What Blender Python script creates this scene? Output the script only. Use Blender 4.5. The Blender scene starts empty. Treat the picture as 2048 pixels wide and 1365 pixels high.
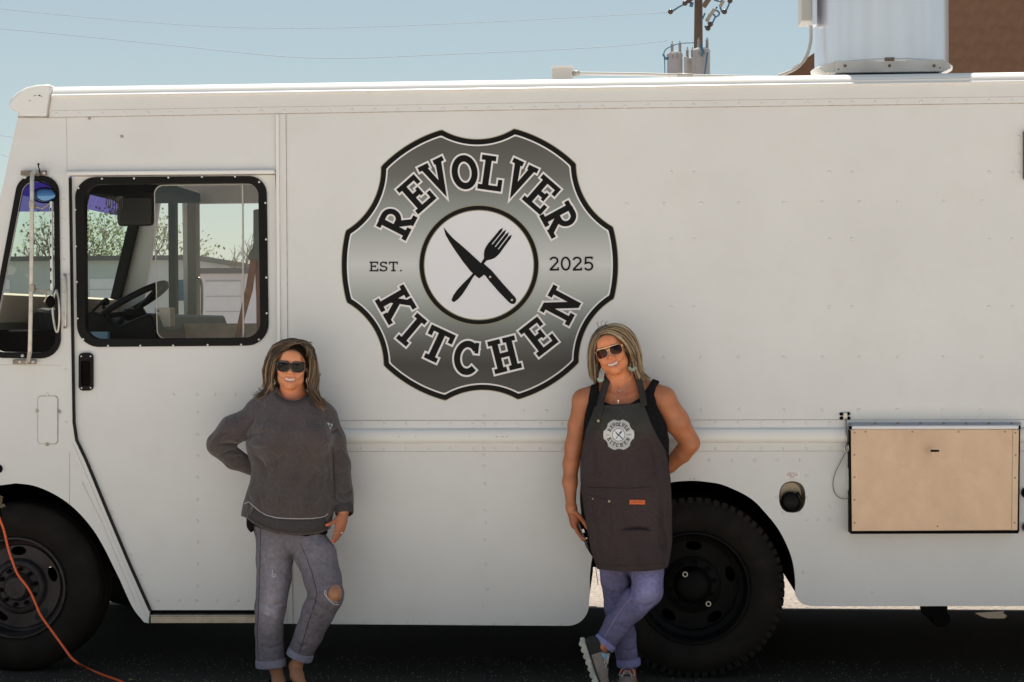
import bpy, bmesh, math, random
import numpy as np
from mathutils import Vector, Matrix, Euler
from mathutils.geometry import tessellate_polygon
from mathutils.bvhtree import BVHTree

random.seed(7)
np.random.seed(7)
R = math.radians
PI = math.pi
scene = bpy.context.scene
COL = scene.collection

# ------------------------------------------------------------------ camera
CAM = Vector((0.0, -7.9, 1.65))
YAW, PITCH, ROLL = R(3.9), R(-0.54), -0.0045
FPX = 3400.0
cd = bpy.data.cameras.new('camera')
cam = bpy.data.objects.new('camera', cd)
COL.objects.link(cam)
CROT = Matrix.Rotation(YAW, 3, 'Z') @ Matrix.Rotation(R(90) + PITCH, 3, 'X') @ Matrix.Rotation(ROLL, 3, 'Z')
cam.matrix_world = Matrix.Translation(CAM) @ CROT.to_4x4()
cd.sensor_width = 36.0
cd.lens = FPX / 2048.0 * 36.0
cd.clip_start = 0.05
cd.clip_end = 3000
scene.camera = cam

# ------------------------------------------------------------------ light
SUN_EL, SUN_AZ = 67.0, 6.0        # sun stands behind the truck (towards +Y), a little to the left
w = bpy.data.worlds.new('World')
scene.world = w
w.use_nodes = True
nt = w.node_tree
nt.nodes.clear()
SKY_SAT, SKY_GAM = 0.95, 0.6
sky = nt.nodes.new('ShaderNodeTexSky')
sky.sky_type = 'NISHITA'
sky.sun_disc = False
sky.sun_elevation = R(SUN_EL)
sky.sun_rotation = R(-SUN_AZ)
sky.altitude = 300
sky.air_density = 1.0
sky.dust_density = 0.5
sky.ozone_density = 1.0
hsv = nt.nodes.new('ShaderNodeHueSaturation')
hsv.inputs['Saturation'].default_value = SKY_SAT
hsv.inputs['Value'].default_value = 1.0
gam = nt.nodes.new('ShaderNodeGamma')
gam.inputs[1].default_value = SKY_GAM
tint = nt.nodes.new('ShaderNodeMixRGB')
tint.blend_type = 'MULTIPLY'
tint.inputs[0].default_value = 1.0
tint.inputs[2].default_value = (1.04, 1.075, 1.0, 1)
bg = nt.nodes.new('ShaderNodeBackground')
bg.inputs[1].default_value = 0.134
wo = nt.nodes.new('ShaderNodeOutputWorld')
nt.links.new(sky.outputs[0], hsv.inputs['Color'])
nt.links.new(hsv.outputs[0], gam.inputs[0])
nt.links.new(gam.outputs[0], tint.inputs[1])
nt.links.new(tint.outputs[0], bg.inputs[0])
nt.links.new(bg.outputs[0], wo.inputs[0])

ld = bpy.data.lights.new('sun', 'SUN')
ld.energy = 5.0
ld.angle = R(0.53)
ld.color = (1.0, 0.93, 0.83)
sun = bpy.data.objects.new('sun', ld)
COL.objects.link(sun)
az, el = R(SUN_AZ), R(SUN_EL)
to_sun = Vector((-math.sin(az) * math.cos(el), math.cos(az) * math.cos(el), math.sin(el)))
sun.rotation_euler = to_sun.to_track_quat('Z', 'Y').to_euler()
sun.location = (0, 0, 20)

scene.view_settings.view_transform = 'Standard'
scene.view_settings.look = 'None'
scene.view_settings.exposure = 0.58
scene.view_settings.gamma = 1.0
scene.view_settings.use_curve_mapping = False
scene.render.engine = 'CYCLES'
try:
    scene.cycles.max_bounces = 8
    scene.cycles.transparent_max_bounces = 16
except Exception:
    pass

# ------------------------------------------------------------------ helpers
def U(px, py, Y=0.0):
    """place in the world, on the plane y = Y, where a thing measured in the survey photo stands"""
    d = CROT @ Vector(((px - 1024.0) / FPX, -(py - 682.5) / FPX, -1.0))
    t = (Y - CAM.y) / d.y
    return CAM + d * t

def PXM(px, Y=0.0):
    return (U(px + 1, 600, Y) - U(px, 600, Y)).length      # metres per photo pixel

SPLIT = {'mirror_bracket', 'mirror_rod', 'axle', 'paint_chip', 'frame_rail', 'curb', 'corner_gusset', 'corner_clip', 'handle_bracket', 'mirror_clamp', 'hinge', 'bolt_head', 'shelf_rim', 'knob', 'windscreen_pillar', 'windscreen_header', 'roof_rail', 'lug', 'insulator', 'guy_link', 'seat_belt', 'frayed_edge', 'valve_ring', 'coupling', 'scuff_mark', 'jumper_wire', 'lead_wire', 'laces', 'control_levers', 'floor', 'mirror_rim', 'door_sill', 'hook', 'lace'}
MATS = {}
def mat(name, col, rough=0.5, metal=0.0, var=0.0, vscale=3.0, bump=0.0, bscale=200.0, spec=0.5, coat=0.0,
        dark=None, dscale=2.0, damt=0.0, sheen=0.0, sss=0.0, emis=None, alpha=None, vcol=False, stretch=None, detail=6, bump2=0.0, b2scale=20.0):
    if name in MATS:
        return MATS[name]
    m = bpy.data.materials.new(name)
    m.use_nodes = True
    n = m.node_tree
    p = n.nodes['Principled BSDF']
    p.inputs['Roughness'].default_value = rough
    p.inputs['Metallic'].default_value = metal
    p.inputs['Specular IOR Level'].default_value = spec
    p.inputs['Coat Weight'].default_value = coat
    p.inputs['Sheen Weight'].default_value = sheen
    if sss:
        p.inputs['Subsurface Weight'].default_value = sss
        p.inputs['Subsurface Radius'].default_value = (0.012, 0.005, 0.003)
        p.inputs['Subsurface Scale'].default_value = 1.0
    tc = n.nodes.new('ShaderNodeTexCoord')
    src = tc.outputs['Object']
    if stretch:
        mp = n.nodes.new('ShaderNodeMapping')
        mp.inputs['Scale'].default_value = stretch
        n.links.new(src, mp.inputs[0])
        src = mp.outputs[0]
    base = None
    if vcol:
        a = n.nodes.new('ShaderNodeVertexColor')
        a.layer_name = 'Col'
        base = a.outputs[0]
    else:
        rgb = n.nodes.new('ShaderNodeRGB')
        rgb.outputs[0].default_value = (*col, 1)
        base = rgb.outputs[0]
    if var > 0:
        no = n.nodes.new('ShaderNodeTexNoise')
        no.inputs['Scale'].default_value = vscale
        no.inputs['Detail'].default_value = detail
        n.links.new(src, no.inputs['Vector'])
        mr = n.nodes.new('ShaderNodeMapRange')
        mr.inputs[1].default_value = 0.3
        mr.inputs[2].default_value = 0.7
        mr.inputs[3].default_value = 1 - var
        mr.inputs[4].default_value = 1 + var
        n.links.new(no.outputs[0], mr.inputs[0])
        mx = n.nodes.new('ShaderNodeVectorMath')
        mx.operation = 'SCALE'
        n.links.new(base, mx.inputs[0])
        n.links.new(mr.outputs[0], mx.inputs['Scale'])
        base = mx.outputs[0]
    if dark is not None:
        no2 = n.nodes.new('ShaderNodeTexNoise')
        no2.inputs['Scale'].default_value = dscale
        no2.inputs['Detail'].default_value = 8
        no2.inputs['Roughness'].default_value = 0.65
        n.links.new(src, no2.inputs['Vector'])
        mr2 = n.nodes.new('ShaderNodeMapRange')
        mr2.inputs[1].default_value = 0.48
        mr2.inputs[2].default_value = 0.72
        mr2.inputs[3].default_value = 0
        mr2.inputs[4].default_value = damt
        n.links.new(no2.outputs[0], mr2.inputs[0])
        m2 = n.nodes.new('ShaderNodeMixRGB')
        m2.inputs[2].default_value = (*dark, 1)
        n.links.new(mr2.outputs[0], m2.inputs[0])
        n.links.new(base, m2.inputs[1])
        base = m2.outputs[0]
    n.links.new(base, p.inputs['Base Color'])
    if bump > 0:
        nb = n.nodes.new('ShaderNodeTexNoise')
        nb.inputs['Scale'].default_value = bscale
        nb.inputs['Detail'].default_value = 4
        n.links.new(src, nb.inputs['Vector'])
        b = n.nodes.new('ShaderNodeBump')
        b.inputs['Strength'].default_value = bump
        b.inputs['Distance'].default_value = 0.01
        n.links.new(nb.outputs[0], b.inputs['Height'])
        if bump2 > 0:
            n2 = n.nodes.new('ShaderNodeTexNoise')
            n2.inputs['Scale'].default_value = b2scale
            n2.inputs['Detail'].default_value = 3
            n2.inputs['Distortion'].default_value = 1.2
            n.links.new(src, n2.inputs['Vector'])
            b2 = n.nodes.new('ShaderNodeBump')
            b2.inputs['Strength'].default_value = bump2
            b2.inputs['Distance'].default_value = 0.03
            n.links.new(n2.outputs[0], b2.inputs['Height'])
            n.links.new(b2.outputs[0], b.inputs['Normal'])
        n.links.new(b.outputs[0], p.inputs['Normal'])
    if emis:
        p.inputs['Emission Color'].default_value = (*emis, 1)
    if alpha is not None:
        p.inputs['Alpha'].default_value = alpha
    MATS[name] = m
    return m

def glass_mat(name, tintc=(0.9, 0.93, 0.92), refl=1.0, rough=0.0):
    if name in MATS:
        return MATS[name]
    m = bpy.data.materials.new(name)
    m.use_nodes = True
    n = m.node_tree
    n.nodes.clear()
    o = n.nodes.new('ShaderNodeOutputMaterial')
    t = n.nodes.new('ShaderNodeBsdfTransparent')
    t.inputs[0].default_value = (*tintc, 1)
    g = n.nodes.new('ShaderNodeBsdfGlossy')
    g.inputs['Roughness'].default_value = rough
    g.inputs[0].default_value = (1, 1, 1, 1)
    f = n.nodes.new('ShaderNodeFresnel')
    f.inputs[0].default_value = 1.5
    mm = n.nodes.new('ShaderNodeMath')
    mm.operation = 'MULTIPLY'
    mm.inputs[1].default_value = refl
    n.links.new(f.outputs[0], mm.inputs[0])
    x = n.nodes.new('ShaderNodeMixShader')
    n.links.new(mm.outputs[0], x.inputs[0])
    n.links.new(t.outputs[0], x.inputs[1])
    n.links.new(g.outputs[0], x.inputs[2])
    n.links.new(x.outputs[0], o.inputs[0])
    MATS[name] = m
    return m

class MB:
    """collects geometry, then links it as one mesh object"""
    def __init__(s):
        s.v = []; s.f = []; s.mi = []; s.cur = 0; s.sm = []
        s.smooth = False
    def add(s, vs, fs):
        o = len(s.v)
        s.v += [tuple(v) for v in vs]
        s.f += [tuple(i + o for i in f) for f in fs]
        s.mi += [s.cur] * len(fs)
        s.sm += [s.smooth] * len(fs)
    def box(s, x0, x1, y0, y1, z0, z1):
        vs = [(x, y, z) for x in (x0, x1) for y in (y0, y1) for z in (z0, z1)]
        s.add(vs, [(0, 1, 3, 2), (4, 6, 7, 5), (0, 4, 5, 1), (2, 3, 7, 6), (0, 2, 6, 4), (1, 5, 7, 3)])
    def bar(s, a, b, r, seg=8, r2=None, caps=True, flat=None):
        a = Vector(a); b = Vector(b); r2 = r if r2 is None else r2
        d = (b - a).normalized()
        u = d.orthogonal().normalized(); w_ = d.cross(u)
        vs = []
        for (c, rr) in ((a, r), (b, r2)):
            for i in range(seg):
                t = 2 * PI * i / seg
                vs.append(c + (u * math.cos(t) + w_ * math.sin(t)) * rr)
        fs = [(i, (i + 1) % seg, seg + (i + 1) % seg, seg + i) for i in range(seg)]
        if caps:
            fs += [tuple(range(seg - 1, -1, -1)), tuple(range(seg, 2 * seg))]
        s.add(vs, fs)
    def tube(s, pts, r, seg=8, caps=True, flat=1.0, up=None):
        pts = [Vector(p) for p in pts]
        n = len(pts)
        rs = r if isinstance(r, (list, tuple)) else [r] * n
        vs = []
        prev = None
        for i, p in enumerate(pts):
            d = (pts[min(i + 1, n - 1)] - pts[max(i - 1, 0)]).normalized()
            if prev is None:
                u = Vector(up) if up else d.orthogonal()
                u = (u - d * u.dot(d)).normalized()
            else:
                u = (prev - d * prev.dot(d)).normalized()
            prev = u
            w_ = d.cross(u)
            for k in range(seg):
                t = 2 * PI * k / seg
                vs.append(p + (u * math.cos(t) + w_ * math.sin(t) * flat) * rs[i])
        fs = []
        for i in range(n - 1):
            for k in range(seg):
                a = i * seg + k; b = i * seg + (k + 1) % seg
                fs.append((a, b, b + seg, a + seg))
        if caps:
            fs += [tuple(range(seg - 1, -1, -1)), tuple(range((n - 1) * seg, n * seg))]
        s.add(vs, fs)
    def lathe(s, prof, c, axis='Y', seg=48, closed=False):
        """prof: list of (radius, along)"""
        c = Vector(c)
        vs = []
        for (r, h) in prof:
            for k in range(seg):
                t = 2 * PI * k / seg
                ca, sa = math.cos(t) * r, math.sin(t) * r
                if axis == 'Y': vs.append(c + Vector((ca, h, sa)))
                elif axis == 'Z': vs.append(c + Vector((ca, sa, h)))
                else: vs.append(c + Vector((h, ca, sa)))
        n = len(prof)
        fs = []
        for i in range(n - 1 + (1 if closed else 0)):
            j = (i + 1) % n
            for k in range(seg):
                k2 = (k + 1) % seg
                fs.append((i * seg + k, i * seg + k2, j * seg + k2, j * seg + k))
        if not closed:
            if prof[0][0] > 1e-5: fs.append(tuple(range(seg)))
            if prof[-1][0] > 1e-5: fs.append(tuple(range((n - 1) * seg, n * seg)))
        s.add(vs, fs)
    def plate(s, outer, holes, y0, y1, flat_only=False):
        """a sheet in the XZ plane from y0 (front) to y1, with holes; points are (x, z) or Vectors"""
        def xz(p):
            return (p[0], p[2]) if len(p) == 3 else (p[0], p[1])
        loops = [[xz(p) for p in outer]] + [[xz(p) for p in h] for h in holes]
        tris = tessellate_polygon([[Vector((a, b, 0)) for a, b in l] for l in loops])
        flat = [p for l in loops for p in l]
        N = len(flat)
        vs = [(a, y0, b) for a, b in flat]
        fs = [tuple(t) for t in tris]
        if not flat_only:
            vs += [(a, y1, b) for a, b in flat]
            fs += [tuple(i + N for i in t) for t in tris]
            o = 0
            for l in loops:
                L = len(l)
                for i in range(L):
                    j = (i + 1) % L
                    fs.append((o + i, o + j, o + j + N, o + i + N))
                o += L
        s.add(vs, fs)
    def ring(s, outer, inner, y0, y1):
        """frame between two loops with the same number of points"""
        N = len(outer)
        def P(p, y): return (p[0], y, p[2] if len(p) == 3 else p[1])
        vs = [P(p, y0) for p in outer] + [P(p, y0) for p in inner] + [P(p, y1) for p in outer] + [P(p, y1) for p in inner]
        fs = []
        for i in range(N):
            j = (i + 1) % N
            fs += [(i, j, N + j, N + i), (2 * N + i, 2 * N + j, 3 * N + j, 3 * N + i),
                   (i, j, 2 * N + j, 2 * N + i), (N + i, N + j, 3 * N + j, 3 * N + i)]
        s.add(vs, fs)
    def dome(s, c, r, h, nrm=(0, -1, 0), seg=8):
        c = Vector(c); nrm = Vector(nrm).normalized(); u = nrm.orthogonal().normalized(); w_ = nrm.cross(u)
        vs = []
        for (k, hh) in ((1.0, 0.0), (0.75, 0.65), ):
            for i in range(seg):
                t = 2 * PI * i / seg
                vs.append(c + (u * math.cos(t) + w_ * math.sin(t)) * r * k + nrm * h * hh)
        vs.append(c + nrm * h)
        fs = []
        for i in range(seg):
            j = (i + 1) % seg
            fs += [(i, j, seg + j, seg + i), (seg + i, seg + j, 2 * seg)]
        s.add(vs, fs)
    def sphere(s, c, r, seg=16, rings=10, sc=(1, 1, 1)):
        c = Vector(c)
        vs = [c + Vector((0, 0, r * sc[2]))]
        for i in range(1, rings):
            ph = PI * i / rings
            for k in range(seg):
                t = 2 * PI * k / seg
                vs.append(c + Vector((r * sc[0] * math.sin(ph) * math.cos(t), r * sc[1] * math.sin(ph) * math.sin(t), r * sc[2] * math.cos(ph))))
        vs.append(c - Vector((0, 0, r * sc[2])))
        fs = [(0, 1 + k, 1 + (k + 1) % seg) for k in range(seg)]
        for i in range(rings - 2):
            for k in range(seg):
                a = 1 + i * seg + k; b = 1 + i * seg + (k + 1) % seg
                fs.append((a, a + seg, b + seg, b))
        L = 1 + (rings - 2) * seg; e = len(vs) - 1
        fs += [(L + k, e, L + (k + 1) % seg) for k in range(seg)]
        s.add(vs, fs)
    def islands(s):
        par = list(range(len(s.v)))
        def find(i):
            while par[i] != i:
                par[i] = par[par[i]]; i = par[i]
            return i
        for f in s.f:
            a = find(f[0])
            for j in f[1:]:
                c = find(j)
                if c != a: par[c] = a
        groups = {}
        for k, f in enumerate(s.f): groups.setdefault(find(f[0]), []).append(k)
        out = []
        for g in groups.values():
            m = MB(); used = {}
            for k in g:
                nf = []
                for i in s.f[k]:
                    if i not in used: used[i] = len(m.v); m.v.append(s.v[i])
                    nf.append(used[i])
                m.f.append(tuple(nf)); m.mi.append(s.mi[k]); m.sm.append(s.sm[k])
            out.append(m)
        return out
    def build(s, name, mats, parent=None, smooth=None, bevel=0.0, kind=None, label=None, recalc=True, solid=0.0, subsurf=0):
        if name in SPLIT and kind is None:
            parts = s.islands()
            if len(parts) > 1:
                return [q._build(name, mats, parent, smooth, bevel, kind, label, recalc, solid, subsurf) for q in parts][0]
        return s._build(name, mats, parent, smooth, bevel, kind, label, recalc, solid, subsurf)
    def _build(s, name, mats, parent=None, smooth=None, bevel=0.0, kind=None, label=None, recalc=True, solid=0.0, subsurf=0):
        me = bpy.data.meshes.new(name)
        me.from_pydata(s.v, [], s.f)
        if not isinstance(mats, (list, tuple)): mats = [mats]
        for m in mats: me.materials.append(m)
        me.polygons.foreach_set('material_index', s.mi)
        me.polygons.foreach_set('use_smooth', [bool(smooth) if smooth is not None else q for q in s.sm])
        me.update()
        if recalc:
            b = bmesh.new(); b.from_mesh(me)
            bmesh.ops.recalc_face_normals(b, faces=b.faces)
            b.to_mesh(me); b.free()
        if smooth:
            try: me.set_sharp_from_angle(angle=R(40))
            except Exception: pass
        o = bpy.data.objects.new(name, me)
        COL.objects.link(o)
        if parent is not None: o.parent = parent
        if bevel > 0:
            bm_ = o.modifiers.new('bevel', 'BEVEL'); bm_.width = bevel; bm_.segments = 2; bm_.limit_method = 'ANGLE'; bm_.angle_limit = R(40)
        if solid > 0:
            so = o.modifiers.new('solid', 'SOLIDIFY'); so.thickness = solid; so.offset = 0
        if subsurf:
            su = o.modifiers.new('sub', 'SUBSURF'); su.levels = subsurf; su.render_levels = subsurf
        if kind: o['kind'] = kind
        if label: o['label'] = label
        return o

def thing(name, label, cat, loc=(0, 0, 0), group=None):
    o = bpy.data.objects.new(name, None)
    COL.objects.link(o)
    o.empty_display_size = 0.2
    o['label'] = label; o['category'] = cat
    if group: o['group'] = group
    return o

def tag(o, label, cat, group=None):
    o['label'] = label; o['category'] = cat
    if group: o['group'] = group
    return o

def struct(o):
    o['kind'] = 'structure'
    return o

def rrect(pts, rads, seg=8):
    """rounded polygon from corner points [(x, y)] in photo pixels"""
    out = []
    n = len(pts)
    if not isinstance(rads, (list, tuple)): rads = [rads] * n
    for i in range(n):
        p = Vector(pts[i]); a = Vector(pts[i - 1]); b = Vector(pts[(i + 1) % n]); r = rads[i]
        d1 = (a - p).normalized(); d2 = (b - p).normalized()
        ang = d1.angle(d2)
        t = r / math.tan(ang / 2)
        c = p + (d1 + d2).normalized() * (r / math.sin(ang / 2))
        s0 = p + d1 * t - c; s1 = p + d2 * t - c
        a0 = math.atan2(s0.y, s0.x); a1 = math.atan2(s1.y, s1.x)
        da = (a1 - a0 + PI) % (2 * PI) - PI
        for k in range(seg + 1):
            q = a0 + da * k / seg
            out.append((c.x + r * math.cos(q), c.y + r * math.sin(q)))
    return out

def UL(pts, Y=0.0):
    return [U(p[0], p[1], Y) for p in pts]

def lerp_poly(pts, y):
    """x of a polyline of (x,y) at given y or y at x: generic 1-D interpolation on sorted keys"""
    for i in range(len(pts) - 1):
        if pts[i][0] <= y <= pts[i + 1][0]:
            t = (y - pts[i][0]) / (pts[i + 1][0] - pts[i][0])
            return pts[i][1] * (1 - t) + pts[i + 1][1] * t
    return pts[0][1] if y < pts[0][0] else pts[-1][1]

def spline(pts, n=8):
    """Catmull-Rom through points"""
    P = [Vector(p) for p in pts]
    P = [P[0] * 2 - P[1]] + P + [P[-1] * 2 - P[-2]]
    out = []
    for i in range(1, len(P) - 2):
        for k in range(n):
            t = k / n
            a, b, c, d = P[i - 1], P[i], P[i + 1], P[i + 2]
            out.append(0.5 * ((2 * b) + (c - a) * t + (2 * a - 5 * b + 4 * c - d) * t * t + (3 * b - a - 3 * c + d) * t ** 3))
    out.append(P[-2])
    return out
# ================================================================== TRUCK
W = 2.2
M_WHITE = mat('white_paint', (0.735, 0.715, 0.70), rough=0.40, var=0.035, vscale=1.6, bump=0.08, bscale=260, dark=(0.58, 0.53, 0.46), dscale=5.5, damt=0.14, bump2=0.10, b2scale=2.2)
M_WHITE2 = mat('white_rail', (0.80, 0.78, 0.75), rough=0.35, var=0.02, vscale=2, bump=0.03, bscale=200)
M_SEAM = mat('seam_grime', (0.42, 0.36, 0.30), rough=0.8, var=0.3, vscale=25)
M_BLACK = mat('black_rubber', (0.009, 0.0075, 0.007), rough=0.45, spec=.14, var=0.2, vscale=8, bump=0.05, bscale=60)
M_DARK = mat('chassis_black', (0.005, 0.004, 0.004), rough=0.85, spec=.1, var=0.3, vscale=8)
M_TYRE = mat('tyre_rubber', (0.012, 0.0095, 0.0075), rough=0.8, spec=.2, var=0.25, vscale=9, bump=0.2, bscale=50, dark=(0.026, 0.019, 0.014), dscale=5, damt=0.7)
M_RIM = mat('rim_steel', (0.038, 0.031, 0.032), rough=0.5, metal=0.2, spec=.3, var=0.35, vscale=7, bump=0.1, bscale=60, dark=(0.006, 0.005, 0.005), dscale=9, damt=0.7)
M_STEEL = mat('bare_steel', (0.55, 0.52, 0.47), rough=0.35, metal=0.9, var=0.15, vscale=20)
M_ALU = mat('aluminium_sill', (0.42, 0.36, 0.29), rough=0.45, metal=0.5, var=0.2, vscale=15)
M_INT = mat('cab_lining', (0.5, 0.43, 0.36), rough=0.8, var=0.12, vscale=5)
M_HEAD = mat('cab_headliner', (0.42, 0.36, 0.30), rough=0.85, var=0.12, vscale=5)
M_TAN = mat('hatch_tan', (0.63, 0.44, 0.305), rough=0.36, metal=0.35, var=0.05, vscale=14, bump=0.08, bscale=150, dark=(0.46, 0.31, 0.20), dscale=2.4, damt=0.32, stretch=(1, 1, .6), bump2=.2, b2scale=4)  # darker blotches imitate the metal's uneven reflections in the colour
M_GLASS = glass_mat('clear_glass', (0.97, 0.97, 0.96), 0.15)
M_WSC = glass_mat('windscreen_glass', (0.84, 0.95, 0.87), 0.10)
M_GLASS_S = glass_mat('slider_glass', (0.98, 0.96, 0.93), 1.5)
M_TINT = glass_mat('sunband_glass', (0.22, 0.17, 0.50), 0.15)
M_SCREW = mat('screw_head', (0.75, 0.74, 0.72), rough=0.4, metal=0.2)
M_RIVET = M_WHITE

truck = thing('food_truck', 'white step van food truck with a scalloped round cutlery emblem on its side', 'food truck')

# ---- near side wall
def smooth2(pts, n=4):
    return [(p.x, p.y) for p in spline([Vector((a_, b_, 0)) for a_, b_ in pts], n)]
arch_f = [(32, 967), (66, 971.5), (100, 984.5), (133, 1004.5), (162, 1030.5), (187, 1061), (207, 1094), (224, 1128), (241, 1163), (265, 1215), (288, 1245)]
arch_fl = [(-2, 971.5), (-36, 984.5), (-69, 1004.5), (-98, 1030.5), (-122, 1061), (-140, 1100), (-152, 1135)]
arch_r = [(1179.5, 1189), (1180, 1150), (1186, 1110), (1200, 1075), (1225, 1035), (1258, 1002), (1300, 978), (1341, 965.5), (1383, 962), (1415, 964.5), (1445, 970), (1486, 988), (1510, 1004), (1528, 1023), (1550, 1049), (1565, 1073), (1578, 1101), (1586, 1127), (1590.5, 1160), (1590.5, 1185)]
arch_r = smooth2(arch_r); arch_f = smooth2(arch_f)
outer = [(37, 192), (36, 233), (0, 398), (-40, 560), (-60, 640), (-100, 700), (-250, 770), (-290, 820), (-300, 1120), (-160, 1150)]
outer += list(reversed(arch_fl)) + arch_f
outer += [(297, 1247), (299, 1222), (256, 1126), (216, 1031), (170, 921), (151, 881), (146, 845), (138, 352), (552.5, 348.5), (557, 680), (566, 1248), (1110, 1252)] + [(1136 + 42 * math.sin(R(t)), 1209 + 43 * math.cos(R(t))) for t in range(0, 91, 9)] + [(1178.5, 1200)]
outer += arch_r
outer += [(1592, 1192), (1595, 1198), (1599, 1203.5), (1605, 1208), (1613, 1211), (1622, 1212.5), (1632, 1213), (2500, 1212), (2900, 1212), (2900, 150), (2048, 162), (1024, 178)]
qwin_o = rrect([(38, 352), (119, 352), (123, 718), (-30, 716)], [34, 34, 40, 30])
qwin_i = rrect([(48, 364), (108, 364), (112, 706), (-18, 704)], [26, 26, 30, 22])
fuel = []
for k in range(28):
    t = 2 * PI * k / 28
    ex = 26.5 * (abs(math.cos(t)) ** 0.8) * (1 if math.cos(t) > 0 else -1)
    ez = 31.5 * (abs(math.sin(t)) ** 0.85) * (1 if math.sin(t) > 0 else -1)
    fuel.append((1584.5 + ex, 994.5 + ez))
b = MB()
b.plate(UL(outer), [UL(qwin_i), UL(fuel)], 0.0, 0.018)
b.build('side_wall', M_WHITE, truck)

# ---- far side wall, bulkhead, floor, roof, nose
def XZ(px, py, Y): 
    p = U(px, py, Y); return (p.x, p.z)
ptop = U(37, 190, 0); pbase = U(-60, 640, 0)
def near(px, py): q = U(px, py, 0); return (q.x, q.z)
xr = U(2900, 600, 0).x
zs = U(1500, 1213, 0).z
xf = U(-290, 820, 0).x
fo = [near(37, 190), near(36, 233), near(-60, 640), near(-100, 700), near(-250, 770), near(-290, 820), near(-300, 1120), (xf + .3, zs), (xr, zs), (xr, U(1500, 160, 0).z)]
b = MB()
dopen = [XZ(395, 409, W), XZ(640, 406, W), XZ(640, 1010, W), XZ(395, 1010, W)]
qf = [XZ(322, 405, W), XZ(368, 405, W), XZ(372, 655, W), XZ(284, 655, W)]
_g = [(1950, 1212), (1995, 1211), (2012, 1220), (2006, 1226), (2014, 1232), (2008, 1238), (2016, 1246), (2038, 1258), (2034, 1263), (2014, 1259), (2000, 1249), (1984, 1240), (1962, 1233), (1945, 1224)]
def _sun_hole(px, py):  # made-up wall opening, projected along the sun from the wanted ground patch
    d = CROT @ Vector(((px - 1024.0) / FPX, -(py - 682.5) / FPX, -1.0)); q = CAM + d * ((0 - CAM.z) / d.z)
    q = q + to_sun * ((W - q.y) / to_sun.y); return (q.x, q.z)
b.plate(fo, [dopen, qf, [_sun_hole(x_, y_) for x_, y_ in _g if _sun_hole(x_, y_)[1] > zs + .03]], W, W - 0.04)
b.build('far_side_wall', M_WHITE, truck)
b = MB()
xb = U(600, 600, 0).x
zt = U(600, 200, 0).z
b.box(xb, xb + 0.03, 0.03, W - 0.05, 0.55, zt)
b.build('bulkhead', M_INT, truck)
b = MB()
b.box(xf + 0.4, U(1850, 1200).x, 0.80, W - 0.80, 0.50, 0.56)  # floor stops short so the sun gets through to that patch
for xa_, xz_ in ((U(300, 1200).x, U(1150, 1200).x), (U(1620, 1200).x, U(1850, 1200).x)):
    b.box(xa_, xz_, 0.03, 0.7995, 0.50, 0.56); b.box(xa_ - (1.2 if xa_ < 0 else 0), xz_, W - .7995, W - .05, 0.50, 0.56)
b.build('floor', M_DARK, truck)
b = MB()
b.box(xr - 0.03, xr - 0.001, 0.001, W - 0.001, zs, U(1500, 165, 0).z)
b.build('rear_wall', M_WHITE, truck)

# roof: crowned sheet + side rails
A_ = U(104, 171.5, 0); B_ = U(2048, 141.5, 0)
dirr = (B_ - A_); Bx = A_ + dirr * ((xr - A_.x) / dirr.x)
def roof_section(base, n=14):
    pts = []
    for i in range(n + 1):
        t = i / n
        y = 0.06 + (W - 0.12) * t
        pts.append((y, base + 0.03 * (1 - (2 * t - 1) ** 2) ** 0.9))
    return pts
b = MB()
secA = roof_section(A_.z - 0.001); secB = roof_section(Bx.z - 0.001)
vs = [(U(60, 190, 0).x, y, z) for y, z in secA] + [(Bx.x, y, z) for y, z in secB]
n = len(secA)
b.add(vs, [(i, i + 1, n + i + 1, n + i) for i in range(n - 1)])
b.build('roof', M_WHITE2, truck, smooth=True, solid=0.002)
# ceiling lining of the cab
b = MB()
b.box(U(60, 190, 0).x, xb, 0.03, W - 0.05, A_.z - 0.12, A_.z - 0.10)
b.build('headliner', M_HEAD, truck)
b = MB(); b.smooth = True
for side in (0, 1):
    prof = [(0.066, -0.001), (0.055, 0.0)] + [(0.055 - 0.060 * math.cos(R(t)), -0.060 + 0.060 * math.sin(R(t))) for t in (80, 68, 56, 45, 35, 26, 18)] + [(-0.006, -0.043), (-0.013, -0.047), (-0.015, -0.052), (-0.010, -0.057), (0.0, -0.058)]
    if side: prof = [(W - y, z) for y, z in prof]
    n = len(prof)
    b.add([(A_.x, y, A_.z + z) for y, z in prof] + [(Bx.x, y, Bx.z + z) for y, z in prof], [(i, i + 1, n + i + 1, n + i) for i in range(n - 1)])
b.build('roof_rail', M_WHITE2, truck, smooth=True)

# front roof cap
cap = [(104, 169.5), (75, 170), (52, 175), (33, 186), (21, 198), (17.5, 208), (20, 216), (27, 221.5), (38, 225), (36, 235), (96, 236), (98, 215), (103, 190)]
cap3 = UL(cap)
b = MB()
b.plate(cap3, [], -0.008, W + 0.008)
b.build('roof_cap', M_WHITE2, truck, bevel=0.014, smooth=True)
b = MB()
for q in ((80, 192, 3.2, 1.3), (72, 191.5, 1.4, 1), (61, 202.5, 1.6, 1), (69, 193, 1, 1), (84, 194, 1.6, .8)):
    p = U(q[0], q[1], 0)
    k = PXM(q[0])
    b.add([(p.x - q[2] * k, -0.0095, p.z), (p.x, -0.0095, p.z - q[3] * k), (p.x + q[2] * k, -0.0095, p.z - .3 * k), (p.x + .2 * k, -0.0095, p.z + q[3] * k)], [(0, 1, 2, 3)])
b.build('paint_chip', M_DARK, truck)

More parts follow.
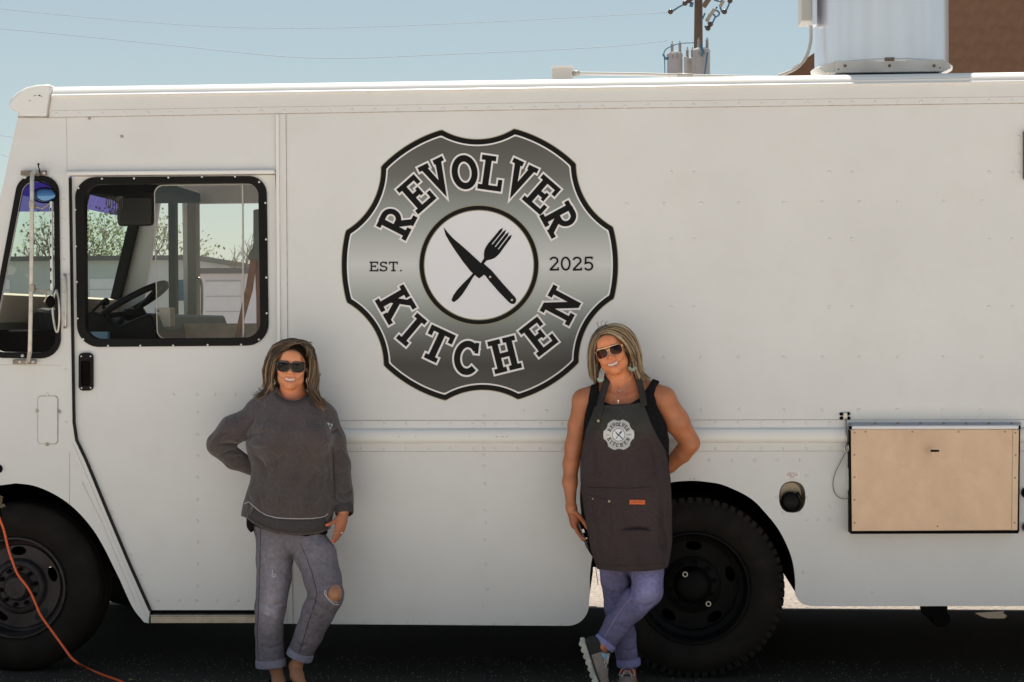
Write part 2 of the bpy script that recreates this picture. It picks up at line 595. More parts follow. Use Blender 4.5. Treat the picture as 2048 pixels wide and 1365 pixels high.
# windscreen frame and panes
TL = Vector((near(36, 236)[0], 0, near(36, 236)[1])); BL = Vector((near(-60, 640)[0], 0, near(-60, 640)[1]))
slope = (BL - TL)
def ws(t, y): return TL + slope * t + Vector((0, y, 0))
b = MB()
nrm = Vector((-slope.z, 0, slope.x)).normalized()
def wbar(t0, t1, y0, y1, th=0.05):
    a = [ws(t0, y0), ws(t0, y1), ws(t1, y1), ws(t1, y0)]
    vs = a + [p + nrm * th for p in a]
    b.add(vs, [(0, 1, 2, 3), (4, 7, 6, 5), (0, 4, 5, 1), (1, 5, 6, 2), (2, 6, 7, 3), (3, 7, 4, 0)])
if nrm.x < 0: nrm = -nrm
wbar(0, 0.2, 0.019, W - 0.041); wbar(0.86, 1.0, 0.019, W - 0.041)
b.build('windscreen_header', M_INT, truck)
b = MB()
for y0, y1 in ((0.019, 0.07), (W / 2 - 0.035, W / 2 + 0.035), (W - 0.11, W - 0.041)):
    wbar(0.2, 0.86, y0, y1)
b.build('windscreen_pillar', M_BLACK, truck)
for y0, y1 in ((0.07, W / 2 - 0.035), (W / 2 + 0.035, W - 0.11)):
    for t0, t1, mm, nm in ((0.2, 0.36, M_TINT, 'sun_band'), (0.36, 0.86, M_WSC, 'windscreen_pane')):
        b = MB()
        b.add([ws(t0, y0), ws(t0, y1), ws(t1, y1), ws(t1, y0)], [(0, 1, 2, 3)])
        o = b.build(nm, mm, truck); o.location = nrm * 0.025
# nose: hood and grille faces
prof = [near(-60, 640), near(-100, 700), near(-250, 770), near(-290, 820), near(-300, 1120)]
b = MB()
for i in range(len(prof) - 1):
    (x0, z0), (x1, z1) = prof[i], prof[i + 1]
    b.add([(x0, 0.019, z0), (x0, W - .041, z0), (x1, W - .041, z1), (x1, 0.019, z1)], [(0, 1, 2, 3)])
b.build('hood', M_WHITE, truck, solid=0.004)
b = MB()
b.box(xf - 0.16, xf - 0.02, 0.05, W - 0.05, U(0, 1150, 0).z, U(0, 1080, 0).z)
b.build('bumper', M_BLACK, truck, bevel=0.02)

# ---- door
door_o = [(142, 353), (549, 350), (556, 500), (560, 750), (566, 1000), (571, 1221.5), (302.5, 1221.5), (259, 1126), (219, 1031), (173.5, 921), (154.5, 880), (149.5, 845)]
win_o = rrect([(149, 354.5), (532.5, 352), (537, 691.5), (154, 695)], [42, 36, 44, 44], 10)
win_i = rrect([(168, 369), (516, 366.5), (520, 675.5), (170, 678.5)], [30, 24, 30, 30], 10)
b = MB()
win_m = rrect([(160, 363), (523, 360.5), (527, 683), (163, 686)], [34, 28, 36, 36], 10)
b.plate(UL(door_o), [UL(win_m)], 0.012, 0.05)
door = b.build('door', M_WHITE, truck)
b = MB()
b.ring(UL(win_o), UL(win_i), 0.002, 0.0118)
b.ring(UL(rrect([(161, 364), (522, 361.5), (526, 682), (164, 685)], [34, 28, 36, 36], 10)), UL(win_i), 0.012, 0.052)
b.build('window_gasket', M_BLACK, door, bevel=0.002)
b = MB()
scr = [(62, 135), (235, 65), (472, 63), (725, 57), (973, 52), (1217, 50), (1395, 90), (1441, 244), (1446, 513), (1448, 795), (1451, 1058), (1393, 1253), (1262, 1290), (1015, 1292), (761, 1297), (518, 1297), (280, 1299), (97, 1250), (55, 1096), (50, 827), (43, 565), (38, 295)]
b.smooth = True
for sx, sy in scr:
    b.dome(U(140 + sx / 3.688, 340 + sy / 3.688, 0.002), 0.0052, 0.003)
b.build('screws', M_SCREW, door, kind='stuff')
fix = rrect([(166, 367), (486, 364), (486, 678), (168, 680)], [30, 3, 3, 30], 6)
b = MB(); b.plate(UL(fix), [], 0.030, 0.035, flat_only=True); b.build('window_pane', M_GLASS, door)
sli_o = rrect([(303, 369), (521, 366), (521, 677), (309, 679)], [18, 18, 24, 18], 6)
sli_i = rrect([(304.6, 371), (521, 368), (521, 676), (310.6, 677.5)], [17, 17, 23, 17], 6)
b = MB(); b.plate(UL(sli_i), [], 0.041, 0.045, flat_only=True); b.build('sliding_pane', M_GLASS_S, door)
b = MB(); b.ring(UL(sli_o), UL(sli_i), 0.040, 0.0455); b.build('pane_edge', mat('glass_edge', (0.42, 0.40, 0.37), rough=0.2), door)
b = MB(); b.box(U(481.5, 500).x, U(484.5, 500).x, 0.0285, 0.0362, U(480, 676).z, U(480, 366).z); b.build('pane_edge', MATS['glass_edge'], door)
# door handle
ho = rrect([(157.5, 706), (186, 706), (186, 782), (157.5, 782)], [9, 9, 9, 9], 5)
hi = rrect([(162.5, 722), (181, 722), (181, 772), (162.5, 772)], [5, 5, 5, 5], 5)
b = MB(); b.plate(UL(ho), [UL(hi)], -0.004, 0.012)
hd = b.build('door_handle', M_BLACK, door, bevel=0.003)
b = MB(); b.plate(UL(hi), [], 0.006, 0.0118)
b.build('handle_recess', M_DARK, door)
b = MB(); b.smooth = True
for q in ((162.5, 713), (181, 713), (181, 776), (163, 776.5)): b.dome(U(q[0], q[1], -0.004), 0.004, 0.002)
b.build('screws', M_SCREW, door, kind='stuff')

# door surround: gasket, drip rail, sill, battens
def strip(b, pts, wpx, y0, y1, Y=0.0):
    """band along a path of photo points, constant width in px"""
    P = [Vector((q[0], q[1])) for q in pts]
    L, Rr = [], []
    for i, p in enumerate(P):
        d = (P[min(i + 1, len(P) - 1)] - P[max(i - 1, 0)]).normalized()
        nn = Vector((-d.y, d.x))
        L.append(p + nn * wpx / 2); Rr.append(p - nn * wpx / 2)
    loop = L + Rr[::-1]
    b.plate(UL(loop), [], y0, y1)
b = MB()
strip(b, [(140, 356), (147.6, 845), (152.8, 880.5), (172, 921), (217.5, 1031), (257.5, 1126), (300.5, 1222)], 4.4, -0.004, 0.02)
b.build('door_gasket', M_BLACK, truck)
b = MB()
strip(b, [(136, 348), (551, 344.6)], 8, -0.026, -0.001)
b.build('drip_rail', M_WHITE2, truck, bevel=0.006)
b = MB()
strip(b, [(301, 1225.5), (567, 1225.5)], 7, 0.03, 0.06)  # dark strip and dashes standing for the black gap under the door
for k in range(6):
    x = 318 + k * 44
    strip(b, [(x, 1223.8), (x + 20, 1223.8)], 4.5, 0.02, 0.03)
b.build('door_gap_strip', M_DARK, truck)
b = MB()
strip(b, [(302, 1239.5), (567, 1239.5)], 14, -0.006, 0.05)
strip(b, [(302, 1231.5), (567, 1231.5)], 3, -0.012, 0.05)
b.build('door_sill', M_ALU, truck, bevel=0.002)
b = MB(); b.plate(UL([(555, 229), (571.5, 229), (575, 690), (586, 1247), (570, 1247), (559, 690)]), [], -0.004, -0.0005)
b.build('lap_panel', M_WHITE, truck)
b = MB(); b.plate(UL([(552, 229), (558.5, 229), (562, 690), (573, 1247), (566, 1247), (555.5, 690)]), [], -0.014, -0.0045)
b.build('batten', M_WHITE2, truck, bevel=0.003)
# angled post beside the door
b = MB(); b.plate(UL([(140, 905), (147, 890), (297, 1243), (288, 1243), (262, 1196), (238, 1140), (200, 1040)]), [], -0.003, -0.0004)
b.build('post_cover', M_WHITE, truck)

# top rail band lip, seams
b = MB(); b.plate(UL([(98, 190), (2900, 140), (2900, 193), (2048, 206.5), (1240, 216.4), (98, 235)]), [], -0.0032, -0.0006)
b.build('top_band', M_WHITE, truck)
b = MB()
strip(b, [(98, 235.6), (1240, 217), (2048, 207)], 1.2, -0.0036, -0.0004)
strip(b, [(105, 222), (1240, 203.5), (2048, 194)], 0.7, -0.0038, -0.0030)
strip(b, [(97.6, 236), (98.5, 218), (103.5, 190)], 1.5, -0.0106, -0.004)
strip(b, [(37, 235.5), (97, 236)], 1.5, -0.0106, -0.0004)
strip(b, [(571.8, 229), (575.4, 690), (586.4, 1247)], 0.8, -0.0042, -0.0004)
strip(b, [(551.8, 229), (555.4, 690), (566, 1247)], 1.1, -0.006, -0.0004)
strip(b, [(133, 236), (134.5, 346)], 0.6, -0.0008, -0.0003)
strip(b, [(139.5, 905), (139, 1010)], 0.8, -0.0008, -0.0003)
strip(b, [(0, 730), (123, 731)], 0.6, -0.0008, -0.0003)
strip(b, [(165, 965), (205, 1045), (240, 1130), (272, 1205)], 0.7, -0.0034, -0.003)
strip(b, [(586, 842), (967, 841.5)], 1.0, -0.0037, -0.0029); strip(b, [(967, 841.5), (2900, 838)], 0.8, -0.0037, -0.0029)
strip(b, [(586, 903.5), (2900, 901)], 0.9, -0.0037, -0.0029)
b.build('panel_seam', M_SEAM, truck)

# belt moulding
b = MB(); b.plate(UL([(586, 842), (2900, 838), (2900, 901), (586, 903.5)]), [], -0.0035, -0.0005)
b.build('belt_flange', M_WHITE, truck)
pa, pb = U(575, 873), U(2900, 869)
b = MB(); b.smooth = True
hh = 14.5 * PXM(1000)
prof = [(-0.003 - 0.026 * math.sin(t) ** 0.75, hh * math.cos(t)) for t in [PI * k / 14 for k in range(15)]]
b.add([(pa.x, y, pa.z + z) for y, z in prof] + [(pb.x, y, pb.z + z) for y, z in prof], [(i, i + 1, 15 + i + 1, 15 + i) for i in range(14)] + [tuple(range(15))])
b.build('belt_moulding', M_WHITE2, truck, smooth=True)
b = MB()
for x, l in ((798, 2.5), (832, 2), (992, 5), (1004, 4), (1013, 3), (940, 2)):
    strip(b, [(x, 873.3), (x + l, 873.1)], 1.1, -0.0305, -0.027)
b.build('scuff_mark', M_SEAM, truck)

# rivets
riv = []
for x in np.arange(113, 2850, 45.5): riv.append((x, 228.5 - (x - 100) * 0.0133 if x < 1252 else 211.6 - (x - 1252) * 0.0127))
def C1(l): return [(1240 + x / 2.527, 180 + y / 2.527) for x, y in l]
riv += C1([(x, 577 - x * 0.0075) for x in (33, 225, 410, 600, 828, 1023, 1210, 1404, 1635, 1830)])
riv += C1([(x, 1352) for x in (225, 410, 600, 828, 1023, 1210, 1404, 1635, 1830)])
riv += C1([(x, y) for x in (260, 373, 1058, 1173, 1866, 1984) for y in (418, 755, 1098)])
riv += C1([(2014, 237), (2014, 328), (2014, 422)])
riv += [(1300 + x / 2.416, 820) for x in (250, 432, 650, 833, 1010, 1195, 1413, 1600)]
for x in (70, 196, 332, 465, 598, 730, 866, 931, 1000, 1132, 1272, 1403): riv += [(660 + x / 3.033, 848.2), (660 + x / 3.033, 897.6)]
for k in range(14): riv += [(1432 + 45.3 * k, 847), (1432 + 45.3 * k, 897)]
riv += [(1345, 897), (1388, 897)]
riv += [(1300 + x / 2.416, 921) for x in (290, 400, 507, 615, 727)]
riv += [(967, 832), (967, 910), (967, 932), (969, 968), (970, 1022), (970, 1046), (970, 1080), (972, 1128), (974, 1177), (967, 1210)]
riv += [(660 + x / 3.033, 1243.5 + (x * 0.003)) for x in (83, 216, 348, 478, 610, 741, 875, 997, 1135, 1266, 1400)]
riv += [(1300 + x / 2.416, 800 + y / 2.416) for x, y in ((757, 578), (810, 578), (866, 578), (866, 517), (757, 367), (760, 475), (743, 833), (1076, 928), (612, 470), (645, 545), (727, 545), (684, 384))]
riv += [(566 + (y - 230) * 0.008, y) for y in range(262, 700, 47)]
riv += [(1900 / 3.033 + 420, 822), (1092, 822)]
drv = [(394, 680 + y / 1.993) for y in (218, 290, 377, 462, 549, 637, 722, 806, 893, 981)] + [(x / 1.993, 1201) for x in (629, 713, 780, 863, 947)]
drv += [(x / 1.993, 680 + y / 1.993) for x, y in ((690, 218), (855, 217), (935, 218), (450, 690), (520, 855), (487, 770), (560, 935))]
fr = [(x / 1.993, 680 + y / 1.993) for x, y in ((375, 670), (410, 733), (445, 803), (478, 885), (512, 965), (545, 1045), (233, 290), (150, 287), (190, 218), (190, 417), (262, 120), (262, 330))]
fr += [(127, 400 + 40 * k) for k in range(4)]
b = MB(); b.smooth = True
for x, y in riv + fr:
    inb = 838 < y < 905 and x > 586
    b.dome(U(x, y, -0.0036 if inb else (-0.0032 if y < 232 and x > 98 else -0.0004)), 0.0085, 0.0042, seg=8)
b.build('rivets', M_RIVET, truck, kind='stuff', smooth=True)
b = MB(); b.smooth = True
for x, y in drv: b.dome(U(x, y, 0.0116), 0.0085, 0.0042, seg=8)
b.build('rivets', M_RIVET, door, kind='stuff', smooth=True)
b = MB(); b.smooth = True
for x, y in ((178.5, 237.5), (243.5, 273.5)): b.dome(U(x, y, -0.0032), 0.007, 0.006)
b.build('bolt_head', M_ALU, truck)

# quarter window
b = MB(); b.ring(UL(qwin_o), UL(qwin_i), -0.010, -0.0008)
b.build('window_gasket', M_BLACK, truck, bevel=0.003)
b = MB(); b.plate(UL(rrect([(48, 424), (111, 424), (112, 706), (-18, 704)], [3, 3, 30, 22])), [], 0.006, 0.01, flat_only=True); b.build('quarter_pane', M_GLASS, truck)
b = MB(); b.plate(UL(rrect([(46, 363), (108, 363), (110, 423.6), (34, 423.6)], [26, 26, 3, 3])), [], 0.006, 0.01, flat_only=True); b.build('quarter_pane', M_TINT, truck)

# access cover below the quarter window
b = MB()
co = rrect([(75, 791.5), (117, 791.5), (117, 889), (75, 889)], [8] * 4); ci = rrect([(76.5, 793), (115, 793), (115, 887.5), (76.5, 887.5)], [7] * 4)
b.ring(UL(co), UL(ci), -0.0012, 0.0)
b.build('cover_seam', M_SEAM, truck)
b = MB(); b.plate(UL(ci), [], -0.004, -0.0002); acc = b.build('access_cover', M_WHITE, truck, bevel=0.002)
b = MB()
for (x, y) in ((118.5, 824), (75, 822), (95, 889)):
    p = U(x, y, 0); b.box(p.x - .006, p.x + .006, -0.009, -0.0045, p.z - .008, p.z + .008)
b.build('hinge', M_SEAM, truck)

# grab handle beside the door
b = MB(); b.smooth = True
hp = [U(129, 551, 0.0), U(130, 550, -0.03), U(131.5, 560, -0.045), U(132.5, 602, -0.05), U(131.5, 646, -0.045), U(130, 655, -0.03), U(129, 654, 0.0)]
b.tube(spline(hp, 6), 0.0065, seg=8)
b.build('grab_handle', M_STEEL, truck, smooth=True)
b = MB()
for y in (573, 640):
    p0 = U(126, y - 14, 0); p1 = U(134, y + 14, 0)
    b.box(p0.x, p1.x, -0.008, -0.0008, p1.z, p0.z)
b.build('handle_bracket', M_STEEL, truck, bevel=0.002)

# mirror gear on the front pillar
mir = M_STEEL
M_BAR = mat('mirror_bar', (0.62, 0.56, 0.49), rough=0.4, metal=0.5, var=0.15, vscale=20)
b = MB(); b.smooth = True
bp = [U(76, 349, -0.03), U(70, 345, -0.10), U(64.5, 352, -0.17), U(64, 400, -0.2), U(62.5, 560, -0.2), U(60, 690, -0.2), U(59, 708, -0.17), U(56, 722, -0.08), U(52, 724, -0.012)]
b.tube(spline(bp, 6), 0.0095, seg=8)
b.build('mirror_arm', M_BAR, truck, smooth=True)
b = MB()
p0 = U(44, 342.5, 0); p1 = U(96, 351.5, 0); b.box(p0.x, p1.x, -0.02, -0.0105, p1.z, p0.z)
p0 = U(28, 719.5, 0); p1 = U(75, 728.5, 0); b.box(p0.x, p1.x, -0.02, -0.0105, p1.z, p0.z)
b.build('mirror_bracket', mat('weathered_bracket', (0.30, 0.24, 0.19), rough=0.6, metal=0.4, var=0.3, vscale=30), truck, bevel=0.002)
b = MB(); b.smooth = True
b.tube(spline([U(79, 350, -0.022), U(79, 340, -0.03), U(77, 334, -0.03), U(76.5, 329, -0.02)], 5), 0.003, seg=6)
b.dome(U(77, 329, -0.02), 0.006, 0.006)
b.build('hook', M_DARK, truck)
b = MB(); b.smooth = True
for q in ((50, 355), (45, 712), (40, 724), (53, 724), (66, 724), (88, 347)): b.dome(U(q[0], q[1], -0.02), 0.008, 0.012)
b.build('bolts', M_SCREW, truck, kind='stuff')
b = MB()
for y in (410, 577):
    p0 = U(60, y - 7, -0.2); p1 = U(70, y + 7, -0.2); b.box(p0.x, p1.x, -0.215, -0.185, p1.z, p0.z)
b.build('mirror_clamp', M_ALU, truck, bevel=0.003)
b = MB(); b.smooth = True
b.tube([U(66, 412, -0.2), U(85, 418, -0.2), U(104, 404, -0.2)], 0.004, seg=6)
b.tube([U(66, 577, -0.2), U(84, 583, -0.2), U(100, 580, -0.2)], 0.004, seg=6)
b.tube(spline([U(88, 584, -0.2), U(93, 592, -0.2), U(88, 605, -0.2)], 4), 0.004, seg=6)
b.build('mirror_rod', M_ALU, truck)
b = MB()
p0 = U(100.5, 403, -0.2); p1 = U(107, 581, -0.2)
b.box(p0.x, p1.x, -0.212, -0.196, p1.z, p0.z)
mm = b.build('mirror', mat('mirror_shell', (0.72, 0.70, 0.68), rough=0.25, metal=0.6, var=0.1, vscale=30), truck, bevel=0.004)
b = MB()
for k in range(7):
    p = U(103.5, 420 + 24 * k, -0.2); b.box(p.x - .003, p.x + .003, -0.2135, -0.2122, p.z - .008, p.z + .008)
b.build('slots', M_DARK, mm, kind='stuff')
b = MB(); b.smooth = True
c_ = U(90, 391, -0.18)
b.sphere(c_, 0.052, seg=24, rings=12, sc=(1.0, 0.18, 0.55))
b.build('convex_mirror', mat('mirror_blue', (0.10, 0.22, 0.42), rough=0.08, metal=0.8), truck, smooth=True)
b = MB(); b.smooth = True
b.tube([c_ + Vector((math.cos(t) * 0.058, -0.004, math.sin(t) * 0.034)) for t in [2 * PI * k / 24 for k in range(25)]], 0.004, seg=6, caps=False)
b.tube([U(70, 360, -0.18), U(100, 372, -0.18), U(113, 385, -0.18), U(108, 396, -0.18)], 0.003, seg=6)
b.build('mirror_rim', M_DARK, truck)
b = MB(); b.smooth = True
b.tube(spline([U(113, 580, -0.12), U(117, 600, -0.13), U(119, 632, -0.13), U(117, 658, -0.12), U(113, 664, -0.12), U(108, 645, -0.12), U(105, 615, -0.12), U(108, 592, -0.12), U(113, 580, -0.12)], 5), 0.0055, seg=8)
b.build('spot_mirror_rim', M_STEEL, truck)
b = MB(); b.smooth = True
b.sphere(U(101, 604, -0.14), 0.03, seg=12, rings=8, sc=(.7, .7, 1)); b.build('spot_mirror', M_DARK, truck, smooth=True)

# fuel filler
cx, cy = U(1584.5, 994.5, 0).x, U(1584.5, 994.5, 0).z
b = MB(); b.smooth = True
fo_ = UL(fuel); N_ = len(fo_)
vs = [(p.x, 0.001, p.z) for p in fo_] + [(p.x, 0.03, p.z) for p in fo_] + [(cx + (p.x - cx) * .8, 0.075, cy + (p.z - cy) * .8) for p in fo_]
b.add(vs, [(i, (i + 1) % N_, N_ + (i + 1) % N_, N_ + i) for i in range(N_)] + [(N_ + i, N_ + (i + 1) % N_, 2 * N_ + (i + 1) % N_, 2 * N_ + i) for i in range(N_)] + [tuple(range(2 * N_, 3 * N_))])
fr_ = b.build('filler_recess', mat('filler_tan', (0.30, 0.25, 0.18), rough=0.35, metal=0.4, var=0.15, vscale=20), truck, smooth=True)
b = MB(); b.smooth = True
b.lathe([(0.0, -0.052), (0.03, -0.05), (0.04, -0.042), (0.043, -0.03), (0.043, 0.0)], Vector((cx - .003, 0.062, cy - 0.024)), seg=24)
b.tube(spline([Vector((cx + .03, 0.03, cy + .012)), Vector((cx + .038, 0.022, cy + .004)), Vector((cx + .044, 0.025, cy - .02))], 4), 0.004, seg=6)
b.sphere(Vector((cx + .028, .03, cy + .014)), .008, seg=8, rings=6)
b.build('filler_cap', M_BLACK, fr_, smooth=True)

# flat writing: small stickers
def text_obj(name, body, px, py, hpx, mt, parent, Y=-0.0012, spacing=1.0, width=None):
    cu = bpy.data.curves.new(name, 'FONT'); cu.body = body; cu.size = 1.0; cu.align_x = 'CENTER'; cu.align_y = 'CENTER'; cu.space_line = 0.9; cu.space_character = spacing
    cu.resolution_u = 3
    o = bpy.data.objects.new(name, cu)
    me = bpy.data.meshes.new_from_object(o)
    bpy.data.objects.remove(o)
    o = bpy.data.objects.new(name, me); COL.objects.link(o)
    me.materials.append(mt)
    s = hpx * PXM(px) / 0.72
    p = U(px, py, Y)
    for v in me.vertices:
        v.co = Vector((p.x + v.co.x * s, Y, p.z + v.co.y * s))
    if parent: o.parent = parent
    return o
M_REDINK = mat('red_ink', (0.30, 0.05, 0.04), rough=0.6)
b = MB()
b.plate(UL([(1569, 943), (1600, 943), (1600, 957.5), (1569, 957.5)]), [], -0.0009, -0.0001); b.build('fuel_sticker', mat('sticker_white', (0.80, 0.74, 0.72), rough=0.5), truck)
text_obj('sticker_text', 'USE NO. 2\nDIESEL FUEL\nONLY', 1584.5, 950.6, 3.1, M_REDINK, truck, -0.0014)
text_obj('arch_text', '14 30', 1384, 958.4, 3.0, M_REDINK, truck, -0.0014, 1.5)

# fold-down hatch shelf
hz = truck
def PB(name, pts, y0, y1, mt, parent=truck, bevel=0.0, Y=0.0):
    b = MB(); b.plate(UL(pts, Y), [], y0, y1); return b.build(name, mt, parent, bevel=bevel)
hb = PB('hatch_shelf', [(1700.5, 859), (2037, 859), (2034, 1061), (1702.5, 1063)], -0.075, -0.0045, M_TAN, bevel=0.003, Y=-0.07)
PB('end_strip', [(1701, 860), (1714.5, 860), (1716, 1062), (1703, 1062)], -0.0775, -0.0752, M_TAN, hb, Y=-0.07)
PB('end_strip', [(2025.5, 860), (2037, 860), (2034, 1060), (2023, 1060.5)], -0.0775, -0.0752, M_TAN, hb, Y=-0.07)
PB('seam_shadow_gap', [(2024.6, 860), (2025.5, 860), (2023, 1060.5), (2022, 1060.5)], -0.0757, -0.0752, M_SEAM, hb, Y=-0.07)
PB('top_hinge', [(1698, 851.5), (2040, 850.5), (2040, 858.5), (1698, 859)], -0.082, -0.05, mat('hinge_steel', (0.62, 0.62, 0.64), rough=0.35, metal=0.5), hb, bevel=0.003, Y=-0.06)
b = MB()
q0 = U(1697, 846, -0.004); q1 = U(2042, 846, -0.004); q2 = U(2041, 853, -0.075); q3 = U(1698, 853, -0.075)
b.add([q0, q1, q2, q3], [(0, 1, 2, 3)]); b.build('weather_flap', mat('flap_blue_grey', (0.34, 0.36, 0.44), rough=0.4, metal=0.4), hb, solid=0.003)
b = MB()
b.plate(UL([(1698.8, 861), (1701.2, 861), (1703.4, 1067), (1700, 1067)], -0.07), [], -0.08, -0.006)
b.plate(UL([(1701, 1062.5), (2036, 1060.8), (2036, 1067), (1702, 1068)], -0.07), [], -0.079, -0.006)
b.plate(UL([(2037.3, 860), (2039.5, 860), (2037.5, 1064), (2034.5, 1064)], -0.07), [], -0.079, -0.006)
b.build('shelf_rim', M_DARK, hb)
b = MB()
for q in ((1698, 852, 1703, 859), (2036, 851, 2040, 859)):
    p0 = U(q[0], q[1], -0.07); p1 = U(q[2], q[3], -0.07); b.box(p0.x, p1.x, -0.086, -0.06, p1.z, p0.z)
b.build('corner_clip', M_DARK, hb)
b = MB(); b.smooth = True
for q in ((1709, 866), (1709, 910), (1709, 955), (1709, 1000), (1709, 1046), (1731, 864), (1825, 864), (1917, 864), (2010, 864), (2031, 866), (2031, 911), (2030, 956), (2029, 1046), (1875, 1053)):
    b.dome(U(q[0], q[1], -0.1478), 0.0045, 0.0025)
for k in range(7): b.dome(U(1750 + 45.5 * k, 847.5, -0.03), 0.008, 0.006, nrm=(0, -.5, 1))
b.build('rivets', mat('rivet_brown', (0.33, 0.22, 0.15), rough=.5), hb, kind='stuff')
b = MB()
for q in ((1861, 900, 1878, 904), ):
    p0 = U(q[0], q[1], -0.1455); p1 = U(q[2], q[3], -0.1455); b.box(p0.x, p1.x, -0.155, -0.1455, p1.z, p0.z)
b.build('finger_pull', M_DARK, hb, bevel=0.002)
b = MB()
p0 = U(1862.5, 904, -0.1455); p1 = U(1873, 916, -0.1455); b.box(p0.x, p1.x, -0.149, -0.1456, p1.z, p0.z)
b.build('latch_plate', M_TAN, hb, bevel=0.001)
# latch rod, cable
b = MB(); b.smooth = True
for q in ((1682.5, 828.5), (1697, 828), (1682.5, 837), (1697.5, 837)): b.dome(U(q[0], q[1], -0.001), 0.0085, 0.016)
b.build('knob', M_DARK, truck)
b = MB()
p0 = U(1686, 826, 0); p1 = U(1694, 840, 0); b.box(p0.x, p1.x, -0.014, -0.001, p1.z, p0.z)
b.build('rod_bracket', M_STEEL, truck, bevel=.002)
b = MB(); b.smooth = True
b.tube([U(1692, 838, -0.02), U(1692.5, 870, -0.04), U(1694, 892, -0.042)], 0.0045, seg=8)
b.tube(spline([U(1690, 893, -0.042), U(1689, 900, -0.042), U(1693, 904, -0.042), U(1697, 900, -0.042), U(1696.5, 890, -0.042)], 5), 0.0045, seg=8)
b.build('prop_rod', M_STEEL, truck)
b = MB(); b.smooth = True
b.tube(spline([U(1692, 903, -0.03), U(1681, 925, -0.02), U(1671, 945, -0.012), U(1666, 966, -0.01), U(1669, 985, -0.01), U(1679, 996, -0.012), U(1692, 998.5, -0.03), U(1700, 995, -0.06)], 6), 0.0016, seg=6)
b.build('retaining_cable', mat('cable_grey', (0.08, 0.065, 0.055), rough=.5), truck)
b = MB(); b.box(U(1692.5, 940).x, U(1696.8, 940).x, -0.03, -0.004, U(1692, 980).z, U(1692, 936).z)
b.build('side_catch', M_WHITE, truck, bevel=0.002)

# things at the right edge
b = MB(); b.ring(UL(rrect([(2045.5, 262), (2330, 258), (2330, 358), (2045.5, 361)], [5] * 4)), UL(rrect([(2054, 270), (2322, 266), (2322, 350), (2054, 353)], [3] * 4)), -0.02, -0.0005)
vwf = b.build('vent_frame', mat('brown_frame', (0.10, 0.05, 0.035), rough=.5), truck)
for k in range(7):
    b = MB(); y = 276 + k * 11
    b.add([U(2054, y, -0.004), U(2322, y - 3, -0.004), U(2322, y + 5, -0.016), U(2054, y + 8, -0.016)], [(0, 1, 2, 3)]); b.build('slat', M_ALU, vwf, solid=0.002)
for (x, y, c) in ((2052.5, 986, M_BLACK), (2054, 1055, mat('marker_amber', (0.25, 0.05, 0.01), rough=.2))):
    b = MB(); b.smooth = True
    b.lathe([(0.0, -0.03), (0.012, -0.029), (0.022, -0.02), (0.024, -0.006), (0.024, 0.0)], U(x, y, -0.0006), seg=20); b.build('side_marker', c, truck, smooth=True)
b = MB(); b.smooth = True
b.lathe([(0.0, -0.02), (0.012, -0.018), (0.02, -0.008), (0.021, 0.0)], U(-3, 938, -0.0006), seg=16); b.build('side_marker', M_DARK, truck, smooth=True)

# wheel houses, underside
def wheelhouse(archpts, cx_, depth, name):
    b = MB()
    P = UL(archpts)
    n = len(P)
    vs = [(p.x, 0.019, p.z) for p in P] + [(p.x, depth, p.z) for p in P]
    b.add(vs, [(i, i + 1, n + i + 1, n + i) for i in range(n - 1)])
    top = [(p.x, depth, p.z) for p in P if p.z > 0.5]
    zb = 0.46
    poly = [(top[0][0], depth, zb)] + top + [(top[-1][0], depth, zb)]
    b.plate(poly, [], depth, depth + 0.01)
    return b.build(name, M_DARK, truck)
wheelhouse(list(reversed(arch_fl)) + arch_f, 32, 0.62, 'wheel_house')
wheelhouse(arch_r, 1385, 0.75, 'wheel_house')
b = MB()
for y in (0.72, W - 0.8): b.box(xf + .1, U(1850, 1200).x, y, y + 0.07, 0.42, 0.50)
x_f, x_r = U(32, 1181).x, U(1387, 1197).x
b.build('frame_rail', M_DARK, truck)
b = MB(); b.smooth = True
b.bar((x_f, 0.25, 0.39), (x_f, W - .25, 0.39), 0.045, 12); b.bar((x_r, 0.3, 0.41), (x_r, W - .3, 0.41), 0.06, 12)
b.sphere((x_r, W / 2, 0.41), 0.17, 16, 10)
b.build('axle', M_DARK, truck)
b = MB(); b.box(U(1640, 1200).x + .5, U(1640, 1200).x + 1.3, 1.3, 1.9, 0.36, 0.5)
b.build('tank', M_DARK, truck, bevel=.03)
b = MB()
p0 = U(1848, 1213, 0.05); p1 = U(1895, 1232, 0.05); b.box(p0.x, p1.x, 0.05, 0.13, p1.z, 0.5)
b.build('outrigger', M_DARK, truck)
b = MB(); b.smooth = True
b.lathe([(0.0, -0.03), (0.035, -0.03), (0.042, -0.02), (0.042, 0.3)], U(1880, 1236, 0.16), seg=20); b.build('exhaust_tip', M_DARK, truck, smooth=True)
# mud flap / step lower skirt on far side
b = MB(); b.box(x_r - 1.9, x_r - .5, W - .03, W - .005, 0.26, zs); b.build('far_skirt', M_WHITE, truck)

def lump(b, c, r0, r1, y0, y1, n, frac=0.55, jit=0.0):
    for k in range(n):
        t0 = 2 * PI * k / n; t1 = t0 + 2 * PI / n * frac
        vs = []
        for y in (y0, y1):
            sk = 0.05 if y == y1 else 0
            for (r, t) in ((r0, t0 + sk), (r1, t0 + sk), (r1, t1 + sk), (r0, t1 + sk)):
                vs.append((c.x + math.cos(t) * r, c.y + y, c.z + math.sin(t) * r))
        b.add(vs, [(0, 1, 2, 3), (4, 7, 6, 5), (0, 4, 5, 1), (1, 5, 6, 2), (2, 6, 7, 3), (3, 7, 4, 0)])

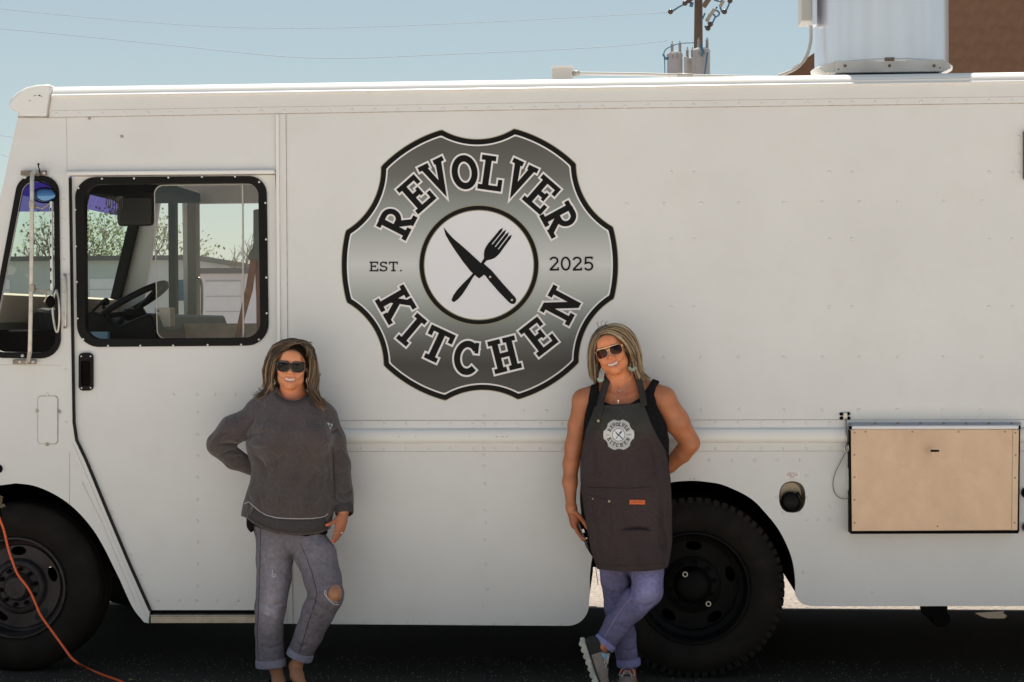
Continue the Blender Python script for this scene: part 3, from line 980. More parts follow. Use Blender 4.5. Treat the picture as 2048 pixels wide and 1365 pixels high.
M_RIMD = mat('rim_black', (0.006, 0.0055, 0.0055), rough=0.6, spec=.12, var=.4, vscale=9)
def wheel(c, Rt, Rr, front, parent, mirrored=False):
    """c: centre of the outer side plane; grows towards +Y"""
    e = bpy.data.objects.new('wheel', None)
    b = MB(); b.smooth = True
    wd = 0.235
    prof = [(Rr, 0.012), (Rr + 0.012, 0.0), (Rr + 0.03, -0.006), (Rr + 0.34 * (Rt - Rr), -0.018), (Rr + 0.6 * (Rt - Rr), -0.016), (Rt - 0.03, 0.0), (Rt - 0.012, 0.014), (Rt, 0.03),
            (Rt, 0.07), (Rt - .01, 0.075), (Rt - .01, 0.083), (Rt, .088), (Rt, wd - 0.09), (Rt - .01, wd - .086), (Rt - .01, wd - .078), (Rt, wd - .07), (Rt, wd - 0.03), (Rt - 0.03, wd), (Rr + 0.03, wd + .005), (Rr, wd - 0.012)]
    b.lathe(prof, c, seg=72, closed=True)
    b.smooth = False
    if not front:
        lump(b, c, Rt - 0.022, Rt + 0.004, 0.006, 0.1, 64, 0.62)
    else:
        pass
    MR = M_RIM if front else M_RIMD
    wh = b.build('wheel', M_TYRE, parent, smooth=True)
    b = MB(); b.smooth = True
    b.lathe([(Rr + 0.002, 0.014), (Rr - 0.002, -0.004), (Rr - 0.010, -0.004), (Rr - 0.016, 0.01), (Rr - 0.022, 0.03), (Rr - 0.026, 0.06), (Rr - 0.05, 0.075), (Rr - 0.05, 0.16), (Rr - 0.02, 0.2), (Rr - .01, 0.22)], c, seg=64)
    b.f.pop(); b.mi.pop(); b.sm.pop(); b.f.pop(); b.mi.pop(); b.sm.pop()
    b.build('rim', MR, wh, smooth=True)
    # disc with hand holes
    b = MB()
    holes = []
    off = 0.35 if front else 0.28
    nh = 5
    for k in range(nh):
        t = off + 2 * PI * k / nh
        cr = Rr * 0.70
        holes.append([(c.x + math.cos(t) * cr + (math.cos(t) * math.cos(q) * .022 - math.sin(t) * math.sin(q) * .038), c.z + math.sin(t) * cr + (math.sin(t) * math.cos(q) * .022 + math.cos(t) * math.sin(q) * .038)) for q in [2 * PI * j / 14 for j in range(14)]])
    ro = Rr - 0.045
    outer_ = [(c.x + math.cos(t) * ro, c.z + math.sin(t) * ro) for t in [2 * PI * j / 48 for j in range(48)]]
    yd = c.y + (0.055 if front else 0.115)
    b.plate(outer_, holes, yd, yd + 0.008)
    b.build('disc', MR, wh)
    b = MB(); b.smooth = True
    if front:
        b.lathe([(0.135, 0.052), (0.128, 0.03), (0.122, 0.022), (0.108, 0.018), (0.102, 0.022), (0.098, 0.034), (0.07, 0.036), (0.066, 0.03), (0.06, 0.0), (0.05, -0.012), (0.0, -0.014)], c, seg=40)
    else:
        b.lathe([(0.135, 0.11), (0.12, 0.10), (0.09, 0.095), (0.075, 0.06), (0.07, 0.05), (0.05, 0.04), (0.0, 0.038)], c, seg=40)
    b.build('hub', MR, wh, smooth=True)
    b = MB()
    for k in range(10):
        t = 2 * PI * (k + .3) / 10
        yy = 0.034 if front else 0.09
        rr_ = 0.085 if front else 0.105
        q = c + Vector((math.cos(t) * rr_, 0, math.sin(t) * rr_))
        b.bar(q + Vector((0, yy, 0)), q + Vector((0, yy - 0.022, 0)), 0.0105, 6)
    b.build('lug_nuts', M_DARK, wh, kind='stuff')
    return wh
PXm = PXM(32)
cf = U(32, 1181, 0.03); cf.z = 0.405
wf = wheel(cf, 0.405, 0.243, True, truck)
cr_ = U(1387, 1197, 0.04); cr_.z = 0.422
wr = wheel(cr_, 0.418, 0.262, False, truck)
wheel(cr_ + Vector((0, 0.27, 0)), 0.415, 0.25, False, truck)
for c in (cf, cr_): wheel(Vector((c.x, W - 0.27, c.z)), c.z, 0.25, True, truck)
b = MB(); b.smooth = True
for q in ((1370, 1148), (1416.5, 1207)):
    p = U(q[0], q[1], 0.085)
    b.tube([p + Vector((math.cos(t) * 0.0105, -.02, math.sin(t) * 0.0105)) for t in [2 * PI * k / 16 for k in range(17)]], 0.0028, seg=6, caps=False)
b.build('valve_ring', mat('brass_ring', (0.75, 0.66, 0.5), rough=.3, metal=.3), wr)

# ---- cab interior (parts of the truck)
PBI = lambda nm, px0, py0, px1, py1, Y0, Y1, m_, bev=0.0: (lambda b: (b.box(U(px0, py0, Y0).x, U(px1, py0, Y0).x, Y0, Y1, U(px0, py1, Y0).z, U(px0, py0, Y0).z), b.build(nm, m_, truck, bevel=bev))[1])(MB())
PBI('far_post', 374, 396, 391, 660, W - 0.14, W - 0.042, mat('post_grey', (0.20, 0.18, 0.15), rough=.5))
PBI('stanchion', 336, 368, 350, 690, 1.7, 1.76, M_BLACK)
PBI('engine_cover', 320, 648, 560, 760, 0.9, 1.6, mat('cover_tan', (0.62, 0.46, 0.33), rough=.5, var=.25, vscale=6, dark=(0.2, 0.14, 0.1), dscale=7, damt=.5), 0.03)
PBI('switch_box', 309, 616, 340, 655, 0.5, 0.6, mat('box_beige', (0.62, 0.53, 0.45), rough=.4), 0.006)
b = MB(); b.smooth = True
for q in ((315.5, 622), (315.5, 650)): b.dome(U(q[0], q[1], 0.5), 0.007, 0.004)
b.build('knob', M_DARK, truck)
PBI('sun_visor', 232, 376, 304, 452, 0.6, 0.66, mat('visor_black', (0.02, 0.017, 0.015), rough=.5), 0.02)
PBI('overhead_console', 168, 366, 330, 388, 0.3, 1.0, M_DARK, 0.01)
# fan
fan_c = U(231, 404, 0.5)
b = MB(); b.smooth = True
for k in range(6):
    rr_ = 0.055 * math.sin(PI * (k + 1) / 7.5) + .01
    b.tube([fan_c + Vector((0.012 * (k - 2.5) + math.cos(t) * 0.008, -0.02 + math.cos(t) * rr_ * .3, math.sin(t) * rr_)) for t in [2 * PI * j / 20 for j in range(21)]], 0.0022, seg=6, caps=False)
b.bar(fan_c, fan_c + Vector((0.05, 0, 0.05)), 0.012, 8)
b.build('fan', mat('fan_grey', (0.12, 0.11, 0.10), rough=.4), truck)
# dashboard mass, steering wheel, column, levers
b = MB()
dz = U(200, 652, 0.3).z
b.plate([U(150, 640, .35), U(176, 622, .35), U(205, 628, .35), U(232, 655, .35), U(262, 640, .35), U(300, 625, .35), U(312, 660, .35), U(316, 760, .35), U(120, 760, .35)], [], 0.35, 1.9)
b.build('dashboard', M_BLACK, truck, bevel=0.02)
PBI('dash_front', -30, 660, 110, 760, 0.25, 1.9, M_DARK, 0.03)
sc_ = U(268, 622, 0.42)
ax = (U(232, 560, 0.42) - sc_); ax.y = -0.0; 
axn = Vector((-0.50, 0.0, 0.86)).normalized()
uu = Vector((0, 1, 0)); vv = axn.cross(uu).normalized()
b = MB(); b.smooth = True
scc = U(262, 608, 0.55)
b.tube([scc + (uu * math.cos(t) + vv * math.sin(t)) * 0.20 for t in [2 * PI * k / 40 for k in range(41)]], 0.017, seg=10, caps=False)
for t in (0.3, 2.4, 4.5): b.tube([scc + (uu * math.cos(t) + vv * math.sin(t)) * 0.19, scc - axn * 0.05], 0.012, seg=8)
b.lathe([(0, 0.0), (0.05, 0.0), (0.06, -0.03), (0.04, -0.06)], scc - axn * 0.03, axis='Z', seg=16)
b.build('steering_wheel', M_BLACK, truck, smooth=True)
b = MB(); b.smooth = True
b.tube([scc - axn * 0.04, scc - axn * 0.6], 0.045, seg=10)
b.tube([U(206, 606, .5), U(213, 640, .5), U(220, 670, .5)], 0.009, seg=8); b.sphere(U(212, 604, .5), .02, 10, 8)
b.tube([U(172, 640, .45), U(190, 618, .45), U(210, 600, .45)], 0.008, seg=8)
b.tube([U(228, 660, .5), U(245, 640, .5)], 0.012, seg=8)
b.build('control_levers', M_BLACK, truck, smooth=True)
b = MB(); b.box(U(164, 660, .3).x, U(215, 660, .3).x, .3, .34, U(200, 700, .3).z, U(200, 664, .3).z)
b.build('map_pocket', mat('pale_blue', (0.25, 0.42, 0.52), rough=.4), truck)
# seat belt
b = MB()
b.plate(UL([(506, 420), (517, 418), (521, 440), (521, 520), (498, 522), (495, 515), (506, 490)], .12), [], 0.12, 0.16)
b.build('belt_guide', mat('belt_grey', (0.06, 0.055, 0.05), rough=.6), truck, bevel=.006)
M_BELT = mat('belt_brown', (0.16, 0.055, 0.025), rough=.8, var=.2, vscale=30)
b = MB()
b.plate(UL([(500, 520), (513, 520), (505, 580), (488, 640), (478, 690), (466, 690), (478, 630), (491, 575)], .12), [], 0.125, 0.13)
b.plate(UL([(508, 520), (522, 520), (526, 600), (528, 700), (512, 700), (511, 600)], .12), [], 0.135, 0.14)
b.build('seat_belt', M_BELT, truck)
# seats
M_SEAT = mat('seat_black', (0.02, 0.018, 0.017), rough=.7, var=.2, vscale=20)
b = MB(); b.plate(UL([(40, 706), (58, 640), (66, 615), (100, 617), (112, 650), (116, 720), (116, 800), (30, 800)], .5), [], 0.5, 0.9); b.build('dash_cowl', M_SEAT, truck, bevel=.04)
PBI('passenger_mirror_panel', 355, 560, 371, 602, W - 0.03, W - 0.02, mat('far_mirror_reflection', (0.12, 0.30, 0.5), rough=.3))  # the mirror's blue reflection is put into its flat colour
b = MB(); b.smooth = True
b.tube(spline([U(393, 556, W - .1), U(401, 560, W - .1), U(404, 580, W - .1), U(404, 630, W - .1)], 5), .008, seg=8); b.build('far_grab_rail', M_STEEL, truck)
# ================================================================== EMBLEM
GL = {}
def arc(cx, cy, rx, ry, a0, a1, n=14):
    return [(cx + rx * math.cos(R(a0 + (a1 - a0) * k / n)), cy + ry * math.sin(R(a0 + (a1 - a0) * k / n))) for k in range(n + 1)]
S_ = 0.072   # half height of a slab serif
T_ = 0.098   # half width of a stem
# glyph: width, list of (points, halfwidth)
GL['R'] = (0.86, [([(0.24, 0.0), (0.24, 1.0)], T_), ([(0.24, .93), (0.46, .93)] + arc(.46, .70, .23, .23, 90, -90) + [(.24, .47)], .085), ([(.40, .45), (.68, .06)], T_), ([(.03, S_), (.45, S_)], S_), ([(.56, S_), (.88, S_)], S_), ([(.03, 1 - S_), (.3, 1 - S_)], S_)])
GL['E'] = (0.82, [([(0.24, 0.0), (0.24, 1.0)], T_), ([(.03, 1 - S_), (.78, 1 - S_)], S_), ([(.03, S_), (.82, S_)], S_), ([(.24, .5), (.56, .5)], S_), ([(.72, 1), (.72, .70)], .066), ([(.76, 0), (.76, .32)], .066), ([(.555, .37), (.555, .64)], .055)])
GL['V'] = (0.92, [([(.19, .95), (.46, .1), (.73, .95)], T_), ([(.02, 1 - S_), (.38, 1 - S_)], S_), ([(.56, 1 - S_), (.90, 1 - S_)], S_)])
GL['O'] = (0.84, [(arc(.42, .5, .32, .42, 0, 360, 36), T_)])
GL['L'] = (0.80, [([(0.27, 0.0), (0.27, 1.0)], T_), ([(.05, 1 - S_), (.50, 1 - S_)], S_), ([(.04, S_), (.78, S_)], S_), ([(.72, 0), (.72, .34)], .066)])
GL['K'] = (0.92, [([(0.24, 0.0), (0.24, 1.0)], T_), ([(.24, .40), (.68, .93)], .085), ([(.42, .58), (.74, .07)], T_), ([(.03, S_), (.46, S_)], S_), ([(.54, S_), (.93, S_)], S_), ([(.03, 1 - S_), (.46, 1 - S_)], S_), ([(.52, 1 - S_), (.88, 1 - S_)], S_)])
GL['I'] = (0.46, [([(0.23, 0.0), (0.23, 1.0)], T_), ([(.02, S_), (.44, S_)], S_), ([(.02, 1 - S_), (.44, 1 - S_)], S_)])
GL['T'] = (0.80, [([(0.4, 0.0), (0.4, 1.0)], T_), ([(.02, 1 - S_), (.78, 1 - S_)], S_), ([(.075, 1), (.075, .70)], .066), ([(.725, 1), (.725, .70)], .066), ([(.2, S_), (.6, S_)], S_)])
GL['C'] = (0.80, [(arc(.42, .5, .32, .42, 38, 318, 30), T_), ([(.69, .98), (.69, .66)], .06)])
GL['H'] = (0.94, [([(0.24, 0.0), (0.24, 1.0)], T_), ([(0.70, 0.0), (0.70, 1.0)], T_), ([(.24, .5), (.7, .5)], S_), ([(.03, S_), (.43, S_)], S_), ([(.51, S_), (.91, S_)], S_), ([(.03, 1 - S_), (.43, 1 - S_)], S_), ([(.51, 1 - S_), (.91, 1 - S_)], S_)])
GL['N'] = (0.98, [([(0.22, 0.0), (0.22, 1.0)], .082), ([(0.76, 0.0), (0.76, 1.0)], .082), ([(.22, .95), (.76, .05)], .10), ([(.02, S_), (.42, S_)], S_), ([(.02, 1 - S_), (.26, 1 - S_)], S_), ([(.56, 1 - S_), (.96, 1 - S_)], S_)])
q = .064
GL['e'] = (0.82, [([(0.2, 0.0), (0.2, 1.0)], q), ([(.05, 1 - q), (.76, 1 - q)], q), ([(.05, q), (.78, q)], q), ([(.2, .52), (.55, .52)], q * .9), ([(.73, 1), (.73, .72)], q * .8), ([(.75, 0), (.75, .28)], q * .8), ([(.54, .40), (.54, .64)], q * .8)])
GL['s'] = (0.72, [(arc(.36, .73, .25, .22, 25, 180, 12) + arc(.36, .73, .25, .22, 180, 262, 6)[1:] + arc(.36, .28, .27, .23, 82, -180 + 20, 16), q), ([(.60, .98), (.60, .74)], q * .8), ([(.10, .02), (.10, .27)], q * .8)])
GL['t'] = (0.80, [([(0.4, 0.0), (0.4, 1.0)], q), ([(.04, 1 - q), (.76, 1 - q)], q), ([(.07, 1), (.07, .72)], q * .8), ([(.73, 1), (.73, .72)], q * .8), ([(.22, q), (.58, q)], q)])
GL['.'] = (0.3, [([(.15, 0), (.15, .15)], .075)])
GL['2'] = (0.74, [(arc(.36, .71, .26, .235, 165, -25, 14) + [(.08, .07)], q), ([(.05, q), (.66, q)], q), ([(.645, 0), (.645, .22)], q * .8)])
GL['0'] = (0.78, [(arc(.39, .5, .285, .445, 0, 360, 30), q)])
GL['5'] = (0.74, [([(.62, .945), (.17, .945), (.13, .53)] + arc(.34, .32, .28, .265, 120, -155, 16), q), ([(.61, 1), (.61, .80)], q * .8)])

def band(pts, hw, ext=0.0, f=None):
    """mitred ribbon quads along a polyline"""
    P = [Vector(p) for p in pts]
    P = [p for i, p in enumerate(P) if i == 0 or (p - P[i - 1]).length > 1e-5]
    closed = (P[0] - P[-1]).length < 1e-4
    if not closed and ext:
        P[0] = P[0] + (P[0] - P[1]).normalized() * ext
        P[-1] = P[-1] + (P[-1] - P[-2]).normalized() * ext
    n = len(P)
    L, Rr = [], []
    for i in range(n):
        if closed and i in (0, n - 1):
            d0 = (P[-1] - P[-2]).normalized(); d1 = (P[1] - P[0]).normalized()
        else:
            d0 = (P[i] - P[i - 1]).normalized() if i > 0 else (P[1] - P[0]).normalized()
            d1 = (P[i + 1] - P[i]).normalized() if i < n - 1 else d0
        n0 = Vector((-d0.y, d0.x)); n1 = Vector((-d1.y, d1.x))
        m = (n0 + n1)
        m = m.normalized() if m.length > 1e-6 else n0
        k = hw / max(0.35, m.dot(n0))
        L.append(P[i] + m * k); Rr.append(P[i] - m * k)
    return L, Rr

def emblem(place, parent, big=True, name='emblem'):
    """place(u, v, layer) -> world; u, v in units of the 1365-px enlargement of the sign, centre (682, 684), v downwards"""
    CX, CY = 682.0, 682.0
    R0 = 640.0
    SC = [(-90 + 60 * k) for k in range(6)]
    def rad(th, inset, dx=0.985):
        a = (math.degrees(th)) % 360
        r = R0 - inset
        for s in SC:
            ph = R(((a - s + 180) % 360) - 180)
            if abs(ph) < R(30):
                dc, rho = 897.0, 325.0 + inset
                disc = rho * rho - (dc * math.sin(ph)) ** 2
                if disc > 0:
                    r = min(r, dc * math.cos(ph) - math.sqrt(disc))
        return r
    NT = 360
    ROT = R(0.8)
    def loop(inset, z):
        out = []
        for k in range(NT):
            th = 2 * PI * k / NT
            r = rad(th, inset)
            t2 = th - ROT
            out.append((CX + r * math.cos(t2) * 0.985, CY + r * math.sin(t2), z))
        return out
    def disc_mesh(loop_, cz, nm, mt, par, rows=1):
        """loop_: (u, v, layer) triples; filled in rings so that it follows a curved ground"""
        n = len(loop_); cu_, cv_, z_ = cz
        if big: rows = 1
        vs = []
        for j in range(rows):
            f_ = 1 - j / rows
            vs += [place(cu_ + (u - cu_) * f_, cv_ + (v - cv_) * f_, z) for u, v, z in loop_]
        vs.append(place(cu_, cv_, z_))
        fs = [(j * n + i, j * n + (i + 1) % n, (j + 1) * n + (i + 1) % n, (j + 1) * n + i) for j in range(rows - 1) for i in range(n)]
        fs += [((rows - 1) * n + i, (rows - 1) * n + (i + 1) % n, rows * n) for i in range(n)]
        b = MB(); b.add(vs, fs)
        return b.build(nm, mt, par, recalc=False)
    def ringm(l0, l1, nm, mt, par):
        n = len(l0)
        b = MB(); b.add([place(*q_) for q_ in l0 + l1], [(i, (i + 1) % n, n + (i + 1) % n, n + i) for i in range(n)])
        return b.build(nm, mt, par, recalc=False)
    def circ(r, z, n=96): return [(CX - 4 + r * math.cos(2 * PI * k / n), CY + 2 + r * math.sin(2 * PI * k / n), z) for k in range(n)]
    if big:
        MK, MWH, MG, MGO, MD = (mat('print_black', (0.008, 0.0075, 0.007), rough=.4, spec=.12), mat('print_white', (0.80, 0.76, 0.76), rough=.4, spec=.2), None, mat('print_gold', (0.30, 0.25, 0.14), rough=.4), mat('print_disc', (0.76, 0.74, 0.77), rough=.4, var=.01))
    else:
        MK, MWH, MG, MGO, MD = (mat('print_black2', (0.03, 0.025, 0.03), rough=.6), mat('print_white2', (0.7, 0.7, 0.72), rough=.6), None, mat('print_gold2', (0.16, 0.09, 0.06), rough=.6), mat('print_disc2', (0.72, 0.72, 0.76), rough=.6))
    # graded field
    gname = 'print_field' if big else 'print_field2'
    m = bpy.data.materials.new(gname); m.use_nodes = True
    n = m.node_tree; p = n.nodes['Principled BSDF']; p.inputs['Roughness'].default_value = .42; p.inputs['Specular IOR Level'].default_value = .15
    tc = n.nodes.new('ShaderNodeAttribute'); tc.attribute_name = 'vv'
    cr = n.nodes.new('ShaderNodeValToRGB')
    e = cr.color_ramp.elements
    stops = [(0.0, (.095, .092, .082)), (.08, (.115, .112, .098)), (.18, (.155, .155, .142)), (.29, (.28, .295, .28)), (.38, (.39, .41, .395)), (.50, (.62, .61, .61)), (.58, (.46, .475, .455)), (.68, (.28, .295, .275)), (.78, (.13, .13, .12)), (.86, (.075, .068, .062)), (.93, (.09, .085, .078)), (1.0, (.115, .11, .10))]
    if not big: stops = [(a, tuple(min(.75, c * .35 + .42) for c in cc)) for a, cc in stops]
    while len(e) < len(stops): e.new(0.5)
    for i, (a, cc) in enumerate(stops):
        e[i].position = a; e[i].color = (*cc, 1)
    n.links.new(tc.outputs['Fac'], cr.inputs[0]); n.links.new(cr.outputs[0], p.inputs['Base Color'])
    def vattr(o, vals):
        at = o.data.attributes.new('vv', 'FLOAT', 'POINT'); at.data.foreach_set('value', vals)
    em = disc_mesh(loop(0, 0), (CX, CY, 0), name, MK, parent, 10)
    if big or True:
        ringm(loop(0, .6), loop(3, .6), 'gold_edge', MGO, em)
    disc_mesh(loop(26 if big else 4, 1), (CX, CY, 1), 'white_line', MWH, em, 10)
    l = loop(33 if big else 10, 2)
    # field as polar grid so the printed gradient can follow the height
    rows = 24; b = MB(); vals = []; vs = []
    lp = []
    for k in range(NT):
        th = 2 * PI * k / NT; r = rad(th, 33 if big else 10); t2 = th - ROT
        lp.append((CX + r * math.cos(t2) * .985, CY + r * math.sin(t2)))
    for j in range(rows + 1):
        f = 1 - j / rows * 0.62
        for (x, y) in lp:
            xx = CX + (x - CX) * f; yy = CY + (y - CY) * f
            vs.append(place(xx, yy, 2)); vals.append((yy - 50) / 1265.0)
    fs = []
    for j in range(rows):
        for k in range(NT):
            fs.append((j * NT + k, j * NT + (k + 1) % NT, (j + 1) * NT + (k + 1) % NT, (j + 1) * NT + k))
    b.add(vs, fs); fo2 = b.build('graded_field', m, em, recalc=False); vattr(fo2, vals)
    disc_mesh(circ(273 if big else 262, 3), (CX - 4, CY + 2, 3), 'ring_band', MK, em, 6)
    if big: ringm(circ(273, 3.5), circ(270, 3.5), 'gold_edge', MGO, em)
    if big: ringm(circ(251, 3.6), circ(247, 3.6), 'gold_edge', MGO, em)
    disc_mesh(circ(250 if big else 242, 4 - .6 if big else 4), (CX - 4, CY + 2, 4 - .6 if big else 4), 'plate_disc', MD, em, 6)
    # letters
    def glyph(ch, cx, cy, ang, cap, wide=1.0, ol=10.0, nm='letter', black=MK, lay=5.0):
        wd, strokes = GL[ch]
        b = MB()
        ca, sa = math.cos(ang), math.sin(ang)
        def tr(p, z):
            x = (p.x - wd / 2) * cap * wide; y = -(p.y - 0.5) * cap
            return place(cx + x * ca - y * sa, cy + x * sa + y * ca, z)
        for pas, (extra, z0, mi) in enumerate(((ol / cap, lay, 1), (0.0, lay + 2.0, 0))):
            if pas == 0 and ol == 0: continue
            b.cur = mi
            for i, (pts, hw) in enumerate(strokes):
                L, Rr = band(pts, hw + extra, extra)
                nn = len(L); z = z0 + i * 0.13
                b.add([tr(p, z) for p in L] + [tr(p, z) for p in Rr], [(i2, i2 + 1, nn + i2 + 1, nn + i2) for i2 in range(nn - 1)])
        return b.build(nm, [black, MWH], em, recalc=False)
    top = [('R', 303, 490, -63), ('E', 392, 362, -41.5), ('V', 487, 283, -26), ('O', 613, 262, -8), ('L', 733, 266, 8), ('V', 862, 290, 25), ('E', 962, 362, 41), ('R', 1045, 474, 61.5)]
    bot = [('K', 300, 862, 60), ('I', 372, 978, 40), ('T', 487, 1048, 25), ('C', 622, 1106, 6), ('H', 795, 1092, -14), ('E', 947, 1010, -38), ('N', 1052, 867, -62)]
    ol = 9 if big else 0
    for ch, x, y, a in top: glyph(ch, x, y, R(a), 151 if ch != 'L' else 156, .93, ol)
    for ch, x, y, a in bot: glyph(ch, x, y, R(a), 151, .95 if ch != 'T' else 1.02, ol)
    x = 178
    if big:
        for ch, ww in (('e', 44), ('s', 40), ('t', 46), ('.', 18)):
            glyph(ch, x + ww / 2, 691, 0, 44, 1.2 if ch != '.' else 1, 0); x += ww + 2
        x = 996
        for ch in '2025':
            glyph(ch, x + 24, 678, R(-1.5), 63, 1.02, 0); x += 52.5
    else:
        for ch, ww in (('e', 44), ('s', 40), ('t', 46), ('.', 18)):
            glyph(ch, x + ww / 2, 691, 0, 44, 1.2 if ch != '.' else 1, 0); x += ww + 2
        x = 996
        for ch in '2025':
            glyph(ch, x + 24, 678, 0, 62, 1.08, 0); x += 52.5
    # knife and fork
    def poly(pts, z, nm, mt):
        t = tessellate_polygon([[Vector((a, c, 0)) for a, c in pts]])
        b = MB(); b.add([place(a, c, z) for a, c in pts], [tuple(i) for i in t]); return b.build(nm, mt, em, recalc=False)
    knife = [(517, 511), (535, 535), (560, 562), (600, 596), (640, 632), (690, 678), (694, 672), (735, 708), (790, 772), (844, 832), (848, 842), (846, 853), (838, 861), (826, 861), (817, 856), (770, 808), (725, 756), (706, 731), (699, 728), (695, 734), (679, 745), (668, 737), (640, 712), (605, 668), (570, 618), (545, 580), (527, 548)]
    poly(knife, 6.6, 'knife', MK)
    fork = []
    ux, uy = math.cos(R(-52)), math.sin(R(-52))          # along the fork, towards the tines
    px_, py_ = -uy, ux
    def F(s, t): return (684 + ux * s + px_ * t, 688 + uy * s + py_ * t)
    prof = [(-205, 4), (-200, 9), (-180, 14), (-150, 15.5), (-110, 12), (-60, 6), (-20, 5), (15, 6), (38, 8), (52, 20), (70, 30), (90, 34), (110, 34.5)]
    body = [F(s, t) for s, t in prof] + [F(s, -t) for s, t in reversed(prof)]
    poly(body, 6.2, 'fork', MK)
    b = MB()
    for k in range(4):
        t = -27 + 18 * k
        q = [F(108, t - 6.8), F(108, t + 6.8), F(185, t + 6.2 - (t * 0.06)), F(203 - abs(t) * .1, t - (t * 0.06)), F(185, t - 6.2 - (t * 0.06))]
        b.add([place(a, c, 6.25) for a, c in q], [tuple(range(5))])
    b.build('fork_tines', MK, em, recalc=False)
    if big:
        b = MB()
        for (x, y) in ((729, 738), (828, 843)):
            b.add([place(x + 5 * math.cos(t), y + 5 * math.sin(t), 7.4) for t in [2 * PI * k / 12 for k in range(12)]], [tuple(range(12))])
        b.build('knife_rivet', mat('print_tan', (.6, .52, .38), rough=.4), em, recalc=False)
    return em

def place_truck(u, v, z):
    p = U(660 + u / 2.275, 230 + v / 2.275, 0.0)
    return Vector((p.x, -0.0010 - z * 0.0006, p.z))
emblem(place_truck, truck, True, 'emblem')
# ================================================================== GROUND, BUILDINGS, POLE
BASES = [(truck, (x_f + 2.0, W / 2, 0.0))]
M_ASPH_SHADE = mat('asphalt', (0.044, 0.036, 0.028), rough=0.95, spec=.15, var=0.6, vscale=160, bump=0.5, bscale=220, dark=(0.11, 0.10, 0.09), dscale=110, damt=0.5)  # asphalt with the truck's shade put into its darker colour
M_LOT = mat('bounce_ground', (0.62, 0.565, 0.50), rough=0.9, var=0.14, vscale=45, bump=0.3, bscale=120, dark=(0.20, 0.17, 0.14), dscale=30, damt=0.5)  # unseen pale ground, lightened to bounce sunlight onto the truck side
def sheet(name, x0, x1, y0, y1, z, m_):
    b = MB(); b.add([(x0, y0, z), (x1, y0, z), (x1, y1, z), (x0, y1, z)], [(0, 1, 2, 3)])
    return struct(b.build(name, m_))
M_FAR = mat('worn_lot', (0.30, 0.265, 0.235), rough=0.95, spec=.2, var=0.30, vscale=38, bump=0.6, bscale=90, dark=(0.12, 0.10, 0.085), dscale=42, damt=0.9)
sheet('ground', -700, 700, -500, 1500, -0.004, M_FAR)
sheet('bounce_ground', -90, 90, -60, -1.2205, 0.0, M_LOT)  # added bounce surface behind the camera, starting where the shadow ends
sheet('asphalt_shaded', -60, 60, -1.22, 1.99, 0.0, M_ASPH_SHADE)  # dark sheet cut to the reach of the truck's shadow
# loose grit lying on the asphalt
b = MB()
rg = random.Random(3)
for k in range(5200):
    x = rg.uniform(-3.2, 3.0); y = rg.uniform(-0.75, 0.5) if k % 3 else rg.uniform(-.5, -.1); s = rg.uniform(0.0012, 0.0050)
    a = rg.uniform(0, 6.28)
    vs = [(x + math.cos(a + t) * s * rg.uniform(.6, 1.1), y + math.sin(a + t) * s * rg.uniform(.6, 1.1), 0.0004) for t in (0, 2.1, 4.2)] + [(x, y, s * .9)]
    b.add(vs, [(0, 1, 3), (1, 2, 3), (2, 0, 3)])
g = b.build('gravel', mat('grit', (0.27, 0.24, 0.21), rough=.9, var=.6, vscale=300)); g['kind'] = 'stuff'; g['label'] = 'loose grit scattered on the asphalt'

# --- brown block building at the right, behind the truck
M_BLK = mat('brown_block', (0.235, 0.125, 0.075), rough=0.9, var=0.10, vscale=9, bump=0.3, bscale=50, dark=(0.19, 0.095, 0.06), dscale=3.0, damt=0.4)
M_MORT = mat('brown_mortar', (0.23, 0.122, 0.074), rough=0.95, var=0.1, vscale=20)
YB = 14.0
bld = thing('block_building', 'tall brown block building rising behind the right end of the truck', 'building')
xl = U(1884, 60, YB).x; 
zt_ = 9.0
b = MB(); b.box(xl, xl + 14, YB, YB + 12, 0, zt_); b.build('wall', M_MORT, bld)
b = MB(); b.box(xl - .1, xl + 14.1, YB - .1, YB + 12.1, zt_, zt_ + .25); b.build('coping', M_BLK, bld)
b = MB()
z0b = U(1575, 148, YB).z; z1b = U(1620, 112, YB).z; xa = U(1560, 148, YB).x; xc = U(1625, 112, YB).x
b.plate([(xa - 1.5, 0), (xl - .003, 0), (xl - .003, z1b + 1.3), (xa - 1.5, z0b - .9)], [], YB + 2.0, YB + 12)
b.build('lean_to', M_BLK, bld)
bw, bh = 0.40, 0.20
xs0 = xl; cnt = 0
blkmesh = None
zz = U(1900, 175, YB).z; zz = math.floor(zz / bh) * bh
rows = 0
while zz < U(1900, -30, YB).z:
    off = 0.2 if rows % 2 else 0.0
    x = xs0 - (0 if off == 0 else 0) 
    xx_ = xs0
    first = True
    while xx_ < U(2120, 60, YB).x:
        wv = bw / 2 if (off and first) else bw
        first = False
        b = MB(); d = rg.uniform(0.0008, 0.0014)
        if blkmesh is None or wv != bw:
            b.box(0.001, wv - 0.001, -d, 0, 0.001, bh - 0.001)
            o = b.build('block', M_BLK, bld)
            if wv == bw and blkmesh is None: blkmesh = o.data
        else:
            o = bpy.data.objects.new('block', blkmesh); COL.objects.link(o); o.parent = bld
        o.location = (xx_, YB - 0.0005 - rg.uniform(0, .0008), zz)
        xx_ += wv
    zz += bh; rows += 1
BASES.append((bld, (xl + 7, YB, 0)))

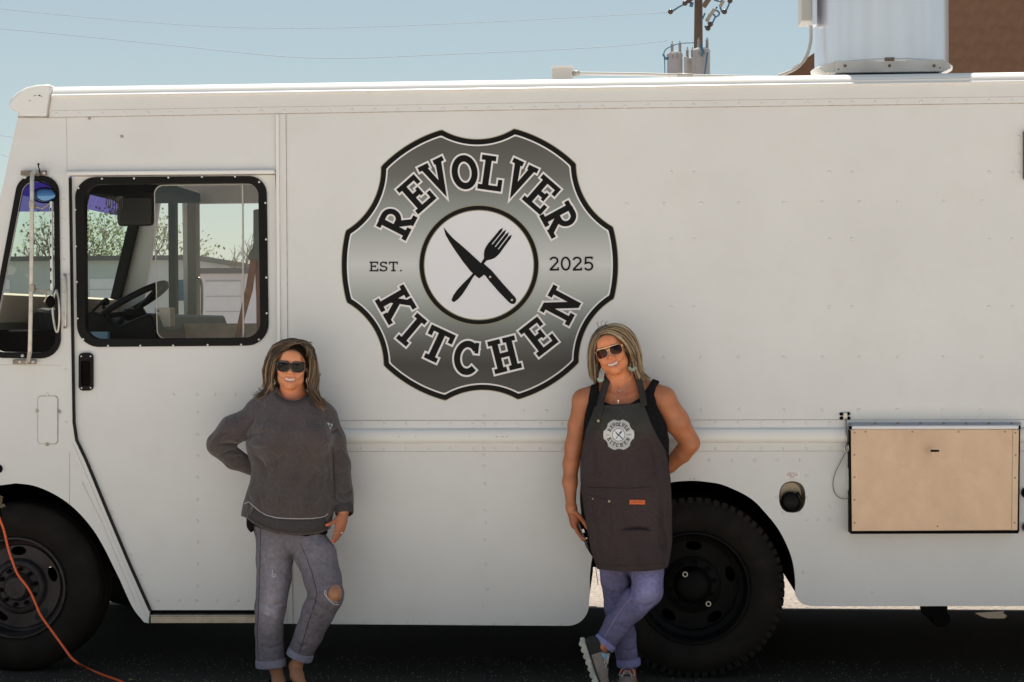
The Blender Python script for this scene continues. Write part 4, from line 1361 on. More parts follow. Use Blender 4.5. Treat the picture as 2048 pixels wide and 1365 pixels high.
# --- low grey storage building seen through the cab
def storage(px0, px1, ytop, Y, name, lab, col, doors):
    e = thing(name, lab, 'building')
    p0 = U(px0, ytop, Y); p1 = U(px1, ytop, Y)
    b = MB(); b.box(p0.x, p1.x, Y, Y + 9, 0, p0.z); b.build('wall', col, e)
    b = MB(); b.box(p0.x - .2, p1.x + .2, Y - .25, Y + 9.2, p0.z + .002, p0.z + .16); b.build('roof_edge', mat('dark_trim', (.14, .13, .13), rough=.6), e)
    for (d0, d1, dt) in doors:
        q0 = U(d0, dt, Y); q1 = U(d1, dt, Y)
        b = MB(); b.box(q0.x, q1.x, Y - .03, Y - .002, 0.02, q0.z); d = b.build('roller_door', mat('roller_white', (.74, .72, .76), rough=.5, var=.04), e)
        k = 0
        while 0.3 + k * .45 < q0.z:
            b = MB(); b.box(q0.x, q1.x, Y - .045, Y - .0305, .28 + k * .45, .30 + k * .45); b.build('rib', mat('rib_grey', (.42, .41, .45), rough=.5), d); k += 1
        b = MB()
        for fx in (.3, .72):
            xx_ = q0.x + (q1.x - q0.x) * fx; b.box(xx_ - .18, xx_ + .18, Y - .05, Y - .0305, 1.55, 1.68)
        b.build('door_handle', mat('dark_trim', (.1, .1, .1)), d)
    BASES.append((e, ((p0.x + p1.x) / 2, Y + 4.5, 0)))
    return e
storage(396, 800, 548, 42.0, 'storage_building', 'low grey storage building with white roller doors seen through the far cab doorway', mat('storage_grey', (.74, .72, .78), rough=.7, var=.05), ((412, 482, 562), (520, 590, 562)))
storage(-700, 385, 528, 52.0, 'storage_building', 'long pale green grey shed seen through the windscreen beyond the truck', mat('shed_green_grey', (.52, .55, .54), rough=.7, var=.08, vscale=.6), ((-60, 20, 560), (180, 250, 558)))

# --- utility pole with transformers
YP = 46.0
pole = thing('utility_pole', 'brown wooden utility pole with crossarm braces standing beyond the truck roof', 'utility pole')
pb = U(1395, 148, YP); k = PXM(1395, YP)
b = MB(); b.smooth = True
b.tube([(pb.x, YP, 0), (pb.x + .02, YP, pb.z), (U(1397, 0, YP).x, YP, U(1397, 0, YP).z), (U(1399, -90, YP).x, YP, U(1399, -90, YP).z)], [10.5 * k, 9.5 * k, 8 * k, 7 * k], seg=14)
b.build('pole_shaft', mat('pole_wood', (.17, .115, .08), rough=.9, var=.3, vscale=9, stretch=(6, 6, .5), bump=.4, bscale=20), pole, smooth=True)
M_WOOD2 = mat('arm_wood', (.24, .17, .12), rough=.9, var=.2, vscale=5)
b = MB(); b.box(U(1330, -60, YP).x, U(1470, -60, YP).x, YP - .35, YP - .23, U(1395, -52, YP).z, U(1395, -64, YP).z); b.build('crossarm', M_WOOD2, pole)
b = MB()
b.bar(U(1407, 14, YP - .3), U(1432, -22, YP - .3), .1, 4); b.build('brace', M_WOOD2, pole)
M_TRF = mat('transformer_grey', (.52, .49, .49), rough=.45, var=.05, vscale=3)
M_INS = mat('insulator_grey', (.40, .36, .33), rough=.4)
M_WIRE = mat('wire_blue_grey', (.10, .22, .34), rough=.5)
def transformer(x0, x1, ytop, Y, lab):
    e = thing('transformer', lab, 'transformer', group=None)
    c = U((x0 + x1) / 2, ytop, Y); r = (x1 - x0) / 2 * PXM(x0, Y)
    b = MB(); b.smooth = True
    b.lathe([(r, -1.15), (r, -.12), (r * 1.04, -.11), (r * 1.04, -.06), (r * .95, -.05)], c, axis='Z', seg=28); b.build('tank', M_TRF, e, smooth=True)
    b = MB(); b.smooth = True
    b.lathe([(r * 1.0, -.05), (r * .9, 0.0), (r * .5, .03), (0, .04)], c, axis='Z', seg=28); b.build('lid', mat('lid_white', (.75, .73, .71), rough=.4), e, smooth=True)
    for dx in (-.3, .6):
        b = MB(); b.smooth = True
        pr = []
        for j in range(5): pr += [(.035, .02 + j * .055), (.055, .045 + j * .055)]
        pr += [(.02, .30), (.012, .36)]
        b.lathe(pr, c + Vector((dx * r * 1.1, 0, .0)), axis='Z', seg=10); b.build('bushing', M_INS, e, smooth=True)
    b = MB(); b.box(c.x + r * .2, c.x + r * .35, c.y - r * 1.08, c.y - r * .9, c.z - .22, c.z - .12); b.box(c.x - r * .4, c.x - r * .25, c.y - r * 1.05, c.y - r * .9, c.z - .22, c.z - .12); b.build('lug', M_INS, e)
    BASES.append((e, (c.x, c.y, c.z - 1.15)))
    return e
transformer(1334, 1365, 105.5, YP - .5, 'grey pole transformer left of the pole with a pale lid')
transformer(1386, 1420, 98, YP - .6, 'largest grey pole transformer in front of the pole shaft')
transformer(1368, 1388, 117, YP + .5, 'small grey transformer half hidden between the other two')
b = MB(); b.smooth = True
b.tube(spline([U(1326, 113, YP - .6), U(1331, 100, YP - .6), U(1345, 92, YP - .6), U(1362, 87, YP - .6), U(1388, 86, YP - .6)], 6), .018, seg=6)
b.tube([U(1330, 116, YP - .6), U(1326, 108, YP - .6)], .03, seg=6); b.tube([U(1328, 117, YP - .6), U(1338, 117, YP - .6)], .05, seg=6)
b.tube([U(1329, 118, YP - .6), U(1330, 150, YP - .6)], .015, seg=6)
b.tube([U(1400, 90, YP - .8), U(1406, 104, YP - .9), U(1403, 112, YP - 1)], .04, seg=6)
b.tube([U(1415, 105, YP - 1), U(1411, 135, YP - 1), U(1409, 150, YP - 1)], .025, seg=6)
b.build('jumper_wire', M_WIRE, pole)
b = MB()
p0 = U(1368, 114, YP - .55); p1 = U(1375, 140, YP - .55); b.box(p0.x, p1.x, YP - .6, YP - .5, p1.z, p0.z); b.build('arrester', mat('arrester_pale', (.62, .6, .58), rough=.4), pole, bevel=.02)
# fuse cutouts hanging at the right of the pole
M_CUT = mat('cutout_tan', (.50, .42, .32), rough=.5)
for (x0, y0, x1, y1) in ((1429, 19, 1413, 42), (1447, 2, 1440, 14), (1420, 30, 1414, 44)):
    b = MB(); b.bar(U(x0, y0, YP - .5), U(x1, y1, YP - .5), .055, 8); b.build('fuse_cutout', M_CUT, pole)
b = MB(); b.smooth = True
for pts in ([(1429, 20), (1437, 24), (1438, 30), (1430, 36), (1424, 48), (1419, 50), (1416, 46)], [(1410, 52), (1412, 57), (1416, 58), (1421, 52), (1424, 46)], [(1440, 15), (1444, 24), (1448, 26), (1452, 22), (1459, 6), (1461, -6)], [(1432, 18), (1434, 14)], [(1420, 28), (1428, 30), (1431, 36)], [(1410, 27), (1404, 40)], [(1428, 0), (1440, 3), (1447, -2)]):
    b.tube(spline([U(x, y, YP - .5) for x, y in pts], 4), .028, seg=6)
b.build('lead_wire', M_WIRE, pole)
b = MB(); b.smooth = True
for x, y in ((1370, 7), (1378, 2), (1383, -3), (1341, 24), (1449, 24), (1416, 57), (1421, 49), (1460, 2)): b.sphere(U(x, y, YP - .5), .085, 8, 6)
b.build('insulator', mat('insulator_brown', (.10, .06, .045), rough=.25), pole)
b = MB(); b.smooth = True
b.tube([U(1381, 3, YP - .5), U(1370, 8, YP - .5), U(1358, 14, YP - .5), U(1342, 25, YP - .5)], .03, seg=6); b.tube([U(1384, 5, YP - .4), U(1382, 14, YP - .4)], .06, seg=6)
b.build('guy_link', M_WIRE, pole)
BASES.append((pole, (pb.x, YP, 0)))

# wires across the sky
def wire(pts, Y, r, lab, n=12, group='thin power lines across the sky'):
    b = MB(); b.smooth = True
    b.tube(spline([U(x, y, Y) for x, y in pts], n), r, seg=5)
    o = b.build('power_line', M_WIRE2); tag(o, lab, 'power line'); return o
M_WIRE2 = mat('wire_pale', (.42, .52, .60), rough=.6)
wire([(-1400, -260), (-400, -30), (0, 18), (350, 49), (600, 57), (900, 48), (1342, 25)], 46, .008, 'upper thin power line sagging across the sky to the utility pole')
wire([(-1400, -100), (-400, 30), (0, 58), (350, 92), (560, 113), (700, 117), (900, 109), (1200, 95), (1334, 82)], 46, .009, 'lower thin power line sagging above the truck roof')
wire([(-1400, 120), (-400, 235), (-60, 262), (-10, 270), (60, 278)], 50, .010, 'thin power line seen in front of the windscreen at far left')
wire([(-1400, 150), (-400, 260), (-60, 292), (-10, 305), (60, 330)], 50, .009, 'lowest thin power line seen in front of the windscreen at far left')

# --- bare trees beyond
def bare_tree(px, Y, h, seed, lab, green=False):
    rt = random.Random(seed)
    e = thing('bare_tree', lab, 'tree')
    base = Vector((U(px, 600, Y).x, Y, 0))
    bt = MB(); bt.smooth = True; bc = MB(); lf = MB()
    def grow(p, d, L, r, depth):
        pts = [p]; q = p.copy(); dd = d.copy()
        for i in range(4):
            dd = (dd + Vector((rt.uniform(-1, 1), rt.uniform(-1, 1), rt.uniform(-.4, .8))) * .16).normalized()
            q = q + dd * L / 4; pts.append(q.copy())
        (bt if depth == 0 else bc).tube(pts, [r * (1 - .12 * i) for i in range(5)], seg=7 if depth < 2 else 4, caps=False)
        if depth >= 5: 
            if green:
                for k in range(9):
                    c = pts[-1] + Vector((rt.gauss(0, 1), rt.gauss(0, 1), rt.gauss(0, 1))) * .32; s = rt.uniform(.04, .09)
                    u = Vector((rt.gauss(0, 1), rt.gauss(0, 1), rt.gauss(0, 1))).normalized(); v = u.orthogonal()
                    lf.add([c - u * s, c + v * s * .5, c + u * s, c - v * s * .5], [(0, 1, 2, 3)])
            return
        for k in range(rt.choice((2, 3, 3))):
            t = rt.uniform(.5, 1.0); i = min(3, int(t * 4)); s = pts[i].lerp(pts[i + 1], t * 4 - i if t < 1 else 1)
            nd = (dd + Vector((rt.uniform(-1, 1), rt.uniform(-1, 1), rt.uniform(-.3, .6))) * .75).normalized()
            grow(s, nd, L * rt.uniform(.62, .8), r * .6, depth + 1)
    grow(base, Vector((0, 0, 1)), h * .32, h * .022, 0)
    M_BK = mat('tree_bark', (.26, .21, .17), rough=.95, var=.25, vscale=8)
    bt.build('trunk', M_BK, e, smooth=True); bc.build('crown', M_BK, e, smooth=True)
    if green: lf.build('leaves', mat('spring_leaf', (.30, .34, .18), rough=.7, var=.3, vscale=3), e, kind='stuff')
    BASES.append((e, tuple(base)))
for i, (px, Y, h, gr, lb) in enumerate(((470, 56, 6.6, False, 'bare tree above the roller doors seen through the far cab doorway'), (250, 66, 8.5, True, 'budding tree left of centre in the windscreen view'), (195, 62, 8, True, 'leftmost budding tree behind the pale shed'), (330, 64, 7.6, True, 'budding tree beside the black cab post'), (60, 60, 8, False, 'bare tree seen through the front quarter window'))):
    bare_tree(px, Y, h, 11 + i, lb, gr)

# --- things on the truck roof (carried by it, each a thing)
ZR = A_.z + 0.03
fan = thing('exhaust_fan', 'big round galvanised exhaust fan housing on a square curb on the truck roof', 'exhaust fan')
YF = 0.62
fc = U(1762, 120, YF); rf = (1895 - 1630) / 2 * PXM(1760, YF) * 1.0
zfl = U(1762, 121, YF - rf).z
M_GALV = mat('galvanised', (0.78, 0.78, 0.82), rough=.30, metal=.75, var=.05, vscale=2.5, stretch=(6, 6, .3), bump=.03, bscale=12)
b = MB(); b.smooth = True
zb_ = U(1762, 117, YF - rf).z
b.lathe([(rf, 0.0), (rf, 0.9)], Vector((fc.x, YF, zb_)), axis='Z', seg=64); b.build('housing', M_GALV, fan, smooth=True)
b = MB(); b.smooth = True
b.lathe([(rf + .018, -0.018), (rf + .02, -0.008), (rf + .004, 0.0), (rf - .03, 0.004)], Vector((fc.x, YF, zb_)), axis='Z', seg=64); b.build('base_ring', M_WHITE2, fan, smooth=True)
b = MB()
p0 = U(1671, 122.5, YF - rf - .01); p1 = U(1888, 143, YF - rf - .01)
b.box(p0.x, p1.x, YF - rf - .012, YF - rf + .02, p1.z, p0.z)
b.box(p1.x - .02, p1.x - .0005, YF - rf + .0205, YF + rf, p1.z, p0.z)
b.box(p0.x + .0005, p0.x + .02, YF - rf + .0205, YF + rf, p1.z, p0.z)
b.build('curb', mat('curb_white', (.62, .58, .54), rough=.4, var=.08, vscale=8, dark=(.35, .28, .2), dscale=6, damt=.4), fan, bevel=.002)
b = MB()
b.box(p0.x + .021, p1.x - .021, YF - rf + .021, YF + rf, A_.z + .02, zb_ - .02); b.build('curb_core', M_DARK, fan)
b = MB()
for pts in ([(1637, 137), (1671, 122.5), (1671, 143), (1650, 144)], [(1888, 122.5), (1901, 128), (1901, 137), (1888, 143)]):
    b.plate(UL(pts, YF - rf), [], YF - rf, YF - rf + .012)
b.build('corner_gusset', MATS['curb_white'], fan)
b = MB(); b.smooth = True
for x in (1690, 1779, 1868): b.dome(U(x, 132, YF - rf - .012), .008, .006)
b.dome(U(1677, 139, YF - rf - .012), .004, .004); b.dome(U(1880, 136, YF - rf - .012), .004, .004)
b.build('bolts', mat('rust_bolt', (.18, .12, .08), rough=.6), fan, kind='stuff')
b = MB(); p = U(1779, 119, YF - rf - .02); b.box(p.x - .022, p.x + .022, YF - rf - .03, YF - rf - .002, p.z - .008, p.z + .008); b.build('spring_latch', mat('rust_bolt', (.2, .12, .08)), fan, bevel=.002)
# junction box, conduit on the fan's left
b = MB(); p0 = U(1602, -40, YF - .1); p1 = U(1624, 44, YF - .1); b.box(p0.x, p1.x, YF - .12, YF + .05, p1.z, p0.z); b.build('junction_box', mat('jbox_grey', (.42, .40, .37), rough=.5), fan, bevel=.006)
b = MB(); p0 = U(1623, -40, YF - .1); p1 = U(1632, 52, YF - .1); b.box(p0.x, p1.x, YF - .14, YF - .05, p1.z, p0.z); b.build('mount_strip', M_GALV, fan)
b = MB(); b.smooth = True
b.tube(spline([U(1622, 52, YF - .1), U(1621, 85, YF - .1), U(1612, 115, YF - .1), U(1595, 135, YF - .1), U(1572, 147, YF - .1), U(1556, 152, YF - .1)], 6), .008, seg=8); b.build('conduit', mat('conduit_grey', (.42, .38, .34), rough=.5), fan, smooth=True)
BASES.append((fan, (fc.x, YF, A_.z)))
YV = 0.5
vb = thing('roof_vent_box', 'small square beige box with a long conduit pipe on the truck roof', 'vent box')
b = MB(); p0 = U(1104, 133.5, YV); p1 = U(1144, 170, YV); b.box(p0.x, p1.x, YV, YV + .12, p1.z, p0.z); b.build('box', mat('vent_beige', (.52, .48, .44), rough=.5, var=.05), vb, bevel=.004)
b = MB(); p0 = U(1103, 132, YV); p1 = U(1145.5, 135, YV); b.box(p0.x, p1.x, YV - .006, YV + .126, p1.z, p0.z); b.build('lid', mat('vent_lid', (.66, .64, .6), rough=.5), vb, bevel=.001)
b = MB(); b.smooth = True
b.tube([U(1144, 147, YV + .05), U(1160, 147.5, YV + .05), U(1280, 149, YV + .05), U(1400, 152.5, YV + .05), U(1560, 156, YV + .05)], .0085, seg=8); b.build('conduit', mat('conduit_pale', (.55, .52, .48), rough=.4), vb, smooth=True)
b = MB(); b.smooth = True
b.bar(U(1146, 147, YV + .05), U(1159, 147.4, YV + .05), .015, 10); b.bar(U(1355, 150.6, YV + .05), U(1385, 151.6, YV + .05), .0105, 8); b.build('coupling', mat('conduit_grey', (.4, .4, .4)), vb)
BASES.append((vb, (U(1124, 150, YV).x, YV, A_.z)))

# --- orange extension cord
b = MB(); b.smooth = True
cp = [U(-30, 960, -.02), U(-14, 1000, -.05), U(0, 1040, -.06), U(8, 1062, -.06), U(17, 1100, -.06), U(26, 1126, -.06), U(36, 1150, -.06), U(57, 1178, -.06), U(70, 1205, -.06), U(82, 1232, -.07), U(107, 1267, -.09), U(128, 1296, -.12), U(142, 1315, -.16), U(156, 1327, -.20)]
g1 = []
def GP(px, py, z=0.006):
    """point on the ground under a photo pixel"""
    d = CROT @ Vector(((px - 1024.0) / FPX, -(py - 682.5) / FPX, -1.0)); t = (z - CAM.z) / d.z
    return CAM + d * t
cp += [GP(170, 1335), GP(205, 1350), GP(243, 1364), GP(300, 1390), GP(380, 1405), GP(520, 1440)]
b.tube(spline(cp, 8), .0058, seg=10)
cord = b.build('extension_cord', mat('cord_orange', (.82, .13, .035), rough=.45), smooth=True)
tag(cord, 'bright orange extension cord hanging past the front wheel onto the asphalt', 'extension cord')
lf = thing('dry_leaf', 'dry yellow brown leaf scrap lying by the orange cord', 'leaf')
b = MB(); c = GP(262, 1361, .004)
b.add([c + Vector((-.014, 0, 0)), c + Vector((-.004, .01, .006)), c + Vector((.012, .006, .002)), c + Vector((.015, -.004, .007)), c + Vector((0, -.011, .003))], [(0, 1, 2, 3, 4)])
b.build('blade', mat('leaf_ochre', (.35, .22, .08), rough=.8), lf, solid=.0008); BASES.append((lf, tuple(c)))
pl = thing('cord_plug', 'frayed tan cord plug end stuck in the top of the front wheel arch', 'plug')
b = MB(); rr2 = random.Random(4)
for k in range(16):
    c = U(rr2.uniform(-4, 8), rr2.uniform(993, 1015), -.05); 
    u = Vector((rr2.uniform(-1, 1), rr2.uniform(-.5, .5), rr2.uniform(-1, 1))).normalized() * .012; v = u.orthogonal().normalized() * .007
    b.add([c - u, c + v, c + u, c - v], [(0, 1, 2, 3)])
b.build('frayed_tape', mat('plug_tan', (.20, .15, .09), rough=.8, var=.4, vscale=60), pl, solid=.001)
b = MB(); b.smooth = True; b.bar(U(-12, 985, -.05), U(0, 1034, -.058), .011, 10); b.build('plug_body', M_DARK, pl); BASES.append((pl, tuple(U(0, 1010, -.05))))
# ================================================================== SCULPTING KIT (distance fields -> one smooth mesh)
class Field:
    def __init__(s, lo, hi, h):
        s.h = h
        s.lo = np.array(lo, dtype=np.float64)
        n = np.ceil((np.array(hi) - s.lo) / h).astype(int) + 1
        s.ax = [(s.lo[i] + h * np.arange(n[i])).astype(np.float32) for i in range(3)]
        s.F = np.full(tuple(n), 0.06, dtype=np.float32)
    def reg(s, lo, hi):
        sl = []
        for i in range(3):
            a = int(np.searchsorted(s.ax[i], lo[i])); b = int(np.searchsorted(s.ax[i], hi[i]))
            sl.append(slice(max(0, a), min(len(s.ax[i]), b)))
        return tuple(sl)
    def grids(s, sl):
        return s.ax[0][sl[0]][:, None, None], s.ax[1][sl[1]][None, :, None], s.ax[2][sl[2]][None, None, :]
    def blend(s, sl, d, k, mode):
        if d.size == 0: return
        A = s.F[sl]
        if mode == 'sub':
            d = -d
            if k > 0:
                hh = np.clip(0.5 + 0.5 * (d - A) / k, 0, 1); s.F[sl] = A + (d - A) * hh + k * hh * (1 - hh)
            else: s.F[sl] = np.maximum(A, d)
        elif mode == 'add':
            if k > 0:
                hh = np.clip(0.5 + 0.5 * (A - d) / k, 0, 1); s.F[sl] = A + (d - A) * hh - k * hh * (1 - hh)
            else: s.F[sl] = np.minimum(A, d)
    def cone(s, a, b, ra, rb, k=0.0, sc=(1, 1, 1), mode='add', rot=None):
        a = np.array(a, float); b = np.array(b, float); sc = np.array(sc, float)
        m = max(ra, rb) * sc.max() + k + 4 * s.h + 0.01
        sl = s.reg(np.minimum(a, b) - m, np.maximum(a, b) + m)
        X, Y, Z = s.grids(sl)
        if X.size * Y.size * Z.size == 0: return
        pa = [(c - a[i]) / sc[i] for i, c in enumerate((X, Y, Z))]
        ba = (b - a) / sc
        L2 = float((ba ** 2).sum()) + 1e-12
        t = np.clip((pa[0] * ba[0] + pa[1] * ba[1] + pa[2] * ba[2]) / L2, 0, 1)
        d = np.sqrt((pa[0] - ba[0] * t) ** 2 + (pa[1] - ba[1] * t) ** 2 + (pa[2] - ba[2] * t) ** 2) - (ra + (rb - ra) * t)
        s.blend(sl, (d * sc.min()).astype(np.float32), k, mode)
    def chain(s, pts, rs, k=0.01, sc=(1, 1, 1), mode='add'):
        for i in range(len(pts) - 1):
            s.cone(pts[i], pts[i + 1], rs[i], rs[i + 1], k, sc, mode)
    def ell(s, c, r, k=0.0, rot=None, mode='add'):
        c = np.array(c, float); r = np.array(r, float)
        m = r.max() + k + 4 * s.h + 0.006
        sl = s.reg(c - m, c + m)
        X, Y, Z = s.grids(sl)
        if X.size * Y.size * Z.size == 0: return
        x, y, z = X - c[0], Y - c[1], Z - c[2]
        if rot is not None:
            Mx = np.array(rot)          # columns: local axes in the world
            x, y, z = (Mx[0, 0] * x + Mx[1, 0] * y + Mx[2, 0] * z, Mx[0, 1] * x + Mx[1, 1] * y + Mx[2, 1] * z, Mx[0, 2] * x + Mx[1, 2] * y + Mx[2, 2] * z)
        k0 = np.sqrt((x / r[0]) ** 2 + (y / r[1]) ** 2 + (z / r[2]) ** 2)
        k1 = np.sqrt((x / r[0] ** 2) ** 2 + (y / r[1] ** 2) ** 2 + (z / r[2] ** 2) ** 2) + 1e-9
        d = k0 * (k0 - 1) / k1
        s.blend(sl, d.astype(np.float32), k, mode)
    def crease(s, pts, width, depth, rad=None):
        """push the surface in (depth > 0) or out (depth < 0) along a 3-D polyline"""
        P = [np.array(p, float) for p in pts]
        m = width * 2.6
        lo = np.min(P, axis=0) - m; hi = np.max(P, axis=0) + m
        sl = s.reg(lo, hi); X, Y, Z = s.grids(sl)
        if X.size * Y.size * Z.size == 0: return
        best = None; n = len(P) - 1
        for i in range(n):
            a, b = P[i], P[i + 1]; ba = b - a; L2 = float((ba ** 2).sum()) + 1e-12
            t = np.clip(((X - a[0]) * ba[0] + (Y - a[1]) * ba[1] + (Z - a[2]) * ba[2]) / L2, 0, 1)
            d2 = (X - a[0] - ba[0] * t) ** 2 + (Y - a[1] - ba[1] * t) ** 2 + (Z - a[2] - ba[2] * t) ** 2
            tt = (i + t) / n
            w_ = np.exp(-d2 / width ** 2) * np.clip(4 * tt * (1 - tt) + 0.15, 0, 1)
            best = w_ if best is None else np.maximum(best, w_)
        s.F[sl] += (best * depth).astype(np.float32)
    def ycrease(s, pts, width, depth, yr=0.16):
        """same, for folds measured on the front: depth range along Y is generous"""
        P = [np.array(p, float) for p in pts]
        m = width * 2.6
        lo = np.min(P, axis=0) - m; hi = np.max(P, axis=0) + m
        lo[1] -= yr; hi[1] += yr * .2
        sl = s.reg(lo, hi); X, Y, Z = s.grids(sl)
        if X.size * Y.size * Z.size == 0: return
        best = None; n = len(P) - 1
        for i in range(n):
            a, b = P[i], P[i + 1]; ba = b - a; L2 = float(ba[0] ** 2 + ba[2] ** 2) + 1e-12
            t = np.clip(((X - a[0]) * ba[0] + (Z - a[2]) * ba[2]) / L2, 0, 1)
            d2 = (X - a[0] - ba[0] * t) ** 2 + (Z - a[2] - ba[2] * t) ** 2
            tt = (i + t) / n
            w_ = np.exp(-d2 / width ** 2) * np.clip(4 * tt * (1 - tt) + 0.15, 0, 1)
            best = w_ if best is None else np.maximum(best, w_)
        s.F[sl] += (best * depth).astype(np.float32)
    def noise(s, amp, scale, seed=1):
        r = np.random.RandomState(seed)
        X, Y, Z = s.ax[0][:, None, None], s.ax[1][None, :, None], s.ax[2][None, None, :]
        acc = 0
        for i in range(7):
            f = (r.randn(3) / scale * (1 + .35 * i)).astype(np.float32); ph = r.rand() * 6.28
            acc = acc + np.sin(f[0] * X + f[1] * Y + f[2] * Z + ph) / (1 + .35 * i)
        s.F += (acc * amp / 2.5).astype(np.float32)
    def prism(s, poly, mode='inter', soft=0.0, inward=0.0):
        """keep (or cut) only what lies inside an outline in the XZ plane"""
        P = np.array([(p[0], p[2]) if len(p) == 3 else p for p in poly], float)
        X = s.ax[0][:, None].astype(float); Z = s.ax[2][None, :].astype(float)
        d2 = np.full((X.shape[0], Z.shape[1]), 1e9); inside = np.zeros(d2.shape, bool)
        n = len(P)
        for i in range(n):
            a, b = P[i], P[(i + 1) % n]; e = b - a; L2 = (e ** 2).sum() + 1e-12
            t = np.clip(((X - a[0]) * e[0] + (Z - a[1]) * e[1]) / L2, 0, 1)
            d2 = np.minimum(d2, (X - a[0] - e[0] * t) ** 2 + (Z - a[1] - e[1] * t) ** 2)
            c = ((a[1] > Z) != (b[1] > Z)) & (X < (b[0] - a[0]) * (Z - a[1]) / (b[1] - a[1] + 1e-15) + a[0])
            inside ^= c
        sd = np.sqrt(d2) * np.where(inside, -1, 1) + inward
        sd = sd[:, None, :].astype(np.float32)
        if mode == 'inter': s.F = np.maximum(s.F, sd)
        else: s.F = np.maximum(s.F, -sd)
    def mesh(s):
        F = s.F; h = s.h
        S = F < 0
        nx, ny, nz = F.shape
        c = S[:-1, :-1, :-1].astype(np.int8)
        cnt = np.zeros((nx - 1, ny - 1, nz - 1), np.int8)
        for dx in (0, 1):
            for dy in (0, 1):
                for dz in (0, 1):
                    cnt += S[dx:nx - 1 + dx, dy:ny - 1 + dy, dz:nz - 1 + dz]
        act = (cnt > 0) & (cnt < 8)
        I, J, K = np.nonzero(act)
        idx = np.full(act.shape, -1, np.int64); idx[I, J, K] = np.arange(len(I))
        acc = np.zeros((len(I), 3)); num = np.zeros(len(I))
        E = []
        for ax in range(3):
            o = [(0, 0), (0, 1), (1, 0), (1, 1)]
            for (p, q) in o:
                a = [0, 0, 0]; oth = [i for i in range(3) if i != ax]
                a[oth[0]] = p; a[oth[1]] = q
                bb = list(a); bb[ax] = 1
                fa = F[I + a[0], J + a[1], K + a[2]]; fb = F[I + bb[0], J + bb[1], K + bb[2]]
                m = (fa < 0) != (fb < 0)
                t = np.where(m, fa / (fa - fb + 1e-20), 0)
                pt = np.stack([a[i] + (t if i == ax else 0) * np.ones(len(I)) for i in range(3)], 1)
                acc += pt * m[:, None]; num += m
        V = (acc / np.maximum(num, 1)[:, None] + np.stack([I, J, K], 1)) * h + s.lo
        faces = []
        for ax in range(3):
            oth = [i for i in range(3) if i != ax]
            sl0 = [slice(1, -1)] * 3; sl1 = [slice(1, -1)] * 3
            sl0[ax] = slice(0, -1); sl1[ax] = slice(1, None)
            a = S[tuple(sl0)]; b_ = S[tuple(sl1)]
            m = a != b_
            P = np.nonzero(m)
            g = [P[0] + (0 if ax == 0 else 1), P[1] + (0 if ax == 1 else 1), P[2] + (0 if ax == 2 else 1)]
            quads = []
            for (p, q) in ((-1, -1), (0, -1), (0, 0), (-1, 0)):
                gg = list(g); gg[oth[0]] = g[oth[0]] + p; gg[oth[1]] = g[oth[1]] + q
                quads.append(idx[gg[0], gg[1], gg[2]])
            Q = np.stack(quads, 1)
            flip = a[P] if ax != 1 else ~a[P]
            Q = np.where(flip[:, None], Q, Q[:, ::-1])
            faces.append(Q[(Q >= 0).all(1)])
        return V, np.concatenate(faces)

def keep_main(V, Fc, minfrac=0.02):
    """drop stray islands"""
    n = len(V); lab = np.arange(n)
    e = np.concatenate([Fc[:, [0, 1]], Fc[:, [1, 2]], Fc[:, [2, 3]], Fc[:, [3, 0]]])
    for _ in range(400):
        m = np.minimum(lab[e[:, 0]], lab[e[:, 1]])
        new = lab.copy()
        np.minimum.at(new, e[:, 0], m); np.minimum.at(new, e[:, 1], m)
        new = new[new]
        if (new == lab).all(): break
        lab = new
    u, cts = np.unique(lab, return_counts=True)
    good = set(u[cts > n * minfrac].tolist())
    ok = np.isin(lab, list(good))
    fm = ok[Fc].all(1)
    remap = np.cumsum(ok) - 1
    return V[ok], remap[Fc[fm]]

def obj_np(name, V, Fc, mats, parent=None, col=None, smooth=True, minfrac=0.02, lap=1):
    if minfrac: V, Fc = keep_main(V, Fc, minfrac)
    for _ in range(lap):        # light smoothing
        A = np.zeros_like(V); N = np.zeros(len(V))
        for i in range(4):
            a, b_ = Fc[:, i], Fc[:, (i + 1) % 4]
            np.add.at(A, a, V[b_]); np.add.at(N, a, 1); np.add.at(A, b_, V[a]); np.add.at(N, b_, 1)
        V = V * 0.5 + 0.5 * A / np.maximum(N, 1)[:, None]
    me = bpy.data.meshes.new(name)
    me.vertices.add(len(V)); me.vertices.foreach_set('co', V.astype(np.float32).ravel())
    me.loops.add(len(Fc) * 4); me.loops.foreach_set('vertex_index', Fc.astype(np.int32).ravel())
    me.polygons.add(len(Fc)); me.polygons.foreach_set('loop_start', (np.arange(len(Fc)) * 4).astype(np.int32)); me.polygons.foreach_set('loop_total', np.full(len(Fc), 4, np.int32))
    me.polygons.foreach_set('use_smooth', np.full(len(Fc), smooth))
    me.update(calc_edges=True); me.validate()
    if not isinstance(mats, (list, tuple)): mats = [mats]
    for m in mats: me.materials.append(m)
    if col is not None:
        co = col(V) if callable(col) else col
        at = me.color_attributes.new('Col', 'FLOAT_COLOR', 'POINT')
        at.data.foreach_set('color', np.concatenate([co, np.ones((len(V), 1))], 1).astype(np.float32).ravel())
    o = bpy.data.objects.new(name, me); COL.objects.link(o)
    if parent is not None: o.parent = parent
    return o

def bvh_of(o):
    me = o.data
    return BVHTree.FromPolygons([v.co.copy() for v in me.vertices], [tuple(p.vertices) for p in me.polygons])

def hit(bv, px, py, off=0.001, default=-0.3):
    """front surface point seen at a photo pixel"""
    d = (U(px, py, 0) - CAM).normalized()
    r = bv.ray_cast(CAM, d)
    if r[0] is None: return U(px, py, default)
    return r[0] - d * off

